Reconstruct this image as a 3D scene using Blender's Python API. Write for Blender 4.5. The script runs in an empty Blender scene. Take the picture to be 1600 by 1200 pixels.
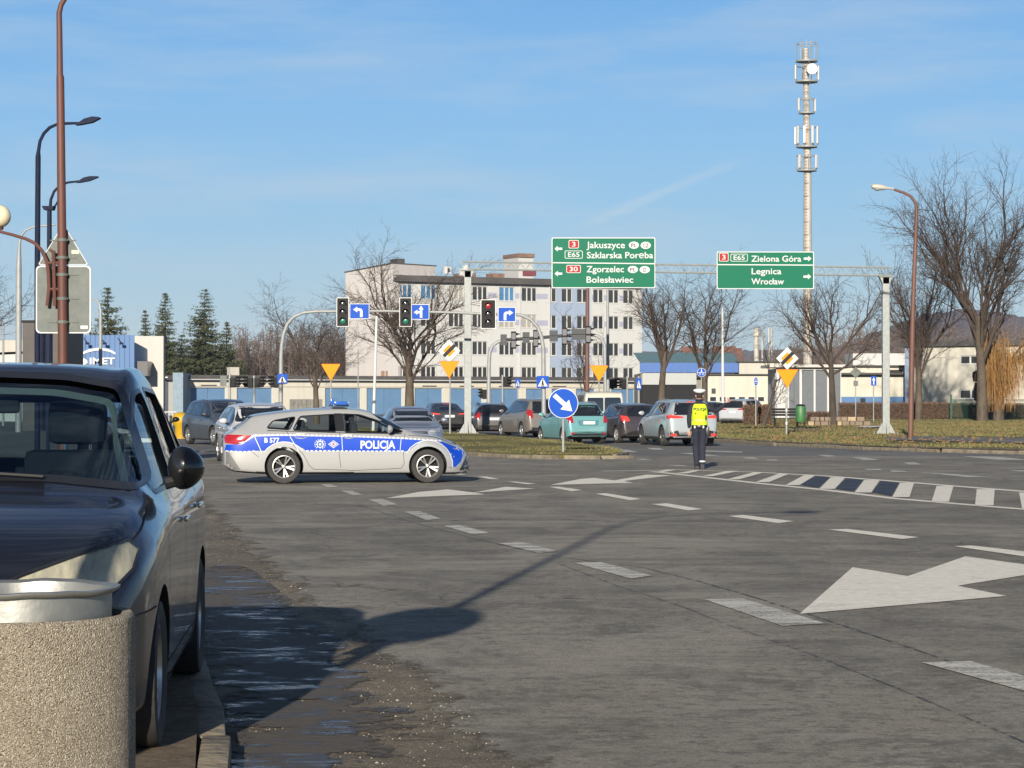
import bpy, bmesh, math, random
from mathutils import Vector, Matrix
from mathutils.bvhtree import BVHTree
R = math.radians
sc = bpy.context.scene
COL = sc.collection

# ------------------------------------------------------------------ camera
F, H, HY = 3560.0, 1.55, 626.0          # focal length in photo pixels, eye height, horizon row
cam_d = bpy.data.cameras.new('camera')
cam = bpy.data.objects.new('camera', cam_d); COL.objects.link(cam)
cam_d.sensor_width = 36.0; cam_d.lens = 36.0 * F / 1600.0
cam_d.clip_start = 0.1; cam_d.clip_end = 12000
cam.location = (0, 0, H)
cam.rotation_euler = (R(90) + math.atan(26.0 / F), 0, 0)
sc.camera = cam

# ------------------------------------------------------------------ sky, sun, exposure
SUN_DIR = Vector((0.15, 1.0, -0.325)).normalized()      # the way the light travels
w = bpy.data.worlds.new('World'); sc.world = w; w.use_nodes = True
nt = w.node_tree; nt.nodes.clear()
out = nt.nodes.new('ShaderNodeOutputWorld'); bg = nt.nodes.new('ShaderNodeBackground')
sky = nt.nodes.new('ShaderNodeTexSky'); sky.sky_type = 'NISHITA'; sky.sun_disc = False
sky.sun_elevation = R(17.7); sky.sun_rotation = R(188.5)
sky.air_density = 1.0; sky.dust_density = 0.6; sky.ozone_density = 2.0; sky.altitude = 350
# clear winter sky: deep blue above, paling to a grey blue haze at the horizon, the same all the way round
tc = nt.nodes.new('ShaderNodeTexCoord'); sx = nt.nodes.new('ShaderNodeSeparateXYZ'); nt.links.new(tc.outputs['Generated'], sx.inputs[0])
cr = nt.nodes.new('ShaderNodeValToRGB'); nt.links.new(sx.outputs['Z'], cr.inputs['Fac'])
EXPO = 0.55; SKYS = 0.10; kx = 1.0 / (SKYS * 2 ** EXPO)
stops = [(0.0, (.43, .58, .67)), (.03, (.38, .56, .69)), (.075, (.26, .51, .76)), (.125, (.195, .46, .80)), (.175, (.135, .39, .77)), (.35, (.030, .10, .29)), (.6, (.012, .042, .14)), (1.0, (.006, .022, .08))]
while len(cr.color_ramp.elements) < len(stops): cr.color_ramp.elements.new(.5)
for e, (p_, c_) in zip(cr.color_ramp.elements, stops): e.position = p_; e.color = c_ + (1,)
sc_ = nt.nodes.new('ShaderNodeMixRGB'); sc_.blend_type = 'MULTIPLY'; sc_.inputs['Fac'].default_value = 1; sc_.inputs['Color2'].default_value = (kx, kx, kx, 1); nt.links.new(cr.outputs['Color'], sc_.inputs['Color1'])
m0 = nt.nodes.new('ShaderNodeMixRGB'); m0.inputs['Fac'].default_value = .88; nt.links.new(sky.outputs['Color'], m0.inputs['Color1']); nt.links.new(sc_.outputs['Color'], m0.inputs['Color2'])
# thin high cloud: a faint streaky veil
mp = nt.nodes.new('ShaderNodeMapping'); mp.inputs['Scale'].default_value = (2.2, 1.0, 15.0); mp.inputs['Rotation'].default_value = (0, R(-14), 0)
nz = nt.nodes.new('ShaderNodeTexNoise'); nz.inputs['Scale'].default_value = 2.8; nz.inputs['Detail'].default_value = 8; nz.inputs['Roughness'].default_value = 0.58
rp = nt.nodes.new('ShaderNodeMapRange'); rp.inputs['From Min'].default_value = .44; rp.inputs['From Max'].default_value = .74
rp.inputs['To Min'].default_value = 0; rp.inputs['To Max'].default_value = .55
mx = nt.nodes.new('ShaderNodeMixRGB'); mx.inputs['Color2'].default_value = (.52 * kx, .63 * kx, .74 * kx, 1)
nt.links.new(tc.outputs['Generated'], mp.inputs['Vector']); nt.links.new(mp.outputs['Vector'], nz.inputs['Vector'])
nt.links.new(nz.outputs['Fac'], rp.inputs['Value']); nt.links.new(rp.outputs['Result'], mx.inputs['Fac'])
nt.links.new(m0.outputs['Color'], mx.inputs['Color1'])
# one old vapour trail, thinned by the wind
def sm(op, a, b=None):
    n = nt.nodes.new('ShaderNodeMath'); n.operation = op
    for i, v in enumerate((a, b)):
        if v is None: continue
        if isinstance(v, (float, int)): n.inputs[i].default_value = v
        else: nt.links.new(v, n.inputs[i])
    return n.outputs[0]
def sr(v, a, b, c=0.0, d=1.0):
    n = nt.nodes.new('ShaderNodeMapRange'); n.interpolation_type = 'SMOOTHSTEP'
    for k, q in zip(('From Min', 'From Max', 'To Min', 'To Max'), (a, b, c, d)): n.inputs[k].default_value = q
    nt.links.new(v, n.inputs['Value']); return n.outputs['Result']
yy = sm('MAXIMUM', sx.outputs['Y'], .05); uu = sm('DIVIDE', sx.outputs['X'], yy); vv = sm('DIVIDE', sx.outputs['Z'], yy)
lin = sm('SUBTRACT', vv, sm('ADD', sm('MULTIPLY', uu, .364), .0664)); wob = sm('MULTIPLY', sm('SUBTRACT', nz.outputs['Fac'], .5), .012); dd_ = sm('ABSOLUTE', sm('ADD', lin, wob))
trail = sm('MULTIPLY', sr(dd_, 0.0, .0034, 1, 0), sm('MULTIPLY', sr(uu, .02, .06), sr(uu, .085, .11, 1, 0)))
tr_ = sm('MULTIPLY', trail, sr(nz.outputs['Fac'], .35, .6, .25, .6))
mt2 = nt.nodes.new('ShaderNodeMixRGB'); mt2.inputs['Color2'].default_value = (.60 * kx, .70 * kx, .78 * kx, 1); nt.links.new(tr_, mt2.inputs['Fac']); nt.links.new(mx.outputs['Color'], mt2.inputs['Color1'])
nt.links.new(mt2.outputs['Color'], bg.inputs['Color'])
bg.inputs['Strength'].default_value = SKYS
nt.links.new(bg.outputs['Background'], out.inputs['Surface'])
sl = bpy.data.lights.new('sun', 'SUN'); sun = bpy.data.objects.new('sun', sl); COL.objects.link(sun)
sl.energy = 5.0; sl.angle = R(0.53); sl.color = (1.0, 0.91, 0.785)
sun.rotation_euler = SUN_DIR.to_track_quat('-Z', 'Y').to_euler(); sun.location = (-20, -60, 40)
sc.view_settings.view_transform = 'Standard'; sc.view_settings.look = 'None'
sc.view_settings.exposure = EXPO; sc.view_settings.gamma = 1.0; sc.view_settings.use_curve_mapping = False
sc.cycles.max_bounces = 6; sc.cycles.transparent_max_bounces = 12; sc.cycles.caustics_reflective = False; sc.cycles.caustics_refractive = False
sc.cycles.sample_clamp_indirect = 4.0

# ------------------------------------------------------------------ places: a photo pixel to a point of the plan
def G(px, py, z=0.0):
    Y = F * (H - z) / (py - HY); return ((px - 800) / F * Y, Y)
def GX(px, Y): return (px - 800) / F * Y
def GZ(py, Y): return H + (HY - py) / F * Y

# ------------------------------------------------------------------ mesh building
WLOC = {}
class MB:
    def __init__(s): s.v = []; s.f = []; s.m = []
    def add(s, vs, fs, m=0):
        o = len(s.v); s.v.extend([tuple(p) for p in vs])
        for f in fs: s.f.append(tuple(o + i for i in f)); s.m.append(m)
    def box(s, c, d, rz=0.0, m=0, rx=0.0, ry=0.0):
        hx, hy, hz = d[0] / 2, d[1] / 2, d[2] / 2
        M3 = Matrix.Rotation(rz, 3, 'Z') @ Matrix.Rotation(ry, 3, 'Y') @ Matrix.Rotation(rx, 3, 'X')
        vs = [M3 @ Vector((x, y, z)) + Vector(c) for x in (-hx, hx) for y in (-hy, hy) for z in (-hz, hz)]
        s.add(vs, [(0, 1, 3, 2), (4, 6, 7, 5), (0, 4, 5, 1), (2, 3, 7, 6), (0, 2, 6, 4), (1, 5, 7, 3)], m)
    def bevbox(s, c, d, b=0.01, rz=0.0, m=0, rx=0.0):
        bm = bmesh.new(); bmesh.ops.create_cube(bm, size=1)
        for v in bm.verts: v.co = Vector((v.co.x * d[0], v.co.y * d[1], v.co.z * d[2]))
        bmesh.ops.bevel(bm, geom=bm.edges[:], offset=b, segments=2, affect='EDGES', profile=.6)
        M3 = Matrix.Rotation(rz, 3, 'Z') @ Matrix.Rotation(rx, 3, 'X')
        bm.verts.index_update()
        s.add([M3 @ v.co + Vector(c) for v in bm.verts], [[v.index for v in f.verts] for f in bm.faces], m); bm.free()
    def tube(s, pts, rs, n=8, m=0, caps=True):
        pts = [Vector(p) for p in pts]
        if not hasattr(rs, '__len__'): rs = [rs] * len(pts)
        o = len(s.v); prev = None
        for i, p in enumerate(pts):
            a = pts[max(0, i - 1)]; b = pts[min(len(pts) - 1, i + 1)]; t = (b - a)
            if t.length < 1e-9: t = Vector((0, 0, 1))
            t.normalize()
            if prev is None:
                u = t.orthogonal().normalized()
            else:
                u = prev - t * prev.dot(t)
                u = u.normalized() if u.length > 1e-6 else t.orthogonal().normalized()
            prev = u; q = t.cross(u)
            for k in range(n):
                a_ = 2 * math.pi * k / n
                c = p + (u * math.cos(a_) + q * math.sin(a_)) * rs[i]; s.v.append((c.x, c.y, c.z))
        for i in range(len(pts) - 1):
            for k in range(n):
                k2 = (k + 1) % n
                s.f.append((o + i * n + k, o + i * n + k2, o + (i + 1) * n + k2, o + (i + 1) * n + k)); s.m.append(m)
        if caps:
            s.f.append(tuple(o + k for k in range(n))[::-1]); s.m.append(m)
            s.f.append(tuple(o + (len(pts) - 1) * n + k for k in range(n))); s.m.append(m)
    def lathe(s, prof, c=(0, 0, 0), axis='Z', n=24, m=0, close=False):
        o = len(s.v); c = Vector(c)
        for (r, h) in prof:
            for k in range(n):
                a = 2 * math.pi * k / n; x, y = r * math.cos(a), r * math.sin(a)
                p = {'Z': (x, y, h), 'Y': (x, h, y), 'X': (h, x, y)}[axis]
                s.v.append((c.x + p[0], c.y + p[1], c.z + p[2]))
        L = len(prof)
        for i in range(L if close else L - 1):
            j = (i + 1) % L
            for k in range(n):
                k2 = (k + 1) % n
                f = (o + i * n + k, o + i * n + k2, o + j * n + k2, o + j * n + k)
                s.f.append(f if axis != 'Y' else f[::-1]); s.m.append(m)
    def prism(s, poly, a, b, plane='XZ', m=0):
        """poly in a plane, extruded between a and b along the third axis"""
        def P(u, v, t): return {'XZ': (u, t, v), 'XY': (u, v, t), 'YZ': (t, u, v)}[plane]
        n = len(poly); vs = [P(u, v, a) for u, v in poly] + [P(u, v, b) for u, v in poly]
        fs = [tuple(range(n)), tuple(range(2 * n - 1, n - 1, -1))] + [(i, i + n, (i + 1) % n + n, (i + 1) % n) for i in range(n)]
        s.add(vs, fs, m)
    def sheet(s, poly, z, m=0): s.add([(x, y, z) for x, y in poly], [tuple(range(len(poly)))], m)
    def xf(s, M4):
        s.v = [tuple(M4 @ Vector(p)) for p in s.v]; return s
    def join(s, o, off=(0, 0, 0), m=None):
        k = len(s.v); s.v.extend([(p[0] + off[0], p[1] + off[1], p[2] + off[2]) for p in o.v])
        for f, mm in zip(o.f, o.m): s.f.append(tuple(i + k for i in f)); s.m.append(mm if m is None else m)
    def mesh(s, name, mats, smooth=False, angle=None, fixn=True, off=(0, 0, 0)):
        me = bpy.data.meshes.new(name)
        vs = s.v if not any(off) else [(p[0] - off[0], p[1] - off[1], p[2] - off[2]) for p in s.v]
        me.from_pydata(vs, [], s.f); me.update()
        for mt in (mats if isinstance(mats, (list, tuple)) else [mats]): me.materials.append(mt)
        me.polygons.foreach_set('material_index', s.m)
        if fixn:
            bm = bmesh.new(); bm.from_mesh(me); bmesh.ops.recalc_face_normals(bm, faces=bm.faces); bm.to_mesh(me); bm.free()
        if smooth or angle:
            me.polygons.foreach_set('use_smooth', [True] * len(me.polygons))
            me.set_sharp_from_angle(angle=R(angle or 40))
        return me
    def build(s, name, mats, parent=None, smooth=False, angle=None, local=False, fixn=True):
        off = Vector((0, 0, 0)) if (parent is None or local) else WLOC.get(parent.name, Vector((0, 0, 0)))
        return link(name, s.mesh(name, mats, smooth, angle, fixn, tuple(off)), parent)
def link(name, me, parent=None, loc=None):
    o = bpy.data.objects.new(name, me); COL.objects.link(o); o.parent = parent
    if loc: o.location = loc
    WLOC[o.name] = (WLOC.get(parent.name, Vector((0, 0, 0))) if parent else Vector((0, 0, 0))) + Vector(loc or (0, 0, 0))
    return o
def tag(o, label=None, cat=None, group=None, kind=None):
    if label: o['label'] = label
    if cat: o['category'] = cat
    if group: o['group'] = group
    if kind: o['kind'] = kind
    return o
def thing(name, label, cat, loc=(0, 0, 0), rz=0.0, group=None):
    o = bpy.data.objects.new(name, None); COL.objects.link(o); o.empty_display_size = .2
    o.location = loc; o.rotation_euler = (0, 0, rz); WLOC[o.name] = Vector(loc)
    return tag(o, label, cat, group)
def struct(name, mb, mats, smooth=False, parent=None):
    o = mb.build(name, mats, parent, smooth)
    if parent is None: o['kind'] = 'structure'
    return o
def copy_tree(o, parent=None):
    c = o.copy(); COL.objects.link(c); c.parent = parent
    for ch in list(o.children): copy_tree(ch, c)
    return c

# ------------------------------------------------------------------ materials
MATS = {}
def mat(name, col, rough=.6, metal=0.0, var=None, bump=None, spec=None, coat=0.0, emit=None, emis=0.0, col2=None, vscale=None, alpha=None, trans=0.0, coords='Object', stretch=None, voro=None):
    """one procedural material: base colour, noise variation (var=amount at vscale) towards col2, bump=(scale,strength)"""
    if name in MATS: return MATS[name]
    m = bpy.data.materials.new(name); m.use_nodes = True; t = m.node_tree; b = t.nodes['Principled BSDF']
    c = tuple(col) + (1,)
    b.inputs['Base Color'].default_value = c; b.inputs['Roughness'].default_value = rough; b.inputs['Metallic'].default_value = metal
    if spec is not None: b.inputs['Specular IOR Level'].default_value = spec
    if coat: b.inputs['Coat Weight'].default_value = coat; b.inputs['Coat Roughness'].default_value = .04
    if trans: b.inputs['Transmission Weight'].default_value = trans
    if alpha is not None: b.inputs['Alpha'].default_value = alpha
    if emit: b.inputs['Emission Color'].default_value = tuple(emit) + (1,); b.inputs['Emission Strength'].default_value = emis
    tcn = mpn = None
    if var or bump or voro:
        tcn = t.nodes.new('ShaderNodeTexCoord'); mpn = t.nodes.new('ShaderNodeMapping')
        t.links.new(tcn.outputs[coords], mpn.inputs['Vector'])
        if stretch: mpn.inputs['Scale'].default_value = stretch
    if var:
        n = t.nodes.new('ShaderNodeTexNoise'); n.inputs['Scale'].default_value = vscale or 3.0; n.inputs['Detail'].default_value = 6; n.inputs['Roughness'].default_value = .62
        r = t.nodes.new('ShaderNodeMapRange'); r.inputs['From Min'].default_value = .32; r.inputs['From Max'].default_value = .68
        x = t.nodes.new('ShaderNodeMixRGB')
        c2 = col2 or tuple(v * (1 - var) for v in col)
        x.inputs['Color1'].default_value = c; x.inputs['Color2'].default_value = tuple(c2) + (1,)
        if col2: r.inputs['To Max'].default_value = var
        t.links.new(mpn.outputs['Vector'], n.inputs['Vector']); t.links.new(n.outputs['Fac'], r.inputs['Value'])
        t.links.new(r.outputs['Result'], x.inputs['Fac']); t.links.new(x.outputs['Color'], b.inputs['Base Color'])
    if bump:
        n = t.nodes.new('ShaderNodeTexNoise'); n.inputs['Scale'].default_value = bump[0]; n.inputs['Detail'].default_value = 5
        u = t.nodes.new('ShaderNodeBump'); u.inputs['Strength'].default_value = bump[1]; u.inputs['Distance'].default_value = bump[2] if len(bump) > 2 else .01
        t.links.new(mpn.outputs['Vector'], n.inputs['Vector']); t.links.new(n.outputs['Fac'], u.inputs['Height']); t.links.new(u.outputs['Normal'], b.inputs['Normal'])
    MATS[name] = m; return m
def nodes_mat(name):
    m = bpy.data.materials.new(name); m.use_nodes = True; MATS[name] = m
    return m, m.node_tree, m.node_tree.nodes['Principled BSDF']
def N(t, kind, **kw):
    n = t.nodes.new('ShaderNode' + kind)
    for k, v in kw.items():
        if k in ('operation', 'blend_type', 'feature', 'data_type', 'noise_dimensions'): setattr(n, k, v)
        else: n.inputs[k.replace('_', ' ')].default_value = v
    return n
def noise(t, vec, scale, detail=6, rough=.6, dist=0.0):
    n = N(t, 'TexNoise', Scale=scale, Detail=detail, Roughness=rough, Distortion=dist); t.links.new(vec, n.inputs['Vector']); return n.outputs['Fac']
def rng(t, val, a, b, c=0.0, d=1.0):
    n = t.nodes.new('ShaderNodeMapRange')
    for k, v in zip(('From Min', 'From Max', 'To Min', 'To Max'), (a, b, c, d)): n.inputs[k].default_value = v
    t.links.new(val, n.inputs['Value']); return n.outputs['Result']
def mixc(t, fac, c1, c2, blend='MIX'):
    n = t.nodes.new('ShaderNodeMixRGB'); n.blend_type = blend
    if isinstance(fac, float): n.inputs['Fac'].default_value = fac
    else: t.links.new(fac, n.inputs['Fac'])
    for k, c in (('Color1', c1), ('Color2', c2)):
        if isinstance(c, tuple): n.inputs[k].default_value = c if len(c) == 4 else c + (1,)
        else: t.links.new(c, n.inputs[k])
    return n.outputs['Color']
def mth(t, op, a, b=None):
    n = t.nodes.new('ShaderNodeMath'); n.operation = op
    for i, v in enumerate((a, b)):
        if v is None: continue
        if isinstance(v, (float, int)): n.inputs[i].default_value = v
        else: t.links.new(v, n.inputs[i])
    return n.outputs[0]
def vecmap(t, coords='Object', scale=(1, 1, 1), rot=(0, 0, 0)):
    tcn = t.nodes.new('ShaderNodeTexCoord'); m = t.nodes.new('ShaderNodeMapping')
    m.inputs['Scale'].default_value = scale; m.inputs['Rotation'].default_value = rot
    t.links.new(tcn.outputs[coords], m.inputs['Vector']); return m.outputs['Vector']
def bumpn(t, b, h, strength, dist):
    u = t.nodes.new('ShaderNodeBump'); u.inputs['Strength'].default_value = strength; u.inputs['Distance'].default_value = dist
    t.links.new(h, u.inputs['Height']); t.links.new(u.outputs['Normal'], b.inputs['Normal'])

# asphalt: worn aggregate, long tyre-polished streaks, darker repairs, fine cracks
def asphalt(name, base, light, dark, seed=0.0, speck=.5):
    m, t, b = nodes_mat(name)
    v = vecmap(t); vs = vecmap(t, scale=(1.0, .16, 1), rot=(0, 0, R(14))); vx = vecmap(t, scale=(.22, 1.3, 1), rot=(0, 0, R(-4)))
    big = rng(t, noise(t, v, .11, 4, .6), .38, .62); streak = rng(t, noise(t, vs, .9, 5, .6), .36, .66)
    cross = rng(t, noise(t, vx, 1.1, 6, .7), .5, .72)
    fine = rng(t, noise(t, v, 48, 4, .8), .42, .60); grit = rng(t, noise(t, v, 170, 2, .7), .56, .74)
    c = mixc(t, big, base, light); c = mixc(t, mth(t, 'MULTIPLY', streak, .45), c, dark)
    c = mixc(t, mth(t, 'MULTIPLY', rng(t, noise(t, v, .9, 8, .78, .5), .50, .58), .78), c, dark); c = mixc(t, mth(t, 'MULTIPLY', rng(t, noise(t, v, 7.5, 7, .85), .51, .58), .75), c, tuple(x * .7 for x in dark)); c = mixc(t, mth(t, 'MULTIPLY', rng(t, noise(t, v, 19, 5, .85), .54, .62), .40), c, tuple(x * .6 for x in dark)); c = mixc(t, mth(t, 'MULTIPLY', rng(t, noise(t, v, 13, 5, .85), .38, .46, 1, 0), .35), c, tuple(min(1, x * 1.5) for x in light)); c = mixc(t, mth(t, 'MULTIPLY', rng(t, noise(t, v, .33, 6, .7, .8), .50, .62), .6), c, tuple(x * 1.18 for x in light))
    c = mixc(t, mth(t, 'MULTIPLY', cross, .7), c, dark)
    c = mixc(t, mth(t, 'MULTIPLY', fine, .55), c, tuple(x * .45 for x in base)); c = mixc(t, mth(t, 'MULTIPLY', grit, speck), c, tuple(min(1, x * 2.6) for x in light))
    vo = N(t, 'TexVoronoi', feature='DISTANCE_TO_EDGE', Scale=.16)
    wv = t.nodes.new('ShaderNodeMixRGB'); wv.blend_type = 'ADD'; wv.inputs['Fac'].default_value = 1.0
    nn = N(t, 'TexNoise', Scale=1.6, Detail=5.0, Roughness=.7); t.links.new(v, nn.inputs['Vector'])
    t.links.new(v, wv.inputs['Color1']); t.links.new(nn.outputs['Color'], wv.inputs['Color2']); t.links.new(wv.outputs['Color'], vo.inputs['Vector'])
    crack = rng(t, vo.outputs['Distance'], 0.0, .0045, 1.0, 0.0)
    crack = mth(t, 'MULTIPLY', crack, rng(t, noise(t, v, .35, 2), .5, .62))
    c = mixc(t, mth(t, 'MULTIPLY', crack, .8), c, tuple(x * .25 for x in dark))
    t.links.new(c, b.inputs['Base Color'])
    t.links.new(rng(t, noise(t, v, 1.3, 3), .3, .7, .74, .93), b.inputs['Roughness']); b.inputs['Specular IOR Level'].default_value = .28
    hh = mth(t, 'ADD', noise(t, v, 60, 3, .8), mth(t, 'MULTIPLY', noise(t, vx, 6, 4, .7), 1.3)); hh = mth(t, 'SUBTRACT', hh, crack)
    bumpn(t, b, hh, .8, .018)
    return m
M_ASPH = asphalt('worn_asphalt', (.240, .220, .178), (.320, .292, .238), (.098, .090, .076))
M_ASPH2 = asphalt('far_asphalt', (.165, .161, .151), (.215, .208, .192), (.098, .096, .093))
M_GUT = asphalt('gutter_asphalt', (.150, .126, .092), (.225, .188, .135), (.083, .070, .053), speck=.8)
# road paint, worn through to the asphalt with a noise of its own
def roadpaint(name, col, wear):
    m, t, b = nodes_mat(name); v = vecmap(t); vx = vecmap(t, scale=(.4, 1.6, 1))
    k = mth(t, 'ADD', mth(t, 'MULTIPLY', noise(t, v, 38, 5, .8), .55), mth(t, 'MULTIPLY', noise(t, vx, 2.6, 5, .7), .45))
    k = rng(t, k, wear - .05, wear + .05)
    c = mixc(t, rng(t, noise(t, v, 9, 5, .7), .35, .65), col, tuple(x * .78 for x in col))
    t.links.new(mixc(t, k, c, (.16, .15, .13)), b.inputs['Base Color']); b.inputs['Roughness'].default_value = .75
    bumpn(t, b, noise(t, v, 70, 3, .8), .4, .006); return m
M_PAINT = roadpaint('road_paint', (.80, .745, .62), .60)
M_PAINTW = roadpaint('road_paint_worn', (.62, .59, .50), .51)
M_GRASSG = None
def ground_mat(name, c1, c2, c3, sc1=.5, bs=.5):
    m, t, b = nodes_mat(name); v = vecmap(t)
    c = mixc(t, rng(t, noise(t, v, sc1, 6, .65), .38, .62), c1, c2); c = mixc(t, rng(t, noise(t, v, sc1 * 9, 6, .75), .45, .7), c, c3)
    t.links.new(c, b.inputs['Base Color']); b.inputs['Roughness'].default_value = .95; b.inputs['Specular IOR Level'].default_value = .15
    bumpn(t, b, noise(t, v, 14, 6, .8), bs, .08); return m
M_GRASSG = ground_mat('winter_turf', (.120, .118, .040), (.170, .145, .060), (.085, .070, .034))
M_DIRT = ground_mat('trodden_dirt', (.16, .125, .085), (.10, .078, .055), (.22, .18, .13), 1.4)
M_FAR = ground_mat('far_ground', (.10, .098, .05), (.13, .11, .07), (.07, .065, .045), .05)
M_KERB = mat('kerb_concrete', (.28, .235, .165), .9, var=.9, vscale=3.5, bump=(14, .9, .03), col2=(.10, .085, .062))
M_GALV = mat('galvanised_steel', (.30, .32, .31), .55, .1, var=.25, vscale=9)
M_GREY = mat('grey_painted_steel', (.30, .31, .305), .5, .1, var=.2, vscale=5)
M_RUST = mat('red_brown_painted_steel', (.120, .042, .028), .6, .05, var=.7, vscale=3.5, col2=(.070, .030, .022), stretch=(1, 1, .35))
M_BROWNP = mat('faded_brown_pole_paint', (.150, .070, .048), .6, .05, var=.8, vscale=3, col2=(.10, .045, .032), stretch=(1, 1, .35))
M_DBLUE = mat('dark_blue_painted_steel', (.012, .018, .042), .6, 0, var=.3, spec=.1)
M_BLACK = mat('black_plastic', (.008, .008, .009), .45, spec=.12)
M_RUB = mat('rubber', (.022, .021, .020), .8, var=.5, vscale=14, col2=(.055, .050, .042), bump=(60, .2))
M_WHITE = mat('white_painted_metal', (.52, .52, .50), .45)
M_SBLUE = mat('sign_blue', (.001, .062, .38), .4, spec=.12)
M_SGREEN = mat('sign_green', (.002, .125, .068), .45, spec=.12)
M_SWHITE = mat('sign_white', (.56, .57, .56), .4, spec=.12)
M_SRED = mat('sign_red', (.33, .015, .014), .4, spec=.12)
M_SYEL = mat('sign_yellow', (.64, .245, .004), .45, spec=.12)
M_SORANGE = mat('sign_orange_border', (.52, .11, .006), .45, spec=.12)
M_SBLACK = mat('sign_black', (.02, .02, .02), .45, spec=.12)
M_BACK = mat('sign_back_grey', (.15, .165, .152), .55, .1, var=.25, vscale=4, spec=.12)
M_DKBACK = mat('signal_back_grey', (.055, .058, .062), .6, spec=.12)
M_LAMPOFF = mat('signal_lens_dark', (.03, .03, .03), .15, coat=.5)
M_LRED = mat('signal_lens_red', (.20, .008, .012), .3, emit=(1, .03, .02), emis=.10)
M_LGREEN = mat('signal_lens_green', (.0, .12, .075), .3, emit=(.02, .75, .35), emis=.03)
# ------------------------------------------------------------------ ground, road, verge, markings
g = MB(); g.sheet([(-5000, -300), (5000, -300), (5000, 9000), (-5000, 9000)], -.02); struct('ground', g, M_FAR)
rd = MB()
nx, ny = 2, 2
rd.sheet([(-60, -12), (60, -12), (60, 64), (-60, 64)], 0.0)
road = struct('road', rd, M_ASPH)
rf = MB(); rf.sheet([(-110, 64), (110, 64), (110, 262), (-110, 262)], 0.0); struct('road_junction', rf, M_ASPH2)

# kerb line on the near left, read from the photograph; the pavement lies left of it
KP = [(-.62, -6), (-.70, 2), (-.92, 7), (-1.12, 9.0), (-1.35, 10.75), (-1.80, 13.3), (-2.35, 16), (-3.2, 20), (-4.4, 26), (-5.75, 34), (-8.4, 45), (-12.8, 60)]
def along(poly, step):
    out = []; acc = 0.0
    for (a, b) in zip(poly[:-1], poly[1:]):
        a = Vector(a); b = Vector(b); L = (b - a).length
        while acc < L: out.append((a.lerp(b, acc / L), (b - a).normalized())); acc += step
        acc -= L
    return out
pv = MB()
vs = [(x - .13, y) for x, y in KP]
for (a, b) in zip(vs[:-1], vs[1:]):
    pv.add([(a[0], a[1], .095), (b[0], b[1], .095), (b[0] - 9, b[1], .10), (a[0] - 9, a[1], .10)], [(0, 1, 2, 3)])
pavement = struct('pavement', pv, M_DIRT)
def stone_mesh(L, wd, h, seed, m=M_KERB):
    b = MB(); b.bevbox((0, 0, 0), (L - .012, wd, h), .02); me = b.mesh('kerb_stone', m, angle=50); return me
kme = [stone_mesh(1.0, .13, .20, i, M_KERB) for i in range(2)]
rnd = random.Random(3)
for i, (p, d) in enumerate(along(KP, 1.0)):
    q = p + d * .5
    o = link('kerb_stone', kme[i % 2], pavement, (q.x - .07, q.y, -.010 + rnd.uniform(-.012, .004)))
    o.rotation_euler = (0, 0, math.atan2(d.y, d.x) + rnd.uniform(-.012, .012))
# dirty strip of old asphalt between kerb and carriageway
OUT = [(.30, -6), (.12, 2), (.02, 7)] + [G(800, 1200), G(690, 1080), G(600, 1010), G(520, 955), G(450, 905), G(400, 862), G(362, 825), G(335, 795), G(300, 768), G(230, 738)]
gm = MB()
def lerp_on(poly, y):
    for (a, b) in zip(poly[:-1], poly[1:]):
        if a[1] <= y <= b[1]: k = (y - a[1]) / max(1e-6, b[1] - a[1]); return a[0] + (b[0] - a[0]) * k
    return poly[-1][0]
def lp_(a, b, k): return a + (b - a) * k
ys = [-6 + i * .25 for i in range(int((38 + 6) / .25))]; rnd = random.Random(5)
row = []
for y in ys:
    x0 = lerp_on(KP, y); x1 = lerp_on(OUT, y) + .05 * math.sin(y * 2.1) + .04 * math.sin(y * 5.3 + 1) + rnd.uniform(-.02, .02)
    row.append((x0 - .05, x1))
for i in range(len(ys) - 1):
    pass
def masked(name, mb, vals, m):
    o = struct(name, mb, m); a = o.data.color_attributes.new('cover', 'FLOAT_COLOR', 'POINT')
    for i, v_ in enumerate(vals): a.data[i].color = (v_, v_, v_, 1)
    return o
def cover_alpha(m, sc_=2.2, amt=1.1, lo=.45, hi=.62):
    t = m.node_tree; b = t.nodes['Principled BSDF']; at = t.nodes.new('ShaderNodeVertexColor'); at.layer_name = 'cover'; v = vecmap(t)
    k = mth(t, 'ADD', at.outputs['Color'], mth(t, 'MULTIPLY', mth(t, 'SUBTRACT', noise(t, v, sc_, 8, .78), .5), amt * 2)); t.links.new(rng(t, k, lo, hi), b.inputs['Alpha'])
gv = []
fr_ = [0, .2, .4, .6, .7, .8, .9, 1.0, 1.08, 1.16]
for i, y in enumerate(ys):
    x0, x1 = row[i]
    for f in fr_: gm.v.append((lp_(x0, x1 + .05, f), y, .004)); gv.append(max(0, min(1, (1.16 - f) / .40)))
for i in range(len(ys) - 1):
    for j in range(len(fr_) - 1): a = i * len(fr_) + j; gm.f.append((a, a + 1, a + 1 + len(fr_), a + len(fr_))); gm.m.append(0)
cover_alpha(M_GUT); masked('gutter', gm, gv, M_GUT)
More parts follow.
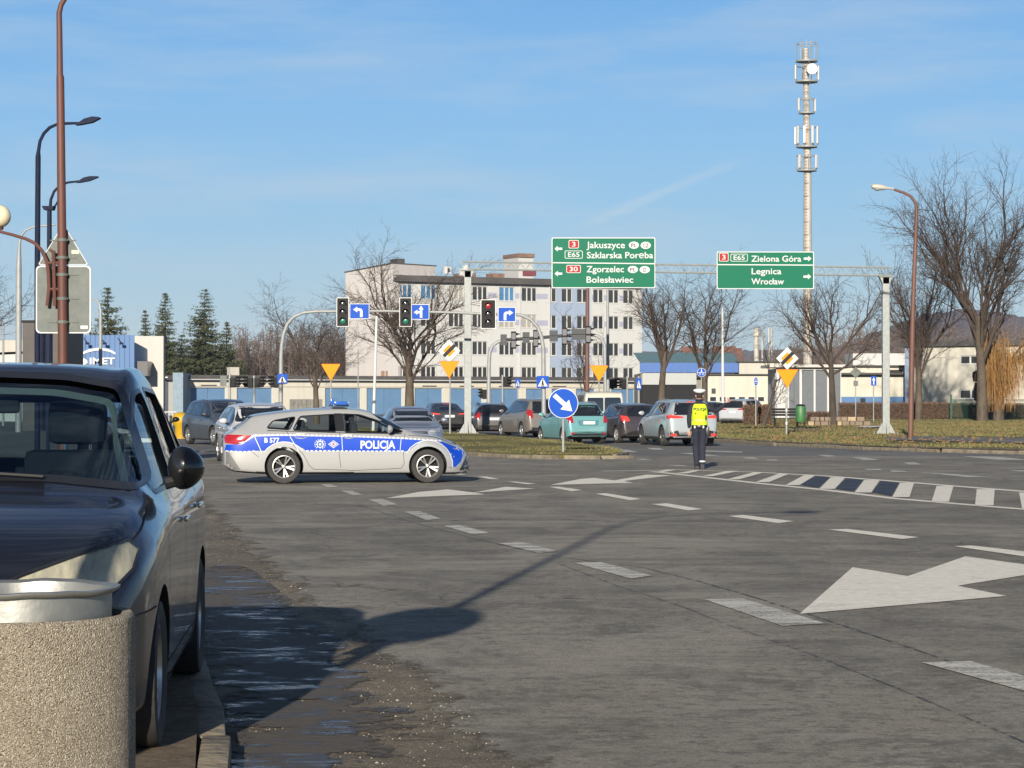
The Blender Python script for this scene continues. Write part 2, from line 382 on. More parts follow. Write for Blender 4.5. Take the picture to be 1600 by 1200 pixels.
# frozen meltwater in the gutter
m, t, b = nodes_mat('frozen_meltwater'); v = vecmap(t, scale=(1.0, 2.8, 1)); v2 = vecmap(t)
k = mth(t, 'MULTIPLY', rng(t, noise(t, v, 1.9, 8, .8, .4), .47, .57), rng(t, noise(t, v2, 1.4, 4, .7), .46, .54))
t.links.new(mixc(t, k, (.070, .058, .045), (.020, .024, .032)), b.inputs['Base Color'])
t.links.new(rng(t, k, 0, 1, .85, .14), b.inputs['Roughness']); b.inputs['Specular IOR Level'].default_value = .6
bumpn(t, b, mth(t, 'ADD', noise(t, v, 7, 5, .6, .5), mth(t, 'MULTIPLY', noise(t, v2, 45, 4, .85), .6)), .8, .03)
M_ICE = m
def blob(poly, n, amp, seed, z, mb):
    r = random.Random(seed); P = [Vector(p) for p in poly]; out = []
    for i in range(len(P)):
        a, b = P[i], P[(i + 1) % len(P)]
        for j in range(n):
            q = a.lerp(b, j / n); out.append((q.x + r.uniform(-amp, amp), q.y + r.uniform(-amp, amp) * 2.5))
    mb.sheet(out, z)
cover_alpha(M_ICE, 2.4, 1.9, .50, .60)
poly_i = [(-1.83, 13.6), (-1.35, 11.0), (-1.15, 9.2), (-1.0, 8.3), (-.70, 8.8), (-.58, 10.2), (-.72, 11.8), (-.95, 13.4), (-1.10, 14.8), (-1.45, 16.2), (-1.8, 17.5), (-2.05, 20.3), (-2.6, 21.2), (-3.3, 20.2), (-2.45, 16.6)]
def edge_d(x, y):
    best = 9
    for a, b in zip(poly_i, poly_i[1:] + poly_i[:1]):
        ax, ay, bx, by = a[0], a[1] * .35, b[0], b[1] * .35; px, py = x, y * .35; L2 = (bx - ax) ** 2 + (by - ay) ** 2; k = max(0, min(1, ((px - ax) * (bx - ax) + (py - ay) * (by - ay)) / L2)); best = min(best, math.hypot(px - ax - k * (bx - ax), py - ay - k * (by - ay)))
    return best
def inside(x, y):
    c = False; j = len(poly_i) - 1
    for i in range(len(poly_i)):
        xi, yi = poly_i[i]; xj, yj = poly_i[j]
        if (yi > y) != (yj > y) and x < (xj - xi) * (y - yi) / (yj - yi) + xi: c = not c
        j = i
    return c
ic = MB(); iv = []; gx_, gy_ = 60, 120
for i in range(gy_ + 1):
    y = 7.4 + 14.6 * i / gy_; xk = lerp_on(KP, y)
    for j in range(gx_ + 1):
        x = xk + 1.0 * j / gx_; ic.v.append((x, y, .009)); d = edge_d(x, y) * (1 if inside(x, y) else -1); iv.append(max(0, min(1, .5 + d / .50)))
for i in range(gy_):
    for j in range(gx_): a = i * (gx_ + 1) + j; ic.f.append((a, a + 1, a + gx_ + 2, a + gx_ + 1)); ic.m.append(0)
ice = masked('meltwater', ic, iv, M_ICE)
# loose grit
gr = MB(); rnd = random.Random(8)
for i in range(3200):
    y = 7 + 24 * rnd.random() ** 1.5; x0 = lerp_on(KP, y); x1 = lerp_on(OUT, y); x = x0 + (x1 - x0) * rnd.random() ** 1.1 * 1.02
    s_ = rnd.uniform(.002, .0065) * (1 if rnd.random() < .97 else 1.9); h_ = s_ * .8; a = rnd.random() * 3
    c, s2 = math.cos(a) * s_, math.sin(a) * s_
    gr.add([(x + c, y + s2, .005), (x - s2, y + c, .005), (x - c, y - s2, .005), (x + s2, y - c, .005), (x, y, .005 + h_)], [(0, 1, 4), (1, 2, 4), (2, 3, 4), (3, 0, 4)], 0 if rnd.random() < .6 else 1)
o = gr.build('gravel', [mat('grit_pale', (.36, .31, .24), .9), mat('grit_brown', (.14, .11, .075), .9)], fixn=False); tag(o, kind='stuff'); o['label'] = 'loose pale grit lying in the gutter beside the kerb'

# painted markings, each one a sheet of its own lying on the road
def mark(name, pts, m=M_PAINT, z=.006, par=None):
    mb = MB(); mb.sheet([G(px, py) for px, py in pts], z); return mb.build(name, m, par or road)
worn = [[(1100, 937), (1160, 936), (1290, 975), (1222, 979)], [(1440, 1036), (1516, 1034), (1640, 1068), (1640, 1092)], [(897, 880), (940, 879), (1018, 900), (986, 905)],
        [(778, 849), (818, 848), (872, 862), (842, 865)], [(693, 822), (718, 821), (764, 833), (740, 836)], [(632, 800), (655, 799), (690, 811), (666, 813)],
        [(576, 781), (598, 780), (622, 789), (600, 791)], [(533, 767), (549, 767), (568, 774), (551, 774)], [(500, 757), (516, 757), (530, 761), (512, 762)]]
for q in worn: mark('lane_dash', q, M_PAINTW)
clean = [[(1490, 854), (1518, 853), (1640, 867), (1640, 876)], [(1294, 828), (1324, 827), (1436, 840), (1410, 843)], [(1138, 807), (1160, 805), (1240, 815), (1216, 818)],
         [(1018, 788), (1042, 787), (1098, 796), (1076, 798)], [(930, 772), (946, 771), (1002, 780), (984, 782)], [(857, 761), (872, 761), (910, 766), (894, 768)],
         [(792, 753), (805, 753), (838, 756), (824, 757)], [(746, 745), (760, 745), (780, 749), (766, 749)], [(700, 739), (712, 739), (728, 742), (716, 742)]]
for q in clean: mark('lane_dash', q, M_PAINT)
mark('lane_arrow', [(1249, 960), (1332, 887), (1418, 901), (1508, 870), (1640, 888), (1640, 893), (1496, 916), (1572, 932)])
mark('lane_arrow', [(603, 779), (655, 769), (700, 765), (740, 770), (790, 761), (836, 764), (800, 766), (742, 770), (758, 773), (700, 775)])
mark('lane_arrow', [(860, 758), (906, 749), (928, 747), (960, 751), (1010, 742), (1050, 743), (1000, 749), (974, 752), (990, 755), (940, 756)])
# painted island with bars
def band(name, pts, wd, m=M_PAINT, z=.006):
    P = [Vector(G(*p)) for p in pts]; mb = MB(); L = []; Rr = []
    for i, p in enumerate(P):
        d = (P[min(len(P) - 1, i + 1)] - P[max(0, i - 1)]).normalized(); n = Vector((-d.y, d.x)); L.append(p + n * wd / 2); Rr.append(p - n * wd / 2)
    for i in range(len(P) - 1): mb.add([(L[i].x, L[i].y, z), (Rr[i].x, Rr[i].y, z), (Rr[i + 1].x, Rr[i + 1].y, z), (L[i + 1].x, L[i + 1].y, z)], [(0, 1, 2, 3)])
    return mb.build(name, m, road)
band('island_line', [(940, 736.5), (1060, 734.5), (1180, 738), (1290, 744), (1400, 752.5), (1500, 760.5), (1660, 773)], .24)
band('island_line', [(1020, 737), (1100, 746), (1190, 756), (1290, 766), (1400, 779.5), (1500, 788), (1660, 801)], .22)
bars = [((200, 250, 86), (165, 195, 95)), ((312, 342, 88), (240, 284, 101)), ((440, 488, 91), (342, 385, 112)), ((545, 588, 96), (440, 488, 124)), ((645, 686, 101), (550, 604, 135)), ((740, 786, 108), (668, 722, 147)),
        ((845, 903, 116), (800, 860, 162)), ((975, 1036, 127), (938, 1003, 176)), ((1115, 1170, 138), (1085, 1152, 194)), ((1258, 1324, 150), (1238, 1306, 212)), ((1415, 1485, 163), (1408, 1480, 226)), ((1580, 1650, 176), (1592, 1670, 240))]
def zz(x, y): return (960 + x / 2.5, 700 + y / 2.5)
for (a0, a1, ay), (b0, b1, by) in bars: mark('island_bar', [zz(a0, ay), zz(a1, ay), zz(b1, by), zz(b0, by)], M_PAINT, .0105)
m, t, b = nodes_mat('wet_asphalt'); v = vecmap(t)
b.inputs['Base Color'].default_value = (.030, .032, .038, 1); t.links.new(rng(t, noise(t, v, 3, 5, .6), .35, .65, .48, .72), b.inputs['Roughness']); b.inputs['Specular IOR Level'].default_value = .30
bumpn(t, b, noise(t, v, 30, 3, .7), .12, .01)
for i in (6, 7, 8):
    (a0, a1, ay), (b0, b1, by) = bars[i - 1]; (c0, c1, cy), (d0, d1, dy) = bars[i]
    mark('wet_patch', [zz(a1 + 4, ay + 3), zz(c0 - 4, cy), zz(d0 - 4, dy - 6), zz(b1 + 4, by - 3)], m, .0085)
for q in [[(1330, 715), (1352, 715), (1374, 719), (1350, 719)], [(1276, 711), (1292, 711), (1310, 713), (1292, 714)], [(1160, 715), (1178, 715), (1186, 718), (1166, 717)], [(1196, 718), (1212, 718), (1216, 720), (1200, 720)], [(1410, 723), (1430, 723), (1440, 726), (1420, 726)],
          [(1350, 733), (1374, 733), (1380, 735), (1356, 735)], [(1390, 735), (1412, 736), (1418, 738), (1394, 738)], [(1435, 738), (1475, 740), (1550, 746), (1510, 746)], [(1500, 713), (1560, 714), (1610, 719), (1560, 719)], [(1575, 735), (1600, 735), (1620, 737), (1590, 737)],
          [(1040, 727), (1062, 727), (1080, 729), (1058, 729)], [(990, 717), (1006, 717), (1020, 719), (1004, 719)], [(940, 702), (980, 703), (998, 707), (960, 706)], [(1010, 700), (1030, 700), (1038, 703), (1020, 703)], [(1100, 704), (1160, 706), (1160, 707.5), (1100, 706)], [(1060, 708), (1080, 708), (1130, 713), (1108, 713)]]:
    mark('lane_dash', q, M_PAINTW)
# seams and repairs running along the carriageway
M_SEAM = mat('bitumen_seam', (.045, .043, .040), .6, var=.6, vscale=4, col2=(.12, .11, .10))
t = M_SEAM.node_tree; v = vecmap(t); t.links.new(rng(t, noise(t, v, 5, 6, .8), .46, .54), t.nodes['Principled BSDF'].inputs['Alpha'])
def seam(pts, wd):
    o = band('road_seam', pts, wd, M_SEAM, .0045)
seam([(560, 789), (640, 815), (740, 842), (860, 868), (930, 878), (1000, 886), (1090, 908), (1180, 934), (1300, 972), (1420, 1012), (1520, 1046), (1640, 1085)], .026)
seam([(870, 880), (960, 914), (1060, 946), (1160, 985), (1260, 1020), (1400, 1075), (1600, 1160)], .015)
seam([(600, 818), (700, 814), (800, 811), (900, 812), (960, 816)], .09)

# median island: turf, soil rim, kerb stones
ISL = [G(520, 700), G(640, 706), G(700, 708), G(735, 711), G(790, 714.5), G(850, 716.5), G(915, 717), G(955, 716.5), G(972, 713), G(968, 709), G(945, 704), G(900, 698), G(860, 693.5), G(800, 688), G(740, 682.5), G(690, 679), G(620, 675), G(540, 672)]
def mound(name, poly, z0, z1, inset, m, skirt=True):
    P = [Vector(p) for p in poly]; c = sum(P, Vector((0, 0))) / len(P); mb = MB(); n = len(P)
    inn = [p + (c - p).normalized() * min(inset, (c - p).length * .4) for p in P]
    vs = [(p.x, p.y, 0) for p in P] + [(p.x, p.y, z0) for p in P] + [(p.x, p.y, z1) for p in inn]
    fs = [(i, (i + 1) % n, n + (i + 1) % n, n + i) for i in range(n)] + [(n + i, n + (i + 1) % n, 2 * n + (i + 1) % n, 2 * n + i) for i in range(n)] + [tuple(range(2 * n, 3 * n))]
    mb.add(vs, fs); return struct(name, mb, m)
isl = mound('median_island', ISL, .10, .16, 1.2, M_GRASSG)
rnd = random.Random(11)
for p, d in along([G(560, 702), G(640, 706.5), G(700, 708.6), G(735, 711.6), G(790, 715.1), G(850, 717.1), G(915, 717.6), G(955, 717.1), G(974, 713), G(969, 708.5), G(945, 703.5)], 1.0):
    q = p + d * .5; o = link('kerb_stone', kme[0], isl, (q.x, q.y, .0 + rnd.uniform(-.01, .01))); o.rotation_euler = (0, 0, math.atan2(d.y, d.x))
# right-hand verge
VK = [G(1000, 676), G(1060, 682.5), G(1110, 689), G(1200, 695.5), G(1344, 702.5), G(1440, 706), G(1600, 710), G(1760, 714.5)]
vb = MB(); far = 258.0
n = len(VK); tops = [(max(p[0], -2) + (far - p[1]) * .02, far) for p in VK]
for i in range(n - 1):
    a, b_ = VK[i], VK[i + 1]
    pa = [(a[0] + (tops[i][0] - a[0]) * k, a[1] + (far - a[1]) * k) for k in (0, .004, .04, 1)]; pb = [(b_[0] + (tops[i + 1][0] - b_[0]) * k, b_[1] + (far - b_[1]) * k) for k in (0, .004, .04, 1)]
    hs = (.0, .10, .13, .2)
    for j in range(3): vb.add([(pa[j][0], pa[j][1], hs[j]), (pb[j][0], pb[j][1], hs[j]), (pb[j + 1][0], pb[j + 1][1], hs[j + 1]), (pa[j + 1][0], pa[j + 1][1], hs[j + 1])], [(0, 1, 2, 3)])
vb.add([(VK[-1][0], VK[-1][1], .1), (110, VK[-1][1] - 10, .1), (110, far, .2), (tops[-1][0], far, .2)], [(0, 1, 2, 3)])
verge = struct('verge', vb, M_GRASSG)
for p, d in along(VK[:-1], 1.0):
    q = p + d * .5; o = link('kerb_stone', kme[1], verge, (q.x, q.y, .01 + rnd.uniform(-.012, .008))); o.rotation_euler = (0, 0, math.atan2(d.y, d.x))
dm = MB(); P = [(p[0], p[1]) for p in VK]
for i in range(len(P) - 1):
    a, b_ = Vector(P[i]), Vector(P[i + 1]); d = (b_ - a).normalized(); nrm = Vector((-d.y, d.x))
    w0, w1 = .75 + .25 * math.sin(i * 2.2), .75 + .25 * math.sin((i + 1) * 2.2)
    dm.add([(a.x + nrm.x * .08, a.y + nrm.y * .08, .118), (b_.x + nrm.x * .08, b_.y + nrm.y * .08, .118), (b_.x + nrm.x * w1, b_.y + nrm.y * w1, .145), (a.x + nrm.x * w0, a.y + nrm.y * w0, .145)], [(0, 1, 2, 3)])
struct('dirt_edge', dm, M_DIRT)
pm = MB(); pp = [[(1390, 687.5), (1460, 688.5), (1620, 692), (1760, 695)], [(1380, 693.5), (1460, 696), (1620, 700.5), (1760, 704)]]
A = [G(x, y) for x, y in pp[0]]; B = [G(x, y) for x, y in pp[1]]
for i in range(3): pm.add([(A[i][0], A[i][1], .17), (A[i + 1][0], A[i + 1][1], .17), (B[i + 1][0], B[i + 1][1], .155), (B[i][0], B[i][1], .155)], [(0, 1, 2, 3)])
struct('footpath', pm, M_ASPH2)
# turf blades
def pip(x, y, poly):
    c = False; n = len(poly); j = n - 1
    for i in range(n):
        xi, yi = poly[i]; xj, yj = poly[j]
        if (yi > y) != (yj > y) and x < (xj - xi) * (y - yi) / (yj - yi) + xi: c = not c
        j = i
    return c
def blades(name, label, poly, n, z, seed, hmin, hmax, wd, keep=None):
    r = random.Random(seed); xs = [p[0] for p in poly]; ysl = [p[1] for p in poly]; x0, x1, y0, y1 = min(xs), max(xs), min(ysl), max(ysl)
    mb = MB(); k = 0; tries = 0
    while k < n and tries < n * 12:
        tries += 1; y = y0 + (y1 - y0) * r.random() ** 1.3; x = r.uniform(x0, x1)
        if not pip(x, y, poly): continue
        if math.sin(x * 1.7 + 1.3 * math.sin(y * .9)) + math.sin(y * 1.1 + x * .4) + r.uniform(-1.6, 1.6) < -.9: continue
        if keep and not keep(x, y): continue
        k += 1; h = r.uniform(hmin, hmax) * (1.0 + .5 * math.sin(x * .8) * math.sin(y * .5)); a = r.uniform(0, 6.28); lx, ly = r.uniform(-.6, .6) * h, r.uniform(-.5, .3) * h
        zb = z(x, y) if callable(z) else z; mi = min(3, int(r.random() * 4))
        c, s_ = math.cos(a) * wd, math.sin(a) * wd
        mb.add([(x - c, y - s_, zb), (x + c, y + s_, zb), (x + lx, y + ly, zb + h)], [(0, 1, 2)], mi)
    o = mb.build(name, [mat('blade_green', (.095, .13, .025), .8), mat('blade_olive', (.15, .145, .038), .8), mat('blade_straw', (.28, .23, .10), .85), mat('blade_brown', (.16, .115, .055), .85)], fixn=False)
    tag(o, label, kind='stuff'); return o
blades('grass', 'short yellow green winter grass on the median island', ISL, 42000, .12, 21, .03, .09, .007)
VP_ = [VK[i] for i in range(1, n)] + [(60, 90), (60, 200), (5, 200), (8, 110)]
def vz(x, y): return .135
blades('grass', 'patchy winter grass on the verge right of the junction', VP_, 95000, vz, 22, .03, .09, .010, keep=lambda x, y: not (x > GX(1385, y) and G(0, 701)[1] < y < G(0, 688)[1]) and abs(x) < GX(1640, y))
lf = MB(); r = random.Random(4)
for i in range(900):
    y = r.uniform(68, 150); x = r.uniform(GX(1080, y), GX(1620, y)); s_ = r.uniform(.03, .07)
    if y < lerp_on([(p[1], p[0]) for p in VK][::-1] or [(0, 0)], x) : pass
    if not pip(x, y, VP_): continue
    lf.add([(x - s_, y, .17), (x + s_, y, .18), (x + s_, y + s_ * 2, .22), (x - s_, y + s_, .2)], [(0, 1, 2, 3)])
o = lf.build('fallen_leaves', mat('dead_leaf', (.22, .13, .05), .9), fixn=False); tag(o, 'brown fallen leaves scattered over the verge grass', kind='stuff')
# ------------------------------------------------------------------ vehicles
def pchip(pts):
    xs = [p[0] for p in pts]; ys_ = [p[1] for p in pts]; n = len(xs)
    h = [xs[i + 1] - xs[i] for i in range(n - 1)]; d = [(ys_[i + 1] - ys_[i]) / h[i] for i in range(n - 1)]
    mm = [d[0]] + [0.0 if d[i - 1] * d[i] <= 0 else 3 * (h[i - 1] + h[i]) / ((2 * h[i] + h[i - 1]) / d[i - 1] + (h[i] + 2 * h[i - 1]) / d[i]) for i in range(1, n - 1)] + [d[-1]]
    def f(x):
        if x <= xs[0]: return ys_[0]
        if x >= xs[-1]: return ys_[-1]
        i = 0
        while x > xs[i + 1]: i += 1
        t = (x - xs[i]) / h[i]
        return ys_[i] * (2 * t ** 3 - 3 * t * t + 1) + h[i] * mm[i] * (t ** 3 - 2 * t * t + t) + ys_[i + 1] * (3 * t * t - 2 * t ** 3) + h[i] * mm[i + 1] * (t ** 3 - t * t)
    return f
def catmull(P, k):
    out = []
    for i in range(len(P) - 1):
        p0 = P[max(0, i - 1)]; p1 = P[i]; p2 = P[i + 1]; p3 = P[min(len(P) - 1, i + 2)]
        for j in range(k):
            t = j / k
            out.append(tuple(.5 * (2 * p1[a] + (p2[a] - p0[a]) * t + (2 * p0[a] - 5 * p1[a] + 4 * p2[a] - p3[a]) * t * t + (-p0[a] + 3 * p1[a] - 3 * p2[a] + p3[a]) * t ** 3) for a in (0, 1)))
    out.append(P[-1]); return out
def lp(a, b, k): return a + (b - a) * k
def car_section(S, x, ins=0.0, floor=None):
    t = S['topf'](x) - ins; b = min(S['beltf'](x), t - .09); zb = S['botf'](x) if floor is None else floor; w_ = S['hwf'](x) - ins * 1.4
    k = max(0, min(1, (t - b - .09) / .22)); k = k * k * (3 - 2 * k)
    y7 = lp(.86 * w_, min(S['roofw'], .92 * w_), k); sh = S.get('shoulder', .955)
    P = [(0, zb), (.70 * w_, zb), (.93 * w_, zb + .02), (.982 * w_, zb + .11), (w_, lp(zb, b, .52)), (.992 * w_, b - .09), (sh * w_, b), (y7, t - lp(.035, .085, k)), (y7 * .80, t - lp(.014, .028, k)), (y7 * .4, t - .006), (0, t)]
    if P[4][1] < P[3][1]: P[4] = (w_, P[3][1] + .02)
    return catmull(P, 4)
def loft(S, xs, ins=0.0, floor=None):
    mb = MB(); rings = []
    for x in xs:
        h_ = car_section(S, x, ins, floor); ring = h_ + [(-y, z) for y, z in h_[-2:0:-1]]; rings.append([(x, y, z) for y, z in ring])
    n = len(rings[0])
    for r_ in rings: mb.v.extend(r_)
    for i in range(len(xs) - 1):
        for k in range(n):
            k2 = (k + 1) % n; mb.f.append((i * n + k, i * n + k2, (i + 1) * n + k2, (i + 1) * n + k)); mb.m.append(0)
    mb.f.append(tuple(range(n))[::-1]); mb.m.append(0); mb.f.append(tuple((len(xs) - 1) * n + k for k in range(n))); mb.m.append(0)
    return mb
def boolean(me, cutters):
    """cuts one by one; a cut that grows the mesh beyond its old bounds is retried a hair to the side"""
    def box_of(m_): xs_ = [v.co.x for v in m_.vertices]; ys_ = [v.co.y for v in m_.vertices]; return min(xs_), max(xs_), min(ys_), max(ys_), len(m_.vertices)
    b0 = box_of(me)
    for c in cutters:
        for k in range(5):
            o = bpy.data.objects.new('tmp', me); COL.objects.link(o); co = bpy.data.objects.new('tmpc', c); COL.objects.link(co); co.location = (.0013 * k, .0007 * k, .0011 * k)
            md = o.modifiers.new('b', 'BOOLEAN'); md.operation = 'DIFFERENCE'; md.object = co; md.solver = 'EXACT'
            bpy.context.view_layer.update(); r = bpy.data.meshes.new_from_object(o.evaluated_get(bpy.context.evaluated_depsgraph_get()))
            bpy.data.objects.remove(co); bpy.data.objects.remove(o)
            if len(r.vertices) < 50: continue
            b1 = box_of(r)
            if b1[0] >= b0[0] - .01 and b1[1] <= b0[1] + .01 and b1[2] >= b0[2] - .01 and b1[3] <= b0[3] + .01 and (b1[1] - b1[0]) > .98 * (b0[1] - b0[0]): me = r; break
            print('boolean retry', k)
    return me
def grid_poly(poly, step):
    bm = bmesh.new(); vs = [bm.verts.new((u, v, 0)) for u, v in poly]; bm.faces.new(vs)
    us = [p[0] for p in poly]; vv = [p[1] for p in poly]
    for ax, lo, hi in ((0, min(us), max(us)), (1, min(vv), max(vv))):
        k = int((hi - lo) / step)
        for i in range(1, k + 1):
            c = lo + (hi - lo) * i / (k + 1); co = [0, 0, 0]; co[ax] = c; no = [0, 0, 0]; no[ax] = 1
            bmesh.ops.bisect_plane(bm, geom=bm.verts[:] + bm.edges[:] + bm.faces[:], plane_co=co, plane_no=no)
    bm.verts.index_update()
    r = ([tuple(v.co)[:2] for v in bm.verts], [[v.index for v in f.verts] for f in bm.faces]); bm.free(); return r
AX = {'L': ((0, 3, 0), (0, -1, 0)), 'R': ((0, -3, 0), (0, 1, 0)), 'F': ((4, 0, 0), (-1, 0, 0)), 'B': ((-4, 0, 0), (1, 0, 0)), 'T': ((0, 0, 4), (0, 0, -1))}
def proj(bvh, side, u, v, off):
    o, d = AX[side]
    if side in 'LR': p = Vector((u, o[1], v))
    elif side in 'FB': p = Vector((o[0], u, v))
    else: p = Vector((u, v, 4))
    loc, nrm, _, _ = bvh.ray_cast(p, Vector(d))
    if loc is None:
        q = Vector(p)
        if side in 'LR': q.y = 0.8 * (1 if side == 'L' else -1)
        elif side in 'FB': q.x = 2.2 * (1 if side == 'F' else -1)
        else: q.z = 1
        loc, nrm, _, _ = bvh.find_nearest(q)
        if side in 'LR': loc = Vector((u, loc.y, v)) if abs(loc.z - v) < .03 and abs(loc.x - u) < .03 else loc
    if nrm.dot(Vector(d)) > 0: nrm = -nrm
    return loc + nrm * off
def patch(bvh, side, poly, off, step=.07, mb=None, m=0):
    vs, fs = grid_poly(poly, step); mb = mb or MB(); mb.add([proj(bvh, side, u, v, off) for u, v in vs], fs, m); return mb
def outline(bvh, side, poly, off, wd, mb=None, m=0, closed=True, step=.06):
    P = []
    n = len(poly)
    for i in range(n if closed else n - 1):
        a = Vector(poly[i]); b = Vector(poly[(i + 1) % n]); k = max(1, int((b - a).length / step))
        for j in range(k): P.append(a.lerp(b, j / k))
    if not closed: P.append(Vector(poly[-1]))
    mb = mb or MB(); N_ = len(P); L = []
    for i, p in enumerate(P):
        a = P[i - 1] if (closed or i > 0) else p; b = P[(i + 1) % N_] if (closed or i < N_ - 1) else p
        d = (b - a).normalized() if (b - a).length > 1e-6 else Vector((1, 0)); q = Vector((-d.y, d.x)) * wd / 2
        L.append((proj(bvh, side, p.x + q.x, p.y + q.y, off), proj(bvh, side, p.x - q.x, p.y - q.y, off)))
    o = len(mb.v)
    for a, b in L: mb.v.extend([tuple(a), tuple(b)])
    for i in range(N_ if closed else N_ - 1):
        j = (i + 1) % N_; mb.f.append((o + 2 * i, o + 2 * i + 1, o + 2 * j + 1, o + 2 * j)); mb.m.append(m)
    return mb
def smooth_poly(poly, k=3):
    out = []; n = len(poly)
    for i in range(n):
        a = Vector(poly[i]); p = Vector(poly[i - 1]); q = Vector(poly[(i + 1) % n]); r = .22
        s = a.lerp(p, min(.3, .05 / max(.05, (a - p).length))); e = a.lerp(q, min(.3, .05 / max(.05, (a - q).length)))
        for j in range(k + 1):
            t = j / k; out.append(tuple(s * (1 - t) ** 2 + a * 2 * t * (1 - t) + e * t * t))
    return out
M_GLASSD = mat('tinted_car_glass', (.010, .012, .015), .04, spec=.8, coat=.6)
def clear_glass(name, tint, ref=.10, rough=.02):
    m = bpy.data.materials.new(name); m.use_nodes = True; t = m.node_tree; t.nodes.clear()
    o = t.nodes.new('ShaderNodeOutputMaterial'); tr = t.nodes.new('ShaderNodeBsdfTransparent'); gl = t.nodes.new('ShaderNodeBsdfGlossy'); mx = t.nodes.new('ShaderNodeMixShader')
    tr.inputs['Color'].default_value = tint + (1,); gl.inputs['Roughness'].default_value = rough
    lw = t.nodes.new('ShaderNodeLayerWeight'); lw.inputs['Blend'].default_value = .5
    pw = t.nodes.new('ShaderNodeMath'); pw.operation = 'POWER'; pw.inputs[1].default_value = 4.0; t.links.new(lw.outputs['Facing'], pw.inputs[0])
    a = t.nodes.new('ShaderNodeMath'); a.operation = 'ADD'; a.use_clamp = True; a.inputs[1].default_value = ref; t.links.new(pw.outputs[0], a.inputs[0])
    t.links.new(a.outputs[0], mx.inputs['Fac']); t.links.new(tr.outputs[0], mx.inputs[1]); t.links.new(gl.outputs[0], mx.inputs[2]); t.links.new(mx.outputs[0], o.inputs['Surface'])
    return m
M_WINDSHIELD = clear_glass('windscreen_glass', (.36, .47, .50), .06)
M_SIDEGLASS = clear_glass('side_window_glass', (.84, .88, .87), .05)
M_LAMPGLASS = clear_glass('lamp_cover_glass', (.86, .86, .82), .08)
M_TRIM = mat('black_trim', (.015, .015, .016), .35, coat=.2)
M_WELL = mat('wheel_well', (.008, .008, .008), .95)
M_GAP = mat('panel_gap', (.006, .006, .007), .8)
M_CHROME = mat('chrome', (.75, .75, .76), .12, 1.0)
M_ALLOY = mat('alloy_rim', (.56, .55, .53), .32, .8, var=.25, vscale=9)
M_ALLOYD = mat('dark_rim', (.10, .10, .10), .4, .6)
M_HUBCAP = mat('grey_hubcap', (.40, .40, .40), .45, .4)
M_LIGHTR = mat('red_lamp_lens', (.32, .012, .015), .12, coat=.8)
M_LIGHTRON = mat('lit_red_lamp', (.50, .02, .02), .2, emit=(1, .12, .08), emis=.35)
M_LIGHTW = mat('clear_lamp_lens', (.42, .44, .45), .12, .3, coat=.8)
M_PLATE = mat('number_plate', (.66, .66, .62), .5, var=.12, vscale=18)
M_PLATEB = mat('plate_blue', (.02, .06, .35), .5)
M_SEAT = mat('dark_seat_cloth', (.016, .018, .024), .85)
M_INT = mat('dark_cabin_plastic', (.020, .022, .026), .75)
def paint(name, col, dirt=.35, dcol=(.12, .105, .085), metal=.25, rough=.34):
    if name in MATS: return MATS[name]
    m, t, b = nodes_mat(name); v = vecmap(t)
    sx = t.nodes.new('ShaderNodeSeparateXYZ'); t.links.new(v, sx.inputs[0])
    low = rng(t, sx.outputs['Z'], .15, .75, 1.0, .12)       # road spray lies thick on the lower panels
    k = mth(t, 'MULTIPLY', mth(t, 'MULTIPLY', low, rng(t, noise(t, v, 3.2, 6, .7), .25, .7, .35, 1.0)), dirt)
    t.links.new(mixc(t, k, col, dcol), b.inputs['Base Color']); t.links.new(mth(t, 'ADD', mth(t, 'MULTIPLY', k, .6), rough), b.inputs['Roughness'])
    b.inputs['Metallic'].default_value = metal; b.inputs['Coat Weight'].default_value = .8; b.inputs['Coat Roughness'].default_value = .05
    t.links.new(mth(t, 'SUBTRACT', .85, k), b.inputs['Coat Weight'])
    return m
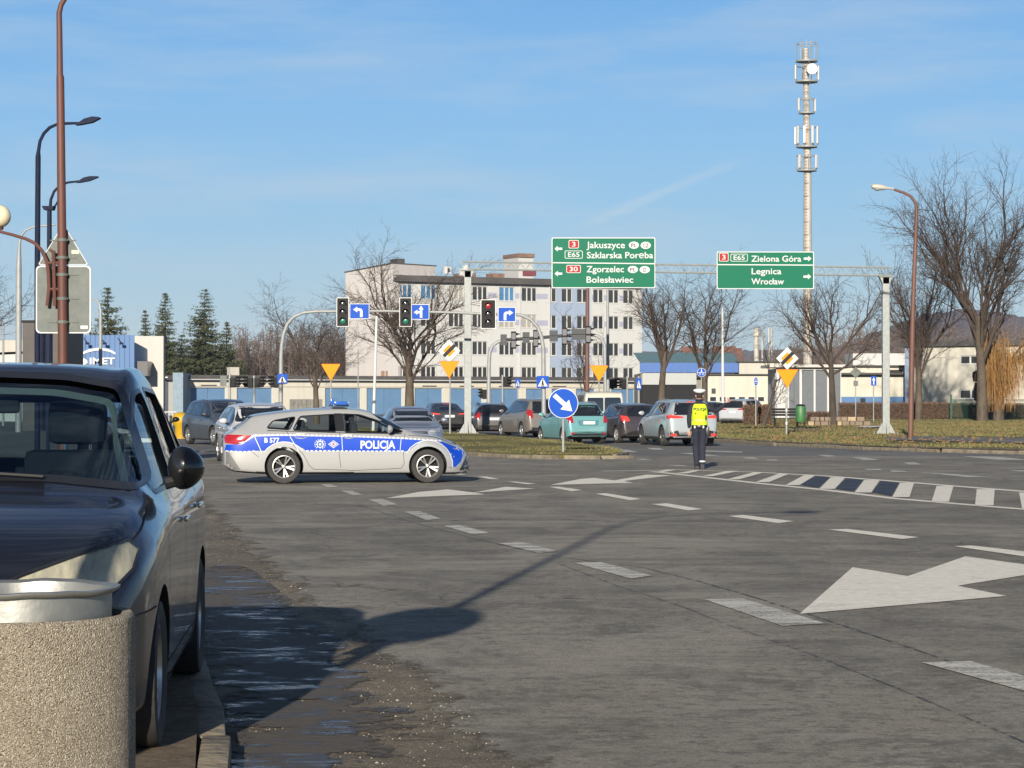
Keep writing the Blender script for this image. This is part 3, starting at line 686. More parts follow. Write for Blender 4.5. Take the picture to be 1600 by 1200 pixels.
# wheels: tyre and rim meshes are shared
WM = {}
def wheel_meshes(Rr, kind):
    key = (round(Rr, 3), kind)
    if key in WM: return WM[key]
    t = MB(); wd = .105; ri = Rr * .66
    t.lathe([(ri, -wd * .8), (Rr * .86, -wd), (Rr * .955, -wd * .92), (Rr * .99, -wd * .6), (Rr, 0), (Rr * .99, wd * .6), (Rr * .955, wd * .92), (Rr * .86, wd), (ri, wd * .8), (ri * .96, 0)], axis='Y', n=40, close=True)
    r = MB(); y = wd * .78
    r.lathe([(ri * 1.015, y + .004), (ri * .95, y + .006), (ri * .90, y - .03), (ri * .88, -wd * .7)], axis='Y', n=40)
    r.lathe([(0, y - .10), (ri * .88, y - .10)], axis='Y', n=20, m=1)
    ns = {'alloy5': 5, 'alloy10': 10, 'cap': 7, 'dark5': 5}[kind]
    for i in range(ns):
        a = 2 * math.pi * i / ns + math.pi / 2
        for da in ((-.13, .13) if ns == 5 else (0,)):
            wi, wo = (.010, .015) if ns == 5 else ((.016, .022) if ns == 10 else (.05, .045))
            a0 = a + da * .35; a1 = a + da * 1.35; p0 = Vector((math.cos(a0), 0, math.sin(a0))) * ri * .16; p1 = Vector((math.cos(a1), 0, math.sin(a1))) * ri * .93
            d = (p1 - p0).normalized(); nn = Vector((-d.z, 0, d.x)); y0, y1 = y - .012, y - .004
            vs = []
            for p, w_, yy in ((p0, wi, y0 - .02), (p1, wo, y1)):
                for s_ in (-1, 1):
                    q = p + nn * w_ * s_; vs += [(q.x, yy, q.z), (q.x * 1.0, yy - .03, q.z)]
            r.add(vs, [(0, 2, 6, 4), (0, 4, 5, 1), (2, 3, 7, 6), (4, 6, 7, 5)])
    r.lathe([(0, y - .004), (ri * .13, y - .008), (ri * .2, y - .03), (ri * .22, y - .06)], axis='Y', n=16)
    rm = {'alloy5': M_ALLOY, 'alloy10': M_ALLOY, 'cap': M_HUBCAP, 'dark5': M_ALLOYD}[kind]
    WM[key] = (t.mesh('tyre', M_RUB, True, 50), r.mesh('rim', [rm, M_WELL], True, 35), (lambda h: (h.lathe([(0, -.07), (.06, -.07), (.06, .03), (0, .03)], axis='Y', n=12), h.mesh('hub', M_WELL))[1])(MB()))
    return WM[key]
def car(name, label, S, loc, rz, group=None):
    """S: profile curves and colours; car points along +x, its left side is +y"""
    root = thing(name, label, S.get('cat', 'car'), loc, rz, group)
    S['topf'], S['beltf'], S['botf'], S['hwf'] = pchip(S['top']), pchip(S['belt']), pchip(S['bot']), pchip(S['hw'])
    x0, x1 = S['top'][0][0], S['top'][-1][0]; Rw = S['R']; yw = S['hw_max'] - .105 + .002
    xs = set([round(x0 + (x1 - x0) * i / 46, 4) for i in range(47)]) | set([round(p[0], 4) for c in ('top', 'hw', 'bot') for p in S[c] if x0 <= p[0] <= x1])
    for e, s_ in ((x0, 1), (x1, -1)):
        for q in (.004, .012, .025, .045, .07, .1): xs.add(round(e + s_ * q, 4))
    xs = sorted(xs); xs = [x for i, x in enumerate(xs) if i == 0 or x - xs[i - 1] > .002]
    lo = loft(S, xs); solid = lo.mesh('body', [S['paint'], M_WELL])
    bm = bmesh.new(); bm.from_mesh(solid); bvh = BVHTree.FromBMesh(bm); bm.free()
    cuts = []; c = MB(); Ra = Rw + S.get('gap', .045)
    for ax in S['axles']:
        for s_ in (1, -1):
            c.lathe([(0, -.18), (Ra, -.18), (Ra, .18), (0, .18)], (ax, s_ * (S['hw_max'] - .10), Rw + .01), 'Y', 32)
    bmc = bmesh.new(); me_ = c.mesh('c', M_WELL); bmc.from_mesh(me_); bmesh.ops.remove_doubles(bmc, verts=bmc.verts, dist=1e-5); bmesh.ops.recalc_face_normals(bmc, faces=bmc.faces); bmc.to_mesh(me_); bmc.free(); cuts.append(me_)
    see = S.get('see', False)
    if see:
        cx0, cx1 = S['cabin']; cx = [cx0 + (cx1 - cx0) * i / 24 for i in range(25)]
        cab = loft(S, cx, .045, S.get('floor', .42)).mesh('cab', M_INT); cuts.append(cab)
        for wp in S['windows']:
            pr = MB(); pr.prism(smooth_poly(wp), -1.5, 1.5, 'XZ'); cuts.append(pr.mesh('w', M_INT))
        pr = MB(); pr.prism(smooth_poly(S['screen']), S['screen_x'], x1 + .5, 'YZ'); cuts.append(pr.mesh('w', M_INT))
        if S.get('rear'): pr = MB(); pr.prism(smooth_poly(S['rear']), x0 - .5, S['rear_x'], 'YZ'); cuts.append(pr.mesh('w', M_INT))
    body = boolean(solid, cuts)
    while len(body.materials) > 2: body.materials.pop()
    if len(body.materials) < 2: body.materials.clear(); body.materials.append(S['paint']); body.materials.append(M_WELL)
    body.materials[0] = S['paint']; body.materials[1] = M_WELL
    if see: body.materials.append(M_INT)
    hwf = S['hwf']
    for p in body.polygons:
        c_ = p.center; p.material_index = 0
        for ax in S['axles']:
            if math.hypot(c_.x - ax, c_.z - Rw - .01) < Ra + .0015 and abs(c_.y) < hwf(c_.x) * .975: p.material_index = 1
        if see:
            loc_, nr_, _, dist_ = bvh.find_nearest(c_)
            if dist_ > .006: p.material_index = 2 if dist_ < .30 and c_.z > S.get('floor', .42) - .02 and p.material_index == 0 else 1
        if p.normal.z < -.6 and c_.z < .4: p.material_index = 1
    body.polygons.foreach_set('use_smooth', [True] * len(body.polygons)); body.set_sharp_from_angle(angle=R(32))
    body.name = 'body'; link('body', body, root)
    def sides(fn):
        for s_ in S.get('show', 'LR'): fn(s_)
    # windows
    for wp in S['windows']:
        wp2 = smooth_poly(wp)
        for s_ in 'LR':
            if see:
                patch(bvh, s_, wp2, -.022, .12).build('side_window', M_SIDEGLASS, root, smooth=True, local=True)
                outline(bvh, s_, wp2, .002, .022).build('window_trim', S.get('wtrim', M_TRIM), root, smooth=True, local=True)
            else:
                mb = patch(bvh, s_, wp2, .004, .10); mb.build('side_window', S.get('glass', M_GLASSD), root, smooth=True, local=True)
                if s_ in S.get('show', 'LR'): outline(bvh, s_, wp2, .005, .02).build('window_trim', S.get('wtrim', M_TRIM), root, smooth=True, local=True)
    sp = smooth_poly(S['screen'])
    if see: patch(bvh, 'F', sp, -.012, .10).build('windscreen', M_WINDSHIELD, root, smooth=True, local=True)
    else: patch(bvh, 'F', sp, .004, .10).build('windscreen', S.get('glass', M_GLASSD), root, smooth=True, local=True)
    if S.get('screen_trim'): outline(bvh, 'F', sp, .003, S['screen_trim']).build('windscreen_surround', M_TRIM, root, smooth=True, local=True)
    if S.get('rear'):
        rp_ = smooth_poly(S['rear'])
        patch(bvh, 'B', rp_, -.012 if see else .004, .10).build('rear_window', M_SIDEGLASS if see else S.get('glass', M_GLASSD), root, smooth=True, local=True)
        outline(bvh, 'B', rp_, .004, .02).build('rear_window_trim', M_TRIM, root, smooth=True, local=True)
    # lamps and other patches: (name, side, polygon, material, offset)
    for (nm, side, poly, mt, off) in S.get('patches', []):
        both = side in ('S', 'FF', 'BB')
        if side == 'S':
            for s_ in S.get('show', 'LR'): patch(bvh, s_, poly, off, .06).build(nm, mt, root, smooth=True, local=True)
        elif both:
            for sg in (1, -1): patch(bvh, side[0], [(u * sg, v) for u, v in poly], off + .003, .028).build(nm, mt, root, smooth=True, local=True)
        else: patch(bvh, side, poly, off, .06).build(nm, mt, root, smooth=True, local=True)
    for side, pl in S.get('gaps', []):
        for s_ in (S.get('show', 'LR') if side == 'S' else side): outline(bvh, s_, pl, .0022, S.get('gapw', .009), closed=False).build('panel_gap', M_GAP, root, smooth=True, local=True)
    # wheels
    tm, rm, hm = wheel_meshes(Rw, S.get('wheel', 'alloy10'))
    for ax in S['axles']:
        for s_ in (1, -1):
            wo = link('wheel', hm, root, (ax, s_ * (yw - .01), Rw)); wo.rotation_euler = (0, random.Random(ax + s_).uniform(0, 6), 0 if s_ > 0 else math.pi)
            link('tyre', tm, wo); link('rim', rm, wo)
    # mirrors
    mx_, mz = S['mirror']; hm_ = S['hw_max']
    for s_ in (1, -1):
        mb = MB(); c0 = Vector((mx_, s_ * (hm_ * .94), mz - .05)); c1 = Vector((mx_ - .02, s_ * (hm_ + S.get('mirout', .10)), mz + .02))
        bm = bmesh.new(); bmesh.ops.create_uvsphere(bm, u_segments=16, v_segments=10, radius=1)
        for v_ in bm.verts:
            q = v_.co; xx = q.x * (.075 if q.x > 0 else .035); v_.co = Vector((c1.x + xx, c1.y + q.y * S.get('mir', (.105, .075))[0], c1.z + q.z * S.get('mir', (.105, .075))[1] * (1 - .2 * q.y * s_)))
        bm.verts.index_update(); mb.add([v_.co for v_ in bm.verts], [[v_.index for v_ in f.verts] for f in bm.faces]); bm.free()
        mo = mb.build('mirror', S.get('mirror_mat', S['paint']), root, smooth=True, local=True)
        a_ = MB(); a_.tube([c0, c0.lerp(c1, .45) + Vector((0, 0, -.02)), c1 + Vector((0, 0, -.03))], [.03, .028, .03], 8); a_.build('mirror_arm', M_TRIM, mo, smooth=True, local=True)
    # handles
    for hx, hz in S.get('handles', []):
        for s_ in S.get('show', 'LR'):
            p = proj(bvh, s_, hx, hz, .018); mb = MB(); mb.bevbox(p, (.17, .022, .028), .008); mb.build('door_handle', S.get('handle_mat', S['paint']), root, smooth=True, local=True)
    # plate
    for side, (pz, pw) in S.get('plates', {}).items():
        p = proj(bvh, side, 0 if side in 'FB' else 0, pz, .012); mb = MB(); mb.box(p, (.012, pw, .112)); po = mb.build('number_plate', M_PLATE, root, local=True)
        sg = 1 if side == 'F' else -1; k = MB(); k.box((p.x + sg * .0075, -sg * (pw / 2 - .025) * 1, p.z), (.004, .04, .104)); k.build('plate_band', M_PLATEB, po, local=True)
    if S.get('rails'):
        for s_ in (1, -1):
            xr = S['rails']; pts = [(x, s_ * S['roofw'] * .93, S['topf'](x) - .045 + .055 * (0 if i in (0, len(xr) - 1) else 1)) for i, x in enumerate(xr)]
            mb = MB(); mb.tube(pts, .016, 6); mb.build('roof_rail', S.get('rail_mat', M_GREY), root, smooth=True, local=True)
    return root, bvh
def shape(kind, L, Wd, Hh, wb, fo, Rw):
    """generic profiles scaled to a size; x=0 midway between the axles"""
    xf, xr = wb / 2, -wb / 2; xN = xf + fo; xT = xN - L; hw_ = Wd / 2; S = {}
    S['axles'] = (xf, xr); S['R'] = Rw; S['hw_max'] = hw_
    z = lambda k: Hh * k
    nose = [(xN, z(.36)), (xN - .02, z(.44)), (xN - .10, z(.505))]
    cowl = xf - (.22 if kind != 'van' else -.25); hoodz = {'sedan': .64, 'hatch': .645, 'suv': .655, 'mpv': .66, 'estate': .64, 'van': .55}[kind]
    roofx = cowl - {'sedan': .80, 'hatch': .72, 'suv': .66, 'mpv': .85, 'estate': .74, 'van': .55}[kind]
    hood = [(xN - .35, z(hoodz - .085)), (cowl + .15, z(hoodz - .012)), (cowl, z(hoodz + .018))]
    roof = [(cowl - .25, z(lp(hoodz, 1, .42))), (roofx, z(.955)), (roofx - .35, z(.99)), (roofx - .8, z(1.0))]
    if kind == 'sedan': tail = [(xT, z(.32)), (xT + .02, z(.60)), (xT + .06, z(.705)), (xT + .35, z(.735)), (xT + .62, z(.80)), (xT + 1.15, z(.93)), (xT + 1.7, z(.99))]
    elif kind in ('hatch', 'suv', 'mpv'): tail = [(xT, z(.30)), (xT + .02, z(.46)), (xT + .05, z(.58)), (xT + .09, z(.66)), (xT + .27, z(.84)), (xT + .38, z(.925)), (xT + .60, z(.965)), (xT + 1.2, z(.99))]
    elif kind == 'estate': tail = [(xT, z(.30)), (xT + .02, z(.46)), (xT + .06, z(.60)), (xT + .12, z(.67)), (xT + .40, z(.87)), (xT + .52, z(.93)), (xT + .8, z(.955)), (xT + 1.6, z(.985))]
    else: tail = [(xT, z(.2)), (xT + .015, z(.5)), (xT + .06, z(.88)), (xT + .14, z(.965)), (xT + .4, z(.99)), (xT + 1.2, z(1.0))]
    pts = tail + [p for p in (roof[::-1] + hood[::-1] + nose[::-1]) if p[0] > tail[-1][0] + .05]
    S['top'] = sorted(pts)
    bz = {'sedan': .63, 'hatch': .62, 'suv': .63, 'mpv': .60, 'estate': .635, 'van': .54}[kind]
    S['belt'] = [(xT, z(bz - .03)), (xT + .5, z(bz + .035)), (0, z(bz)), (cowl, z(bz - .03)), (xN, z(.30))]
    gc = .17 if kind != 'suv' else .22
    S['bot'] = [(xT, gc + .14), (xT + .25, gc + .04), (xr, gc), (xf, gc), (xN - .25, gc + .02), (xN, gc + .06)]
    S['hw'] = [(xT, hw_ * .80), (xT + .04, hw_ * .88), (xT + .14, hw_ * .95), (xT + .45, hw_), (xf - .2, hw_), (xf + .25, hw_ * .985), (xN - .28, hw_ * .90), (xN - .12, hw_ * .78), (xN - .04, hw_ * .62), (xN, hw_ * .48)]
    S['roofw'] = hw_ * {'sedan': .66, 'hatch': .68, 'suv': .70, 'mpv': .72, 'estate': .69, 'van': .83}[kind]
    topf = pchip(S['top']); beltf = pchip(S['belt']); b = lambda x: beltf(x) + .03
    def up(x, d=.105): return topf(x) - d
    B = cowl - (.42 if kind != 'van' else .25); C = B - .78; D = C - .80; E = xT + (.62 if kind == 'sedan' else .30 if kind != 'estate' else .48)
    fr = [(cowl - .12, b(cowl) + .015), (B + .02 - .0, b(B)), (B - .55, b(B - .5)), (B - .55, up(B - .55)), (roofx - .05, up(roofx - .05)), (lp(cowl, roofx, .55), up(lp(cowl, roofx, .55), .10))]
    fr = [(cowl - .16, b(cowl)), (B - .62, b(B - .62)), (B - .60, up(B - .60)), (roofx - .02, up(roofx)), (lp(cowl - .16, roofx, .5), lp(b(cowl), up(roofx), .55))]
    if kind == 'van':
        S['windows'] = [fr, [(B - .80, b(B - .8)), (B - 1.7, b(B - 1.7)), (B - 1.68, up(B - 1.7, .16)), (B - .82, up(B - .8, .16))], [(B - 1.85, b(B - 1.8)), (xT + .35, b(xT + .35)), (xT + .42, up(xT + .5, .16)), (B - 1.83, up(B - 1.8, .16))]]
    else:
        r0 = B - .70; r1 = min(r0 - .55, xr + .28) if kind != 'sedan' else xr + .32
        S['windows'] = [fr, [(r0, b(r0)), (r1, b(r1)), (r1 + .05, up(r1 + .05)), (r0 - .01, up(r0))]]
        if kind in ('hatch', 'suv', 'mpv', 'estate', 'sedan'):
            q0 = r1 - .07; q1 = xT + {'hatch': .45, 'suv': .55, 'mpv': .42, 'estate': .50, 'sedan': .95}[kind]
            if q0 - q1 > .18: S['windows'].append([(q0, b(q0)), (q1 - .02, b(q1) + .05), (q1 + .10, min(up(q1 + .10), up(q0))), (q0 + .03, up(q0 + .03))])
    rw = S['roofw']; cz = topf(cowl)
    S['screen'] = [(-hw_ * .80, cz + .015), (0, cz + .03), (hw_ * .80, cz + .015), (rw * .90, z(.935)), (0, z(.955)), (-rw * .90, z(.935))]; S['screen_x'] = roofx - .3
    zr0 = {'sedan': .755, 'hatch': .665, 'suv': .67, 'mpv': .62, 'estate': .68, 'van': .56}[kind]; zr1 = {'sedan': .935, 'hatch': .91, 'suv': .915, 'mpv': .91, 'estate': .90, 'van': .86}[kind]
    S['rear'] = [(-hw_ * .74, z(zr0)), (hw_ * .74, z(zr0)), (rw * .84, z(zr1)), (-rw * .84, z(zr1))]
    if kind == 'van': S['rear'] = [(-hw_ * .80, z(zr0)), (-.03, z(zr0)), (-.03, z(zr1)), (-rw * .88, z(zr1))]
    S['rear_x'] = xT + .9
    S['mirror'] = (cowl - .22, z(bz + .055)); S['handles'] = [(B - .50, z(bz - .065)), (B - 1.42, z(bz - .055))]
    S['plates'] = {'B': (z(.50 if kind != 'suv' else .52), .50), 'F': (z(.30), .50)}
    S['gaps'] = [('S', [(cowl + .02, z(bz - .05)), (cowl + .03, z(.32)), (cowl - .02, z(.18))]), ('S', [(B - .655, z(bz - .01)), (B - .66, z(.30)), (B - .62, z(.18))]),
                 ('S', [(r1 + .08, z(bz)) if kind != 'van' else (B - 1.8, z(bz)), (xr + .42, z(.42)), (xr + .40, z(.2))]), ('F', [(-hw_ * .82, z(hoodz - .09)), (0, z(hoodz - .10)), (hw_ * .82, z(hoodz - .09))])]
    hl = [(hw_ * .42, z(.44)), (hw_ * .80, z(.43)), (hw_ * .90, z(.50)), (hw_ * .84, z(.53)), (hw_ * .46, z(.485))]
    S['patches'] = [('headlight', 'FF', hl, M_LIGHTW, .006), ('grille', 'F', [(-hw_ * .38, z(.20)), (hw_ * .38, z(.20)), (hw_ * .46, z(.33)), (hw_ * .36, z(.46)), (-hw_ * .36, z(.46)), (-hw_ * .46, z(.33))], M_TRIM, .004),
                    ('lower_bumper', 'B', [(-hw_ * .78, z(.17)), (hw_ * .78, z(.17)), (hw_ * .80, z(.25)), (-hw_ * .80, z(.25))], M_TRIM, .004)]
    S['xN'], S['xT'], S['cowl'], S['z'], S['B'] = xN, xT, cowl, z, B
    S['cabin'] = (xT + .35, cowl + .05)
    return S
def interior(root, S, driver=False, rearseat=True, sy=.37, back=None, zs=.50):
    cb = S['cowl']; Bx = cb - 1.05
    for sy_ in (sy, -sy):
        mb = MB(); mb.bevbox((Bx + .22, sy_, zs), (.52, .50, .16), .05); mb.bevbox((Bx - .08, sy_, zs + .32), (.13, .50, .62), .05); se = mb.build('seat', M_SEAT, root, smooth=True, local=True)
        h_ = MB(); h_.bevbox((Bx - .12, sy_, zs + .76), (.10, .28, .21), .045); h_.tube([(Bx - .11, sy_ - .06, zs + .55), (Bx - .12, sy_ - .06, zs + .7)], .007, 6, 1); h_.tube([(Bx - .11, sy_ + .06, zs + .55), (Bx - .12, sy_ + .06, zs + .7)], .007, 6, 1)
        h_.build('headrest', [M_SEAT, M_CHROME], se, smooth=True, local=True)
    if rearseat:
        mb = MB(); mb.bevbox((Bx - 1.02, 0, zs + .28), (.16, 1.25, .58), .05); mb.bevbox((Bx - 1.04, .38, zs + .62), (.09, .24, .14), .04); mb.bevbox((Bx - 1.04, -.38, zs + .62), (.09, .24, .14), .04)
        mb.build('rear_seat', M_SEAT, root, smooth=True, local=True)
    mb = MB(); mb.bevbox((cb - .32, 0, S['topf'](cb) - .20), (.46, S['hw_max'] * 1.5, .14), .05); ds = mb.build('dashboard', M_INT, root, smooth=True, local=True)
    w_ = MB(); c = Vector((cb - .50, sy, S['topf'](cb) - .12)); ring = [c + Vector((-.07 * math.sin(a), .185 * math.cos(a), .175 * math.sin(a))) for a in [2 * math.pi * i / 24 for i in range(25)]]
    w_.tube(ring, .014, 8); w_.bevbox(c, (.04, .16, .10), .02); w_.tube([c + Vector((0, -.18, 0)), c + Vector((0, .18, 0))], .016, 6); w_.build('steering_wheel', M_TRIM, root, smooth=True, local=True)
# ------------------------------------------------------------------ the queue and the other traffic
def pos(px, Y): return (GX(px, Y), Y, 0.0)
P_ = paint
TL = M_LIGHTR
def tail(S, kind='block', lit=False, mid=False):
    hw_, z = S['hw_max'], S['z']; m_ = M_LIGHTRON if lit else M_LIGHTR
    if kind == 'wide': p = [(hw_ * .38, z(.60)), (hw_ * .93, z(.59)), (hw_ * .94, z(.66)), (hw_ * .70, z(.655)), (hw_ * .40, z(.63))]
    elif kind == 'tall': p = [(hw_ * .70, z(.50)), (hw_ * .93, z(.50)), (hw_ * .90, z(.70)), (hw_ * .76, z(.70))]
    elif kind == 'slim': p = [(hw_ * .45, z(.60)), (hw_ * .93, z(.62)), (hw_ * .92, z(.665)), (hw_ * .5, z(.63))]
    elif kind == 'vert': p = [(hw_ * .80, z(.42)), (hw_ * .93, z(.42)), (hw_ * .92, z(.54)), (hw_ * .80, z(.54))]
    else: p = [(hw_ * .62, z(.55)), (hw_ * .93, z(.53)), (hw_ * .92, z(.68)), (hw_ * .72, z(.66))]
    S['patches'].append(('taillight', 'BB', p, m_, .010))
    xT = S['xT']
    if kind != 'vert': S['patches'].append(('taillight_wrap', 'S', [(xT + .08, z(.57)), (xT + .30, z(.60)), (xT + .33, z(.655)), (xT + .12, z(.665))], M_LIGHTR, .006))
    if mid: S['patches'].append(('brake_light', 'B', [(-.14, z(.93)), (.14, z(.93)), (.14, z(.945)), (-.14, z(.945))], M_LIGHTRON if lit else M_LIGHTR, .012))
QG = 'cars queueing at the junction'
# teal hatchback
S = shape('hatch', 3.60, 1.60, 1.52, 2.375, .66, .285); S['paint'] = P_('teal_paint', (.15, .36, .37), .3); S['wheel'] = 'alloy10'; S['show'] = 'L'; tail(S, 'tall'); z = S['z']
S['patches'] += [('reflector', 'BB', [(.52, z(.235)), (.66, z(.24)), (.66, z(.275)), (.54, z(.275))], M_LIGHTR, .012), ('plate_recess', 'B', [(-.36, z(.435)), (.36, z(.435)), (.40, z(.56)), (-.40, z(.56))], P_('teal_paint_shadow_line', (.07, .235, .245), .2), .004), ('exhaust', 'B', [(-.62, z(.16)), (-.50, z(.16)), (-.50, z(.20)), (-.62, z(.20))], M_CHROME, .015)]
S['rails'] = [S['cowl'] - .9, S['cowl'] - 1.1, S['cowl'] - 2.0, S['cowl'] - 2.2]; S['roofw'] *= .98
car('parked_hatchback', 'small teal hatchback waiting behind the blue keep right sign', S, pos(893, 82.7), R(90 + 19), QG)
# grey crossover
S = shape('suv', 4.45, 1.80, 1.60, 2.665, .93, .345); S['paint'] = P_('khaki_grey_paint', (.36, .40, .41), .4); S['wheel'] = 'dark5'; S['show'] = 'L'; tail(S, 'wide', True, True); z = S['z']; S['gap'] = .06
S['patches'] = [p for p in S['patches'] if p[0] != 'lower_bumper'] + [('lower_bumper', 'B', [(-.84, z(.15)), (.84, z(.15)), (.86, z(.30)), (.55, z(.34)), (.50, z(.25)), (-.50, z(.25)), (-.55, z(.34)), (-.86, z(.30))], M_TRIM, .005), ('fog_light', 'BB', [(.60, z(.22)), (.78, z(.22)), (.78, z(.27)), (.60, z(.27))], M_LIGHTRON, .014),
    ('sill_cladding', 'S', [(S['axles'][1] + .42, z(.13)), (S['axles'][0] - .42, z(.13)), (S['axles'][0] - .40, z(.20)), (S['axles'][1] + .40, z(.20))], M_TRIM, .006)]
S['rails'] = [S['cowl'] - .95, S['cowl'] - 1.15, S['cowl'] - 2.3, S['cowl'] - 2.5]
car('crossover', 'grey raised crossover with lit tail lamps left of the officer', S, (GX(1056, 79.2), 79.2, 0), R(90 + 12), QG)
# dark hatchback with red lamps
S = shape('hatch', 4.03, 1.73, 1.47, 2.54, .80, .305); S['paint'] = P_('dark_aubergine_paint', (.045, .035, .045), .5); S['wheel'] = 'cap'; S['show'] = 'L'; tail(S, 'block', True)
S['patches'].append(('number_plate_recess', 'B', [(-.30, S['z'](.30)), (.30, S['z'](.30)), (.30, S['z'](.40)), (-.30, S['z'](.40))], M_TRIM, .004)); S['plates']['B'] = (S['z'](.35), .5)
car('dark_hatchback', 'dark grey hatchback with big red tail lamps between teal hatchback and grey crossover', S, pos(978, 85.0), R(90 + 17), QG)
# pale van
S = shape('van', 4.90, 1.90, 1.95, 2.92, .90, .32); S['paint'] = P_('cream_van_paint', (.46, .44, .36), .4, metal=0.0, rough=.4); S['wheel'] = 'cap'; S['show'] = 'L'; S['cat'] = 'van'; tail(S, 'vert')
hw_, z = S['hw_max'], S['z']; S['patches'].append(('rear_window', 'B', [(.03, z(.56)), (hw_ * .80, z(.56)), (S['roofw'] * .88, z(.86)), (.03, z(.86))], M_GLASSD, .004)); S['gaps'].append(('B', [(0, z(.2)), (0, z(.95))]))
car('van', 'cream white van with split rear windows behind the teal hatchback', S, (GX(934, 99), 99, 0), R(90 + 4))
# beige minivan
S = shape('mpv', 4.42, 1.76, 1.66, 2.70, .85, .315); S['paint'] = P_('beige_grey_paint', (.20, .175, .155), .7); S['wheel'] = 'alloy10'; S['show'] = 'L'; tail(S, 'tall')
S['screen'] = S['screen']
car('minivan', 'dusty beige grey minivan half hidden behind the teal hatchback', S, (GX(828, 97.5), 97.5, 0), R(90 + 19), QG)
# dark estate
S = shape('estate', 4.68, 1.74, 1.47, 2.70, .88, .315); S['paint'] = P_('black_brown_paint', (.032, .034, .040), .9, (.115, .095, .07)); S['wheel'] = 'cap'; S['show'] = 'L'; tail(S, 'tall')
S['rails'] = [S['cowl'] - .95, S['cowl'] - 1.15, S['cowl'] - 2.7, S['cowl'] - 2.9]
car('estate_car', 'muddy dark estate car right of the tall grey gantry leg', S, (GX(764, 104.0), 104.0, 0), R(90 + 6), QG)
# black sedan
S = shape('sedan', 4.95, 1.90, 1.47, 2.95, .85, .34); S['paint'] = P_('black_paint', (.014, .014, .016), .25); S['show'] = 'L'; tail(S, 'slim', True, True); S['plates']['B'] = (S['z'](.55), .5)
S['mirror_mat'] = S['paint']
car('sedan', 'shiny black saloon with lit brake lights left of the tall gantry leg', S, (GX(690, 111), 111, 0), R(90 + 10), QG)
# silver-blue sedan facing the camera
S = shape('sedan', 4.55, 1.76, 1.38, 2.64, .88, .31); S['paint'] = P_('silver_blue_paint', (.22, .25, .31), .25); S['show'] = 'L'
car('sedan', 'silver blue saloon facing the camera behind the nose of the police car', S, (GX(640, 70), 70, 0), R(-90 + 8))
# grey people carrier on the left
S = shape('mpv', 4.38, 1.83, 1.62, 2.65, .90, .33); S['paint'] = P_('dark_grey_blue_paint', (.055, .068, .085), .35); S['show'] = 'R'; S['wheel'] = 'alloy10'
car('people_carrier', 'dark grey people carrier beside the yellow container', S, (GX(350, 80.5), 80.5, 0), R(-90 + 27))
# white crossover behind the police car
S = shape('suv', 4.40, 1.80, 1.50, 2.65, .90, .34); S['paint'] = P_('white_paint', (.50, .50, .50), .25, metal=0.0); S['show'] = 'R'; S['rails'] = [S['cowl'] - .95, S['cowl'] - 1.15, S['cowl'] - 2.3, S['cowl'] - 2.5]
car('crossover', 'white crossover half hidden behind the tail of the police car', S, (GX(404, 57.5), 57.5, 0), R(-90 + 14))
# car edge seen past the parked car
S = shape('sedan', 4.4, 1.74, 1.45, 2.6, .85, .31); S['paint'] = P_('black_paint', (.014, .014, .016)); S['show'] = 'R'
car('sedan', 'black saloon with one headlight showing past the parked car', S, (GX(218, 66.0), 66.0, 0), R(-90 + 14))
# far right
S = shape('suv', 4.60, 1.88, 1.66, 2.70, .90, .35); S['paint'] = P_('silver_paint', (.48, .49, .50), .2); S['show'] = 'R'; tail(S, 'wide', False, True)
car('crossover', 'silver crossover with sloping tail behind the bare hedge bush', S, (GX(1166, 140), 140, 0), R(90 - 28))
S = shape('hatch', 4.2, 1.77, 1.50, 2.6, .85, .32); S['paint'] = P_('charcoal_paint', (.035, .035, .038), .3); S['show'] = 'L'; tail(S, 'tall')
car('dark_hatchback', 'charcoal hatchback seen beneath the raised arm of the officer', S, (GX(1097, 150), 150, 0), R(90 + 35))

# ------------------------------------------------------------------ the police estate car
S = dict(cat='police car', axles=(1.49, -1.21), R=.318, hw_max=.895, roofw=.60, see=True, wheel='alloy5', shoulder=.95)
S['top'] = [(-2.33, .58), (-2.325, .80), (-2.28, .93), (-2.16, 1.00), (-1.98, 1.13), (-1.80, 1.275), (-1.70, 1.30), (-1.45, 1.335), (-.8, 1.40), (-.1, 1.425), (.28, 1.395), (.72, 1.245), (1.05, 1.06), (1.28, .955), (1.62, .895), (1.98, .79), (2.16, .70), (2.26, .60), (2.31, .48), (2.325, .38)]
S['belt'] = [(-2.33, .80), (-2.1, .93), (-1.2, .965), (0, .93), (1.0, .885), (1.6, .78), (2.325, .25)]
S['bot'] = [(-2.33, .34), (-2.1, .22), (-1.2, .17), (1.49, .165), (2.1, .16), (2.325, .20)]
S['hw'] = [(-2.33, .64), (-2.30, .74), (-2.18, .83), (-1.95, .875), (-1.5, .895), (1.3, .895), (1.75, .875), (2.0, .80), (2.18, .66), (2.28, .50), (2.325, .40)]
S['windows'] = [[(-1.53, 1.035), (-1.40, 1.175), (-.98, 1.25), (-1.10, 1.005)], [(-1.045, 1.0), (-.90, 1.255), (-.25, 1.295), (-.23, .965)], [(-.115, 1.30), (.22, 1.285), (.68, 1.135), (1.04, .965), (.86, .935), (-.08, .96)]]
S['screen'] = [(-.72, .975), (0, .985), (.72, .975), (.55, 1.33), (0, 1.35), (-.55, 1.33)]; S['screen_x'] = -.3
S['rear'] = [(-.62, 1.03), (.62, 1.03), (.50, 1.25), (-.50, 1.25)]; S['rear_x'] = -1.5
S['cabin'] = (-1.75, 1.22); S['floor'] = .40; S['cowl'] = 1.25; S['mirror'] = (.76, 1.0); S['handles'] = [(-.02, .895), (-.90, .915)]; S['handle_mat'] = M_WHITE
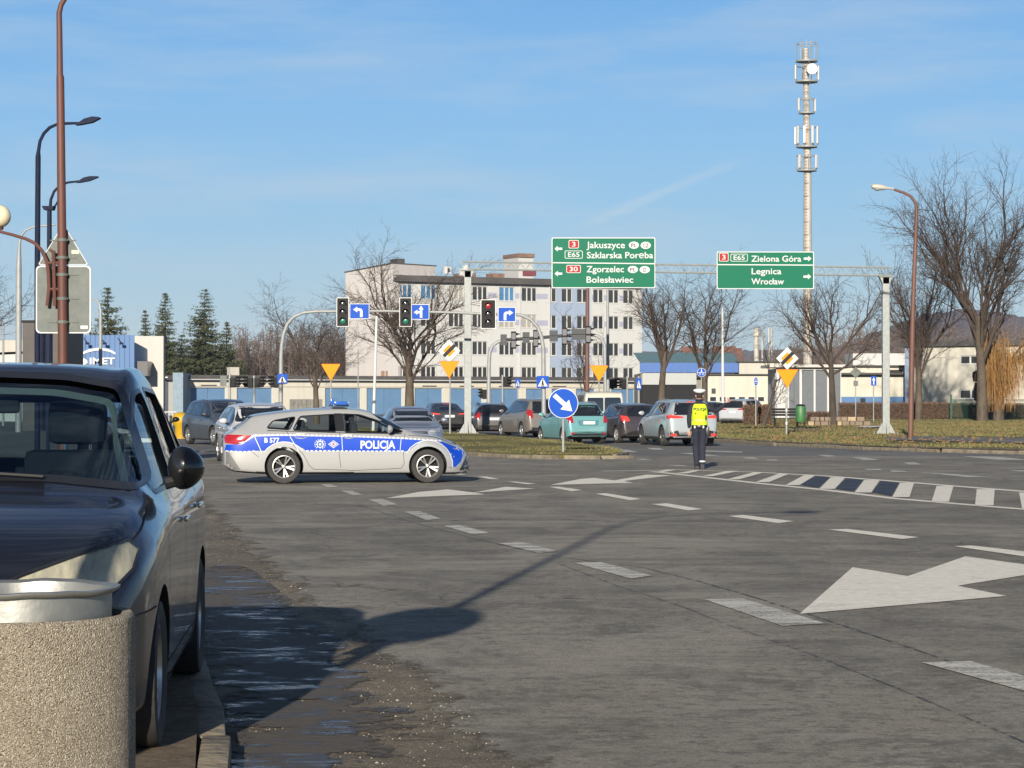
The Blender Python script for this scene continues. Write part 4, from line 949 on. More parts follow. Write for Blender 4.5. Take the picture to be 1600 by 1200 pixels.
S['paint'] = P_('silver_police_paint', (.43, .43, .42), .16, (.20, .185, .16), metal=.35, rough=.28); S['show'] = 'R'; S['gapw'] = .008
S['gaps'] = [('S', [(1.06, .93), (1.02, .62), (1.04, .36), (.98, .28), (.0, .24)]), ('S', [(-.17, .96), (-.19, .60), (-.15, .30)]), ('S', [(-1.16, .98), (-1.02, .70), (-.86, .56), (-.74, .34), (-.66, .27), (.0, .25)]), ('S', [(1.12, .90), (1.60, .865), (2.08, .73)]), ('S', [(-1.95, .80), (-1.80, .60), (-1.68, .50)])]
BLUE = mat('police_blue_film', (.002, .050, .44), .3, coat=.4)
FILMW = mat('reflective_white_film', (.55, .57, .60), .35, coat=.3)
S['patches'] = [('taillight', 'S', [(-2.30, .80), (-2.10, .76), (-1.93, .80), (-1.80, .905), (-2.26, .915)], TL, .010), ('taillight_clear', 'S', [(-2.29, .76), (-2.10, .735), (-1.98, .76), (-2.10, .775), (-2.29, .80)], M_LIGHTR, .008), ('headlight', 'S', [(1.80, .79), (2.12, .665), (2.20, .68), (2.12, .735), (1.82, .815)], M_LIGHTW, .008),
                ('front_air_dam', 'S', [(2.10, .23), (2.29, .25), (2.31, .46), (2.27, .50)], M_TRIM, .006), ('grille', 'F', [(-.42, .22), (.42, .22), (.52, .40), (-.52, .40)], M_TRIM, .006), ('rear_bumper_insert', 'S', [(-2.32, .34), (-2.06, .22), (-1.98, .22), (-2.22, .58), (-2.32, .66)], mat('grey_bumper_plastic', (.14, .14, .14), .5), .006),
                ('taillight', 'B', [(-.45, .84), (-.80, .82), (-.84, .90), (-.45, .91)], TL, .010), ('taillight', 'B', [(.45, .84), (.80, .82), (.84, .90), (.45, .91)], TL, .010)]
S['plates'] = {'B': (.62, .5), 'F': (.42, .5)}
PY = 43.5; pol, pb = car('police_car', 'silver and blue police estate car with POLICJA on its door, side on across the road', S, (GX(539, PY), PY, 0), R(9))
interior(pol, S, sy=.36)
bd = MB()   # blue band, cut around the wheel arches, drawn section by section
def arc(cx, cz, r, a0, a1, n): return [(cx + r * math.cos(R(a0 + (a1 - a0) * i / n)), cz + r * math.sin(R(a0 + (a1 - a0) * i / n))) for i in range(n + 1)]
top_l = [(-2.26, .72), (-1.98, .74), (-1.76, .885), (-1.2, .895), (0, .87), (1.0, .83), (1.55, .79), (1.78, .77)]
band_poly = [(-2.30, .62), (-2.28, .735)] + top_l[1:] + [(2.10, .655), (2.22, .57), (2.14, .40), (2.02, .30), (1.86, .29)] + arc(1.49, .328, .47, -5, 110, 8) + [(1.10, .60), (.3, .60), (-.4, .61), (-.80, .61), (-.86, .66)] + arc(-1.21, .328, .45, 56, 140, 6) + [(-1.75, .62), (-1.95, .60)]
patch(pb, 'R', band_poly, .0035, .05).build('blue_band', BLUE, pol, smooth=True, local=True)
ck = MB(); k = 0
def on_poly(P, t):
    Ls = [(Vector(P[i + 1]) - Vector(P[i])).length for i in range(len(P) - 1)]; T = sum(Ls); d = t * T
    for i, L in enumerate(Ls):
        if d <= L or i == len(Ls) - 1: return Vector(P[i]).lerp(Vector(P[i + 1]), d / L)
        d -= L
patch(pb, 'R', [(-.24, .975), (-.265, 1.31), (-.11, 1.31), (-.09, .97)], .0035, .08).build('door_pillar', M_TRIM, pol, smooth=True, local=True); outline(pb, 'R', [(-1.52, .99), (-1.0, .975), (-.1, .945), (1.0, .925)], .006, .012, closed=False).build('window_sill_strip', M_TRIM, pol, smooth=True, local=True)
tl = top_l[2:]
for i in range(44):
    a, b_ = on_poly(tl, i / 44), on_poly(tl, (i + (.62)) / 44)
    patch(pb, 'R', [(a.x, a.y), (b_.x, b_.y), (b_.x, b_.y + .028), (a.x, a.y + .028)], .006, .2, ck)
for P in ([(-.80, .60), (-.4, .60), (.3, .59), (1.06, .59)], [(-2.28, .60), (-1.95, .585), (-1.72, .60)]):
    nn = int((Vector(P[-1]) - Vector(P[0])).length / .078)
    for i in range(nn):
        a, b_ = on_poly(P, i / nn), on_poly(P, (i + .6) / nn); patch(pb, 'R', [(a.x, a.y), (b_.x, b_.y), (b_.x, b_.y + .026), (a.x, a.y + .026)], .006, .2, ck)
outline(pb, 'R', [(-1.76, .89), (-1.62, .58)], .006, .014, ck, closed=False); outline(pb, 'R', [(-1.10, .88), (-.93, .60)], .006, .014, ck, closed=False); outline(pb, 'R', [(-.135, .87), (-.12, .60)], .006, .012, ck, closed=False); outline(pb, 'R', [(.98, .83), (.96, .60)], .006, .012, ck, closed=False)
outline(pb, 'R', arc(1.49, .328, .475, -5, 150, 10), .006, .016, ck, closed=False); outline(pb, 'R', arc(-1.21, .328, .455, 40, 145, 8), .006, .016, ck, closed=False)
tag(ck.build('white_dashes', FILMW, pol, smooth=True, local=True), kind='stuff')
def text_mesh(s, size, bold=0.0, align='CENTER', sx=1.0, spacing=1.0):
    c = bpy.data.curves.new('t', 'FONT'); c.body = s; c.size = size; c.align_x = align; c.offset = bold; c.resolution_u = 3; c.space_character = spacing
    o = bpy.data.objects.new('t', c); COL.objects.link(o); bpy.context.view_layer.update()
    me = bpy.data.meshes.new_from_object(o.evaluated_get(bpy.context.evaluated_depsgraph_get()))
    vs = [(v.co.x * sx, v.co.y) for v in me.vertices]; fs = [list(p.vertices) for p in me.polygons]
    bpy.data.objects.remove(o); bpy.data.curves.remove(c); bpy.data.meshes.remove(me); return vs, fs
def side_text(s, cx, z0, size, name, m_, bold=.0, sx=1.0, off=.0075):
    vs, fs = text_mesh(s, size, bold, 'CENTER', sx); mb = MB(); mb.add([proj(pb, 'R', cx + u, z0 + v, off) for u, v in vs], fs); return mb.build(name, m_, pol, smooth=True, local=True)
side_text('POLICJA', .535, .655, .205, 'lettering', FILMW, .0065, .86); side_text('B 577', -1.44, .770, .125, 'fleet_number', FILMW, .004, .95)
em = MB(); cx, cz = -.54, .735
def disc(cx, cz, r, n, off, mb, m=0, r2=None):
    pts = [(cx + (r2 if (r2 and i % 2) else r) * math.cos(2 * math.pi * i / n), cz + (r2 if (r2 and i % 2) else r) * math.sin(2 * math.pi * i / n)) for i in range(n)]
    patch(pb, 'R', pts, off, .3, mb, m)
disc(cx, cz, .082, 16, .006, em, 0, .060); disc(cx, cz, .05, 16, .008, em, 1)
for a in range(-60, 241, 24): disc(cx + .098 * math.cos(R(a)), cz + .085 * math.sin(R(a)), .011, 6, .007, em)
disc(cx, cz, .022, 8, .010, em, 0); em.build('badge', [FILMW, mat('badge_blue', (.05, .12, .35), .4)], pol, local=True)
dm_ = MB(); patch(pb, 'R', [(-.29, .66), (-.19, .735), (-.29, .81), (-.39, .735)], .006, .3, dm_, 0); patch(pb, 'R', [(-.29, .675), (-.21, .735), (-.29, .795), (-.37, .735)], .008, .3, dm_, 1); patch(pb, 'R', [(-.29, .69), (-.23, .735), (-.29, .78), (-.35, .735)], .010, .3, dm_, 0); disc(-.29, .735, .024, 10, .012, dm_, 2)
dm_.build('diamond_emblem', [FILMW, BLUE, mat('badge_red', (.45, .05, .05), .4)], pol, local=True)
for hx in (-.90, 0.0):
    mb = MB(); disc(hx, .865, .115, 18, .005, mb); 
    mb.v = [(x, y, .885 + (z_ - .865) * .42) for x, y, z_ in mb.v]; mb.build('handle_recess', P_('silver_police_paint', (.5, .5, .5)), pol, smooth=True, local=True)
# light bar
lb = MB(); lb.bevbox((-.12, 0, 1.455), (.30, 1.05, .035), .01); l0 = lb.build('light_bar', M_TRIM, pol, smooth=True, local=True)
LBM = mat('blue_beacon_lens', (.02, .10, .42), .15, coat=.8)
for y in (-.40, 0, .40):
    q = MB(); q.bevbox((-.12, y, 1.50), (.26, .34 if y else .3, .07), .025, m=0 if y else 1); q.build('beacon', [LBM, M_WHITE], l0, smooth=True, local=True)
q = MB(); q.bevbox((-.27, -.35, 1.52), (.07, .10, .12), .02); q.bevbox((.02, -.38, 1.50), (.04, .10, .05), .015, m=1); q.build('beacon', [LBM, M_SWHITE], l0, smooth=True, local=True)
sp = MB(); sp.tube([(-1.62, 0, 1.33), (-1.80, 0, 1.44)], [.006, .004], 6); sp.build('aerial', M_BLACK, pol, local=True)
# ------------------------------------------------------------------ signs, signals, posts, gantry
def flat_text(s, size, bold, sx, cx, cz, y, mb, m=0, align='CENTER', flip=-1):
    """lettering on a plate whose face looks towards -y (the camera side)"""
    vs, fs = text_mesh(s, size, bold, align, sx); mb.add([(cx + u, y, cz + v) for u, v in vs], fs, m)
def plate(poly, y, th, mb, m=0): mb.prism(poly, y, y + th, 'XZ', m)
def rrect(cx, cz, w_, h_, r_, n=4):
    out = []
    for sx_, sz_, a0 in ((1, 1, 0), (-1, 1, 90), (-1, -1, 180), (1, -1, 270)):
        for i in range(n + 1):
            a = R(a0 + 90 * i / n); out.append((cx + sx_ * (w_ / 2 - r_) + r_ * math.cos(a), cz + sz_ * (h_ / 2 - r_) + r_ * math.sin(a)))
    return out
def circ(cx, cz, r_, n=32): return [(cx + r_ * math.cos(2 * math.pi * i / n), cz + r_ * math.sin(2 * math.pi * i / n)) for i in range(n)]
def tri_down(cx, cz, s_, r_=0.03): h_ = s_ * .866; return smooth_poly([(cx - s_ / 2, cz + h_ / 2), (cx + s_ / 2, cz + h_ / 2), (cx, cz - h_ / 2)])
def tri_up(cx, cz, s_): h_ = s_ * .866; return [(cx - s_ / 2, cz - h_ / 2), (cx + s_ / 2, cz - h_ / 2), (cx, cz + h_ / 2)]
def sc_poly(poly, c, k): return [(c[0] + (x - c[0]) * k, c[1] + (y - c[1]) * k) for x, y in poly]
def arrow(cx, cz, L, wd, ang, head=.38, hw_=2.2):
    P = [(-L / 2, -wd / 2), (L / 2 - L * head, -wd / 2), (L / 2 - L * head, -wd * hw_ / 2 * 1.1), (L / 2, 0), (L / 2 - L * head, wd * hw_ / 2 * 1.1), (L / 2 - L * head, wd / 2), (-L / 2, wd / 2)]
    c, s_ = math.cos(R(ang)), math.sin(R(ang)); return [(cx + x * c - y * s_, cz + x * s_ + y * c) for x, y in P]
def post(px, Y, y0, label=None, name='sign_post', cat='post', r_=.035, mt=None, base=0.0, lean=0.0, parent=None, ztop=None):
    zt = GZ(y0, Y) if ztop is None else ztop; x = GX(px, Y); mb = MB(); mb.tube([(x, Y, base), (x + lean, Y, zt)], r_, 10, caps=True)
    o = mb.build(name, mt or M_GREY, parent, smooth=True, angle=50)
    if label: tag(o, label, cat)
    return o
# --- yield and priority signs
def sign_thing(name, label, cat, px, Y, ztop, base=.12, r_=.035, group=None, lean=0):
    x = GX(px, Y); t_ = thing(name, label, cat, (x, Y, base), 0, group)
    mb = MB(); mb.tube([(x, Y + .03, base), (x + lean, Y + .03, ztop)], r_, 10); mb.build('post', M_GREY, t_, smooth=True, angle=50); return t_
def p_yield(t_, px, py, Y, s_=.86):
    x, z_ = GX(px, Y), GZ(py, Y); mb = MB(); tp = tri_down(x, z_, s_); c = (x, z_ + s_ * .14)
    plate(tp, Y - .05, .02, mb, 0); plate(sc_poly(tp, c, .94), Y - .055, .006, mb, 1); mb.build('yield_plate', [M_SORANGE, M_SYEL], t_)
def p_end_priority(t_, px, py, Y, d=.66, lit=1):
    x, z_ = GX(px, Y), GZ(py, Y); q = lambda k: [(x - k, z_), (x, z_ + k), (x + k, z_), (x, z_ - k)]
    mb = MB(); r_ = d * .5 * 1.414; plate(q(r_), Y - .05, .02, mb, 0); plate(q(r_ * .56), Y - .056, .006, mb, 1)
    a = .075 * d / .66; hL = r_ * .52; n_ = Vector((1, 1)).normalized(); m2 = Vector((-1, 1)).normalized()
    P = [n_ * hL * 1.0 + m2 * a, n_ * hL * 1.0 - m2 * a, -n_ * hL * 1.0 - m2 * a, -n_ * hL * 1.0 + m2 * a]
    e = r_ * .7071; P = [n_ * e + m2 * a, n_ * e - m2 * a, -n_ * e - m2 * a, -n_ * e + m2 * a]
    plate([(x + p.x, z_ + p.y) for p in P], Y - .062, .006, mb, 2); mb.build('end_of_priority_plate', [M_SWHITE, M_SYEL, M_SBLACK], t_)
Ys = 95.9
t_ = sign_thing('road_sign', 'yellow yield triangle below an end of priority diamond, left of the tall grey gantry leg', 'road sign', 703, Ys, GZ(530, Ys), .14); p_yield(t_, 702, 578, Ys); p_end_priority(t_, 702, 548, Ys)
Y2 = 98.0
t_ = sign_thing('road_sign', 'yellow yield triangle in front of the bare tree at the garages, the leftmost', 'road sign', 517, Y2, GZ(570, Y2), 0); p_yield(t_, 517, 582, Y2)
Y2 = 102.
t_ = sign_thing('road_sign', 'yellow yield triangle above the cream van', 'road sign', 936, Y2, GZ(574, Y2), 0); p_yield(t_, 936, 584, Y2)
Y2 = 95.
t_ = sign_thing('road_sign', 'yellow yield triangle below a half shaded end of priority diamond on the verge', 'road sign', 1229, Y2, GZ(545, Y2), .14, .04); p_yield(t_, 1230, 592, Y2, .92); p_end_priority(t_, 1230, 560, Y2, .66)
mb = MB(); 
for z_ in (.55, 1.1, 1.7): mb.tube([(GX(1229, 95), 95.03, z_), (GX(1229, 95), 95.03, z_ + .12)], .046, 10)
mb.build('clamp', M_WHITE, t_)
# --- keep right
Yk = 62.0; t_ = sign_thing('keep_right_sign', 'round blue sign with white arrow pointing down right on the median island', 'road sign', 880, Yk, GZ(640, Yk), .12, .035)
x, z_ = GX(880, Yk), GZ(630, Yk); mb = MB(); rr = 23.5 / F * Yk
plate(circ(x, z_, rr), Yk - .05, .02, mb, 0); plate(circ(x, z_, rr * .955), Yk - .056, .006, mb, 1); plate(arrow(x + .0, z_ - .0, rr * 1.62, rr * .30, -42, .42, 2.6), Yk - .062, .006, mb, 0); mb.build('sign_plate', [M_SWHITE, M_SBLUE], t_)
# --- pedestrian crossing signs
def p_cross(t_, px, py, Y, w_=.62, squeeze=1.0, cyc=True):
    x, z_ = GX(px, Y), GZ(py, Y); mb = MB(); ww = w_ * squeeze
    plate(rrect(x, z_, ww, w_, .03, 2), Y - .05, .02, mb, 0); tp = [(x + (u - x) * squeeze, v) for u, v in tri_up(x, z_ + .0, w_ * .82)]; plate(tp, Y - .056, .006, mb, 1)
    k = squeeze; f = [(x - .05 * k, z_ - .20), (x - .02 * k, z_ - .20), (x + .0 * k, z_ - .09), (x + .04 * k, z_ - .20), (x + .07 * k, z_ - .20), (x + .03 * k, z_ - .03), (x + .025 * k, z_ + .05), (x - .03 * k, z_ + .05), (x - .05 * k, z_ - .05)]
    plate(f, Y - .062, .006, mb, 2); plate(circ(x, z_ + .09, .03 * k, 10), Y - .062, .006, mb, 2); 
    for i in range(3): plate([(x + (-.2 + .12 * i) * k, z_ - .235), (x + (-.14 + .12 * i) * k, z_ - .235), (x + (-.13 + .12 * i) * k, z_ - .215), (x + (-.19 + .12 * i) * k, z_ - .215)], Y - .064, .004, mb, 2)
    mb.build('crossing_plate', [M_SBLUE, M_SWHITE, M_SBLACK], t_)
# --- signal heads
def head(t_, x, y, z_, hh=1.10, w_=.34, lit='g', white=True, facing=-1, side=None):
    """facing -1: lenses towards the camera; 1: seen from behind; 'side': facing +x"""
    mb = MB()
    if side is None:
        bw = w_ * 1.5
        plate(rrect(x, z_, bw, hh * 1.14, .03, 2), y + .02, .015, mb, 1); plate(rrect(x, z_, bw * .90, hh * 1.09, .03, 2), y + .012, .008, mb, 0)
        mb.bevbox((x, y + .02 + (.13 if facing < 0 else -.0), z_), (w_, .26, hh), .03, m=0)
        o = mb.build('signal_head', [M_BLACK, M_WHITE if white else M_DKBACK], t_)
        for i, nm in enumerate(('r', 'y', 'g')):
            zc = z_ + hh * (.33 - .33 * i); q = MB(); mt = {'r': M_LRED, 'g': M_LGREEN}.get(nm) if nm == lit else M_LAMPOFF
            q.lathe([(0, -.018), (.07, -.014), (.12, 0)], (x, y + .004, zc), 'Y', 20); q.build('lens', mt, o, smooth=True)
            q = MB(); a0 = [R(-25 + 230 * k / 14) for k in range(15)]; L = []
            for a in a0:
                for yy, rr_ in ((y + .0, .135), (y - .24 * (.55 + .45 * max(0, math.sin(a))), .132)): L.append((x + rr_ * math.cos(a), yy, zc + rr_ * math.sin(a)))
            q.add(L, [(2 * k, 2 * k + 1, 2 * k + 3, 2 * k + 2) for k in range(14)]); q.build('visor', M_BLACK, o, smooth=True)
    else:
        s_ = side
        mb.bevbox((x, y, z_), (.24, w_, hh), .03, m=0); o = mb.build('signal_head', [M_BLACK], t_)
        for i in range(3):
            zc = z_ + hh * (.33 - .33 * i); q = MB(); a0 = [R(-25 + 230 * k / 10) for k in range(11)]; L = []
            for a in a0:
                for xx in (x + s_ * .12, x + s_ * (.12 + .26 * (.5 + .5 * max(0, math.sin(a))))): L.append((xx, y + .13 * math.cos(a), zc + .13 * math.sin(a)))
            q.add(L, [(2 * k, 2 * k + 1, 2 * k + 3, 2 * k + 2) for k in range(10)]); q.build('visor', M_BLACK, o, smooth=True)
    return o
def back_head(t_, x, y, z_, hh=1.0, w_=.40, sgn=1):
    mb = MB(); mb.bevbox((x, y, z_), (w_ * .62, .22, hh), .03); mb.box((x - .0, y - .13, z_ + hh * .22), (w_ * .5, .04, hh * .36), m=1); mb.box((x, y - .13, z_ - hh * .24), (w_ * .5, .04, hh * .36), m=1)
    o = mb.build('signal_head', [M_BLACK, mat('signal_back_mid_grey', (.12, .12, .125), .6)], t_)
    for i in range(3):
        q = MB(); q.prism([(x + sgn * w_ * .31, z_ + hh * (.42 - .33 * i)), (x + sgn * (w_ * .31 + .24), z_ + hh * (.36 - .33 * i)), (x + sgn * w_ * .31, z_ + hh * (.27 - .33 * i))], y - .02, y + .22, 'XZ'); q.build('visor', M_BLACK, o)
# near portal over the side road, three heads and three lane plates
Yp = 93.5; k_ = Yp / F
t_ = thing('traffic_light_portal', 'pale curved pipe portal carrying three lit traffic lights and three blue lane plates', 'traffic lights', (GX(437, Yp), Yp, 0))
lx, rx_ = GX(438, Yp), GX(850, Yp); zt = GZ(487, Yp)
def q3(px, py): return (GX(px, Yp), Yp, GZ(py, Yp))
mb = MB(); mb.tube([(GX(438.5, Yp), Yp, 0), q3(439, 560), q3(440, 540), q3(443, 522), q3(449, 506), q3(459, 495), q3(474, 488.5), q3(495, 486.5), q3(520, 486.5)], [.10, .085, .08, .08, .075, .07, .065, .06, .06], 12); mb.build('pole', M_GREY, t_, smooth=True)
mb = MB(); mb.tube([q3(520, 486.5), q3(600, 486), q3(700, 488), q3(760, 490.5), q3(800, 491)], .055, 10); mb.build('beam', M_GREY, t_, smooth=True)
mb = MB(); mb.tube([q3(800, 491), q3(815, 492.5), q3(829, 499), q3(840, 511), q3(846, 526), q3(849, 545), (GX(850, Yp), Yp, 0)], [.06, .065, .07, .075, .08, .085, .10], 12); mb.build('pole', M_GREY, t_, smooth=True)
for px, py, lit, wpx in ((536, 488, 'g', 21), (634, 488, 'g', 20), (763, 491, 'r', 27)):
    head(t_, GX(px, Yp), Yp - .22, GZ(py, Yp), 43 * k_ * .93, .34 if wpx < 25 else .42, lit, True)
def lane_plate(px, py, w_, h_, kind):
    x, z_ = GX(px, Yp), GZ(py, Yp); mb = MB(); y = Yp - .14
    plate(rrect(x, z_, w_, h_, .03, 2), y, .02, mb, 0); plate(rrect(x, z_, w_ - .05, h_ - .05, .02, 2), y - .006, .006, mb, 1)
    a = []; u = .055
    if kind == 'L': a = [[(x + .02, z_ - .24), (x + .13, z_ - .24), (x + .13, z_ + .02), (x + .08, z_ + .10), (x - .0, z_ + .12), (x - .10, z_ + .12), (x - .10, z_ + .02), (x - .01, z_ + .02), (x + .02, z_ - .0)], [(x - .26, z_ + .07), (x - .09, z_ + .19), (x - .09, z_ - .05)]]
    if kind == 'R': a = [[(x - .02, z_ - .24), (x - .13, z_ - .24), (x - .13, z_ + .02), (x - .08, z_ + .10), (x + .0, z_ + .12), (x + .10, z_ + .12), (x + .10, z_ + .02), (x + .01, z_ + .02), (x - .02, z_ - .0)], [(x + .26, z_ + .07), (x + .09, z_ + .19), (x + .09, z_ - .05)]]
    if kind == 'LS': a = [[(x - .02, z_ - .24), (x + .08, z_ - .24), (x + .08, z_ + .10), (x - .02, z_ + .10)], [(x - .07, z_ + .10), (x + .13, z_ + .10), (x + .03, z_ + .26)], [(x - .13, z_ - .06), (x - .02, z_ - .06), (x - .02, z_ + .03), (x - .13, z_ + .03)], [(x - .27, z_ - .015), (x - .12, z_ + .09), (x - .12, z_ - .12)]]
    for p in a: plate(p, y - .013, .006, mb, 0)
    mb.build('lane_plate', [M_SWHITE, M_SBLUE], t_)
lane_plate(562, 486.5, 31 * k_, 24 * k_, 'L'); lane_plate(657, 487.5, 28 * k_, 24 * k_, 'LS'); lane_plate(792, 491.5, 28 * k_, 23 * k_, 'R')
t2 = t_; p_cross(t2, 441.5, 592, Yp - .12, .41); p_cross(t2, 848, 597, Yp - .12, .50)
head(t2, GX(432, Yp), Yp + .1, GZ(598, Yp), .42, .2, side=-1)
# second portal behind, its signals seen from the back
Yq = 118.0; kq = Yq / F
def q4(px, py): return (GX(px, Yq), Yq, GZ(py, Yq))
t_ = thing('traffic_light_portal', 'darker curved pipe portal further back with grey signal backs, behind the keep right sign', 'traffic lights', (GX(765, Yq), Yq, 0))
mb = MB(); mb.tube([(GX(763, Yq), Yq, 0), q4(764, 570), q4(765, 552), q4(769, 541), q4(778, 534), q4(790, 531)], [.12, .10, .10, .09, .085, .08], 12); mb.build('pole', M_GREY, t_, smooth=True)
mb = MB(); mb.tube([q4(790, 531), q4(840, 528), q4(880, 524.5), q4(925, 523)], .085, 10); mb.build('beam', M_DKBACK, t_, smooth=True)
mb = MB(); mb.tube([q4(925, 523), q4(934, 525), q4(941, 531), q4(945, 541), (GX(947, Yq), Yq, 0)], [.08, .085, .09, .10, .12], 12); mb.build('pole', M_GREY, t_, smooth=True)
for px, py in ((802.5, 531.5), (837, 529), (882, 525.5), (919, 523)): back_head(t_, GX(px, Yq), Yq - .16, GZ(py, Yq), 27 * kq, .44)
for px, py, wp in ((787, 531, 10), (822, 527.5, 11), (865, 525, 13), (905, 522.5, 24)):
    mb = MB(); mb.box((GX(px, Yq), Yq - .12, GZ(py - 4.5, Yq)), (wp * kq, .03, 8 * kq)); mb.box((GX(px, Yq), Yq - .12, GZ(py + 4.5, Yq)), (wp * kq, .03, 8 * kq)); mb.build('lane_plate_back', mat('dull_plate_back', (.085, .088, .09), .7, spec=.1), t_)
# pedestrian signals on short posts
def ped(px, Y, py, label, side=1, ytop=None):
    t_ = thing('pedestrian_signal', label, 'traffic light', (GX(px, Y), Y, 0)); mb = MB(); mb.tube([(GX(px, Y), Y, 0), (GX(px, Y), Y, GZ((ytop or py - 10), Y))], .05, 8); mb.build('post', M_GREY, t_, smooth=True, angle=50); head(t_, GX(px + side * 5, Y), Y, GZ(py, Y), 15 * Y / F, .26, side=side); return t_
ped(359, 92, 598, 'black pedestrian signal beside a square grey plate, left of the first garage pillar', 1, 584)
t_ = ped(397, 93, 598, 'black pedestrian signals back to back on a post before the second garage door', 1, 587); head(t_, GX(391.5, 93), 93, GZ(598, 93), .40, .26, side=-1)
mb = MB(); mb.box((GX(349, 92.5), 92.5, GZ(595, 92.5)), (.26, .03, .42)); tag(mb.build('switch_box', M_BACK), 'square grey plate hanging left of the leftmost pedestrian signal', 'box')
ped(785, 121, 597, 'dark pedestrian signal on a grey post before the garage doors right of the gantry leg', 1, 586)
mb = MB(); t_ = ped(762, 122, 616, 'small dark pedestrian signal low beside the far portal pole', -1, 600)
ped(980, 125, 600, 'small dark pedestrian signal right of the cream van', -1, 588)
t_ = ped(951, 112, 600, 'tall dark signal head with visors right of the yield triangle above the van', 1, 588)
t_ = thing('crossing_sign', 'small blue pedestrian crossing sign between two signal posts before the garages', 'road sign', (GX(809, 120), 120, 0)); mb = MB(); mb.tube([(GX(809, 120), 120, 0), (GX(809, 120), 120, GZ(592, 120))], .035, 8); mb.build('post', M_GREY, t_); p_cross(t_, 809, 598.5, 120 - .05, .46, .55)
t_ = thing('crossing_sign', 'narrow blue crossing sign at the right end of the garages', 'road sign', (GX(998, 122), 122, 0)); mb = MB(); mb.tube([(GX(998, 122), 122, 0), (GX(998, 122), 122, GZ(588, 122))], .06, 8); mb.build('post', M_GREY, t_); p_cross(t_, 998, 600, 122 - .07, .62, .45)
# cycle and foot path signs
def path_sign(px, py, Y, squeeze, label):
    t_ = sign_thing('path_sign', label, 'road sign', px, Y, GZ(py - 4, Y), .1, .035); x, z_ = GX(px, Y), GZ(py, Y); mb = MB(); r_ = 7 * Y / F
    c_ = [(x + (u - x) * squeeze, v) for u, v in circ(x, z_, r_, 24)]; plate(c_, Y - .05, .02, mb, 0); plate(sc_poly(c_, (x, z_), .92), Y - .056, .006, mb, 1)
    plate([(x - r_ * .85 * squeeze, z_ - .015), (x + r_ * .85 * squeeze, z_ - .015), (x + r_ * .85 * squeeze, z_ + .015), (x - r_ * .85 * squeeze, z_ + .015)], Y - .062, .006, mb, 0)
    plate([(x - .03 * squeeze, z_ + .03), (x + .04 * squeeze, z_ + .03), (x + .02 * squeeze, z_ + .16), (x - .03 * squeeze, z_ + .16)], Y - .062, .006, mb, 0); plate(circ(x, z_ + .19, .03 * squeeze, 8), Y - .062, .006, mb, 0)
    for dx in (-.09, .09): plate(circ(x + dx * squeeze, z_ - .10, .06 * squeeze, 10), Y - .062, .006, mb, 0); plate(circ(x + dx * squeeze, z_ - .10, .04 * squeeze, 10), Y - .068, .006, mb, 1)
    mb.build('sign_plate', [M_SWHITE, M_SBLUE], t_)
path_sign(1096, 582, 135, 1.0, 'round blue foot and cycle path sign above the white cap of the officer')
path_sign(1181, 596, 128, .45, 'round blue path sign seen edge on beside the bare hedge bush')
Yo = 150; t_ = sign_thing('one_way_sign', 'square blue sign with white arrow pointing up before the white depot', 'road sign', 1365, Yo, GZ(590, Yo), .1, .04); x, z_ = GX(1365, Yo), GZ(595, Yo); mb = MB(); plate(rrect(x, z_, .34, .62, .03, 2), Yo - .05, .02, mb, 0); plate(arrow(x, z_, .5, .08, 90, .45, 2.4), Yo - .056, .006, mb, 1); mb.build('sign_plate', [M_SBLUE, M_SWHITE], t_)
t_ = sign_thing('road_sign', 'grey back of a diamond sign over a small square plate before the white depot', 'road sign', 1337, Yo, GZ(572, Yo), .1, .035); x, z_ = GX(1337, Yo), GZ(582, Yo); mb = MB(); plate([(x - .38, z_), (x, z_ + .38), (x + .38, z_), (x, z_ - .38)], Yo - .05, .02, mb, 0); plate(rrect(x, GZ(599, Yo), .30, .34, .02, 2), Yo - .05, .02, mb, 0); mb.build('sign_back', M_BACK, t_)
mb = MB(); Yo = 165; x = GX(1525, Yo); mb.lathe([(0, .7 + 2.2), (.2, 2.95), (.28, 3.3), (.26, 3.6), (.0, 3.75)], (x, Yo, 0), 'Z', 12); mb.lathe([(0, 1.4), (.16, 1.5), (.2, 2.3), (.10, 2.7), (0, 2.8)], (x, Yo, .1), 'Z', 12)
o = mb.build('folded_parasol', mat('dark_purple_cloth', (.028, .018, .035), .8), None, smooth=True); tag(o, 'dark closed parasol standing beside the willow trunk behind the green fence', 'parasol')
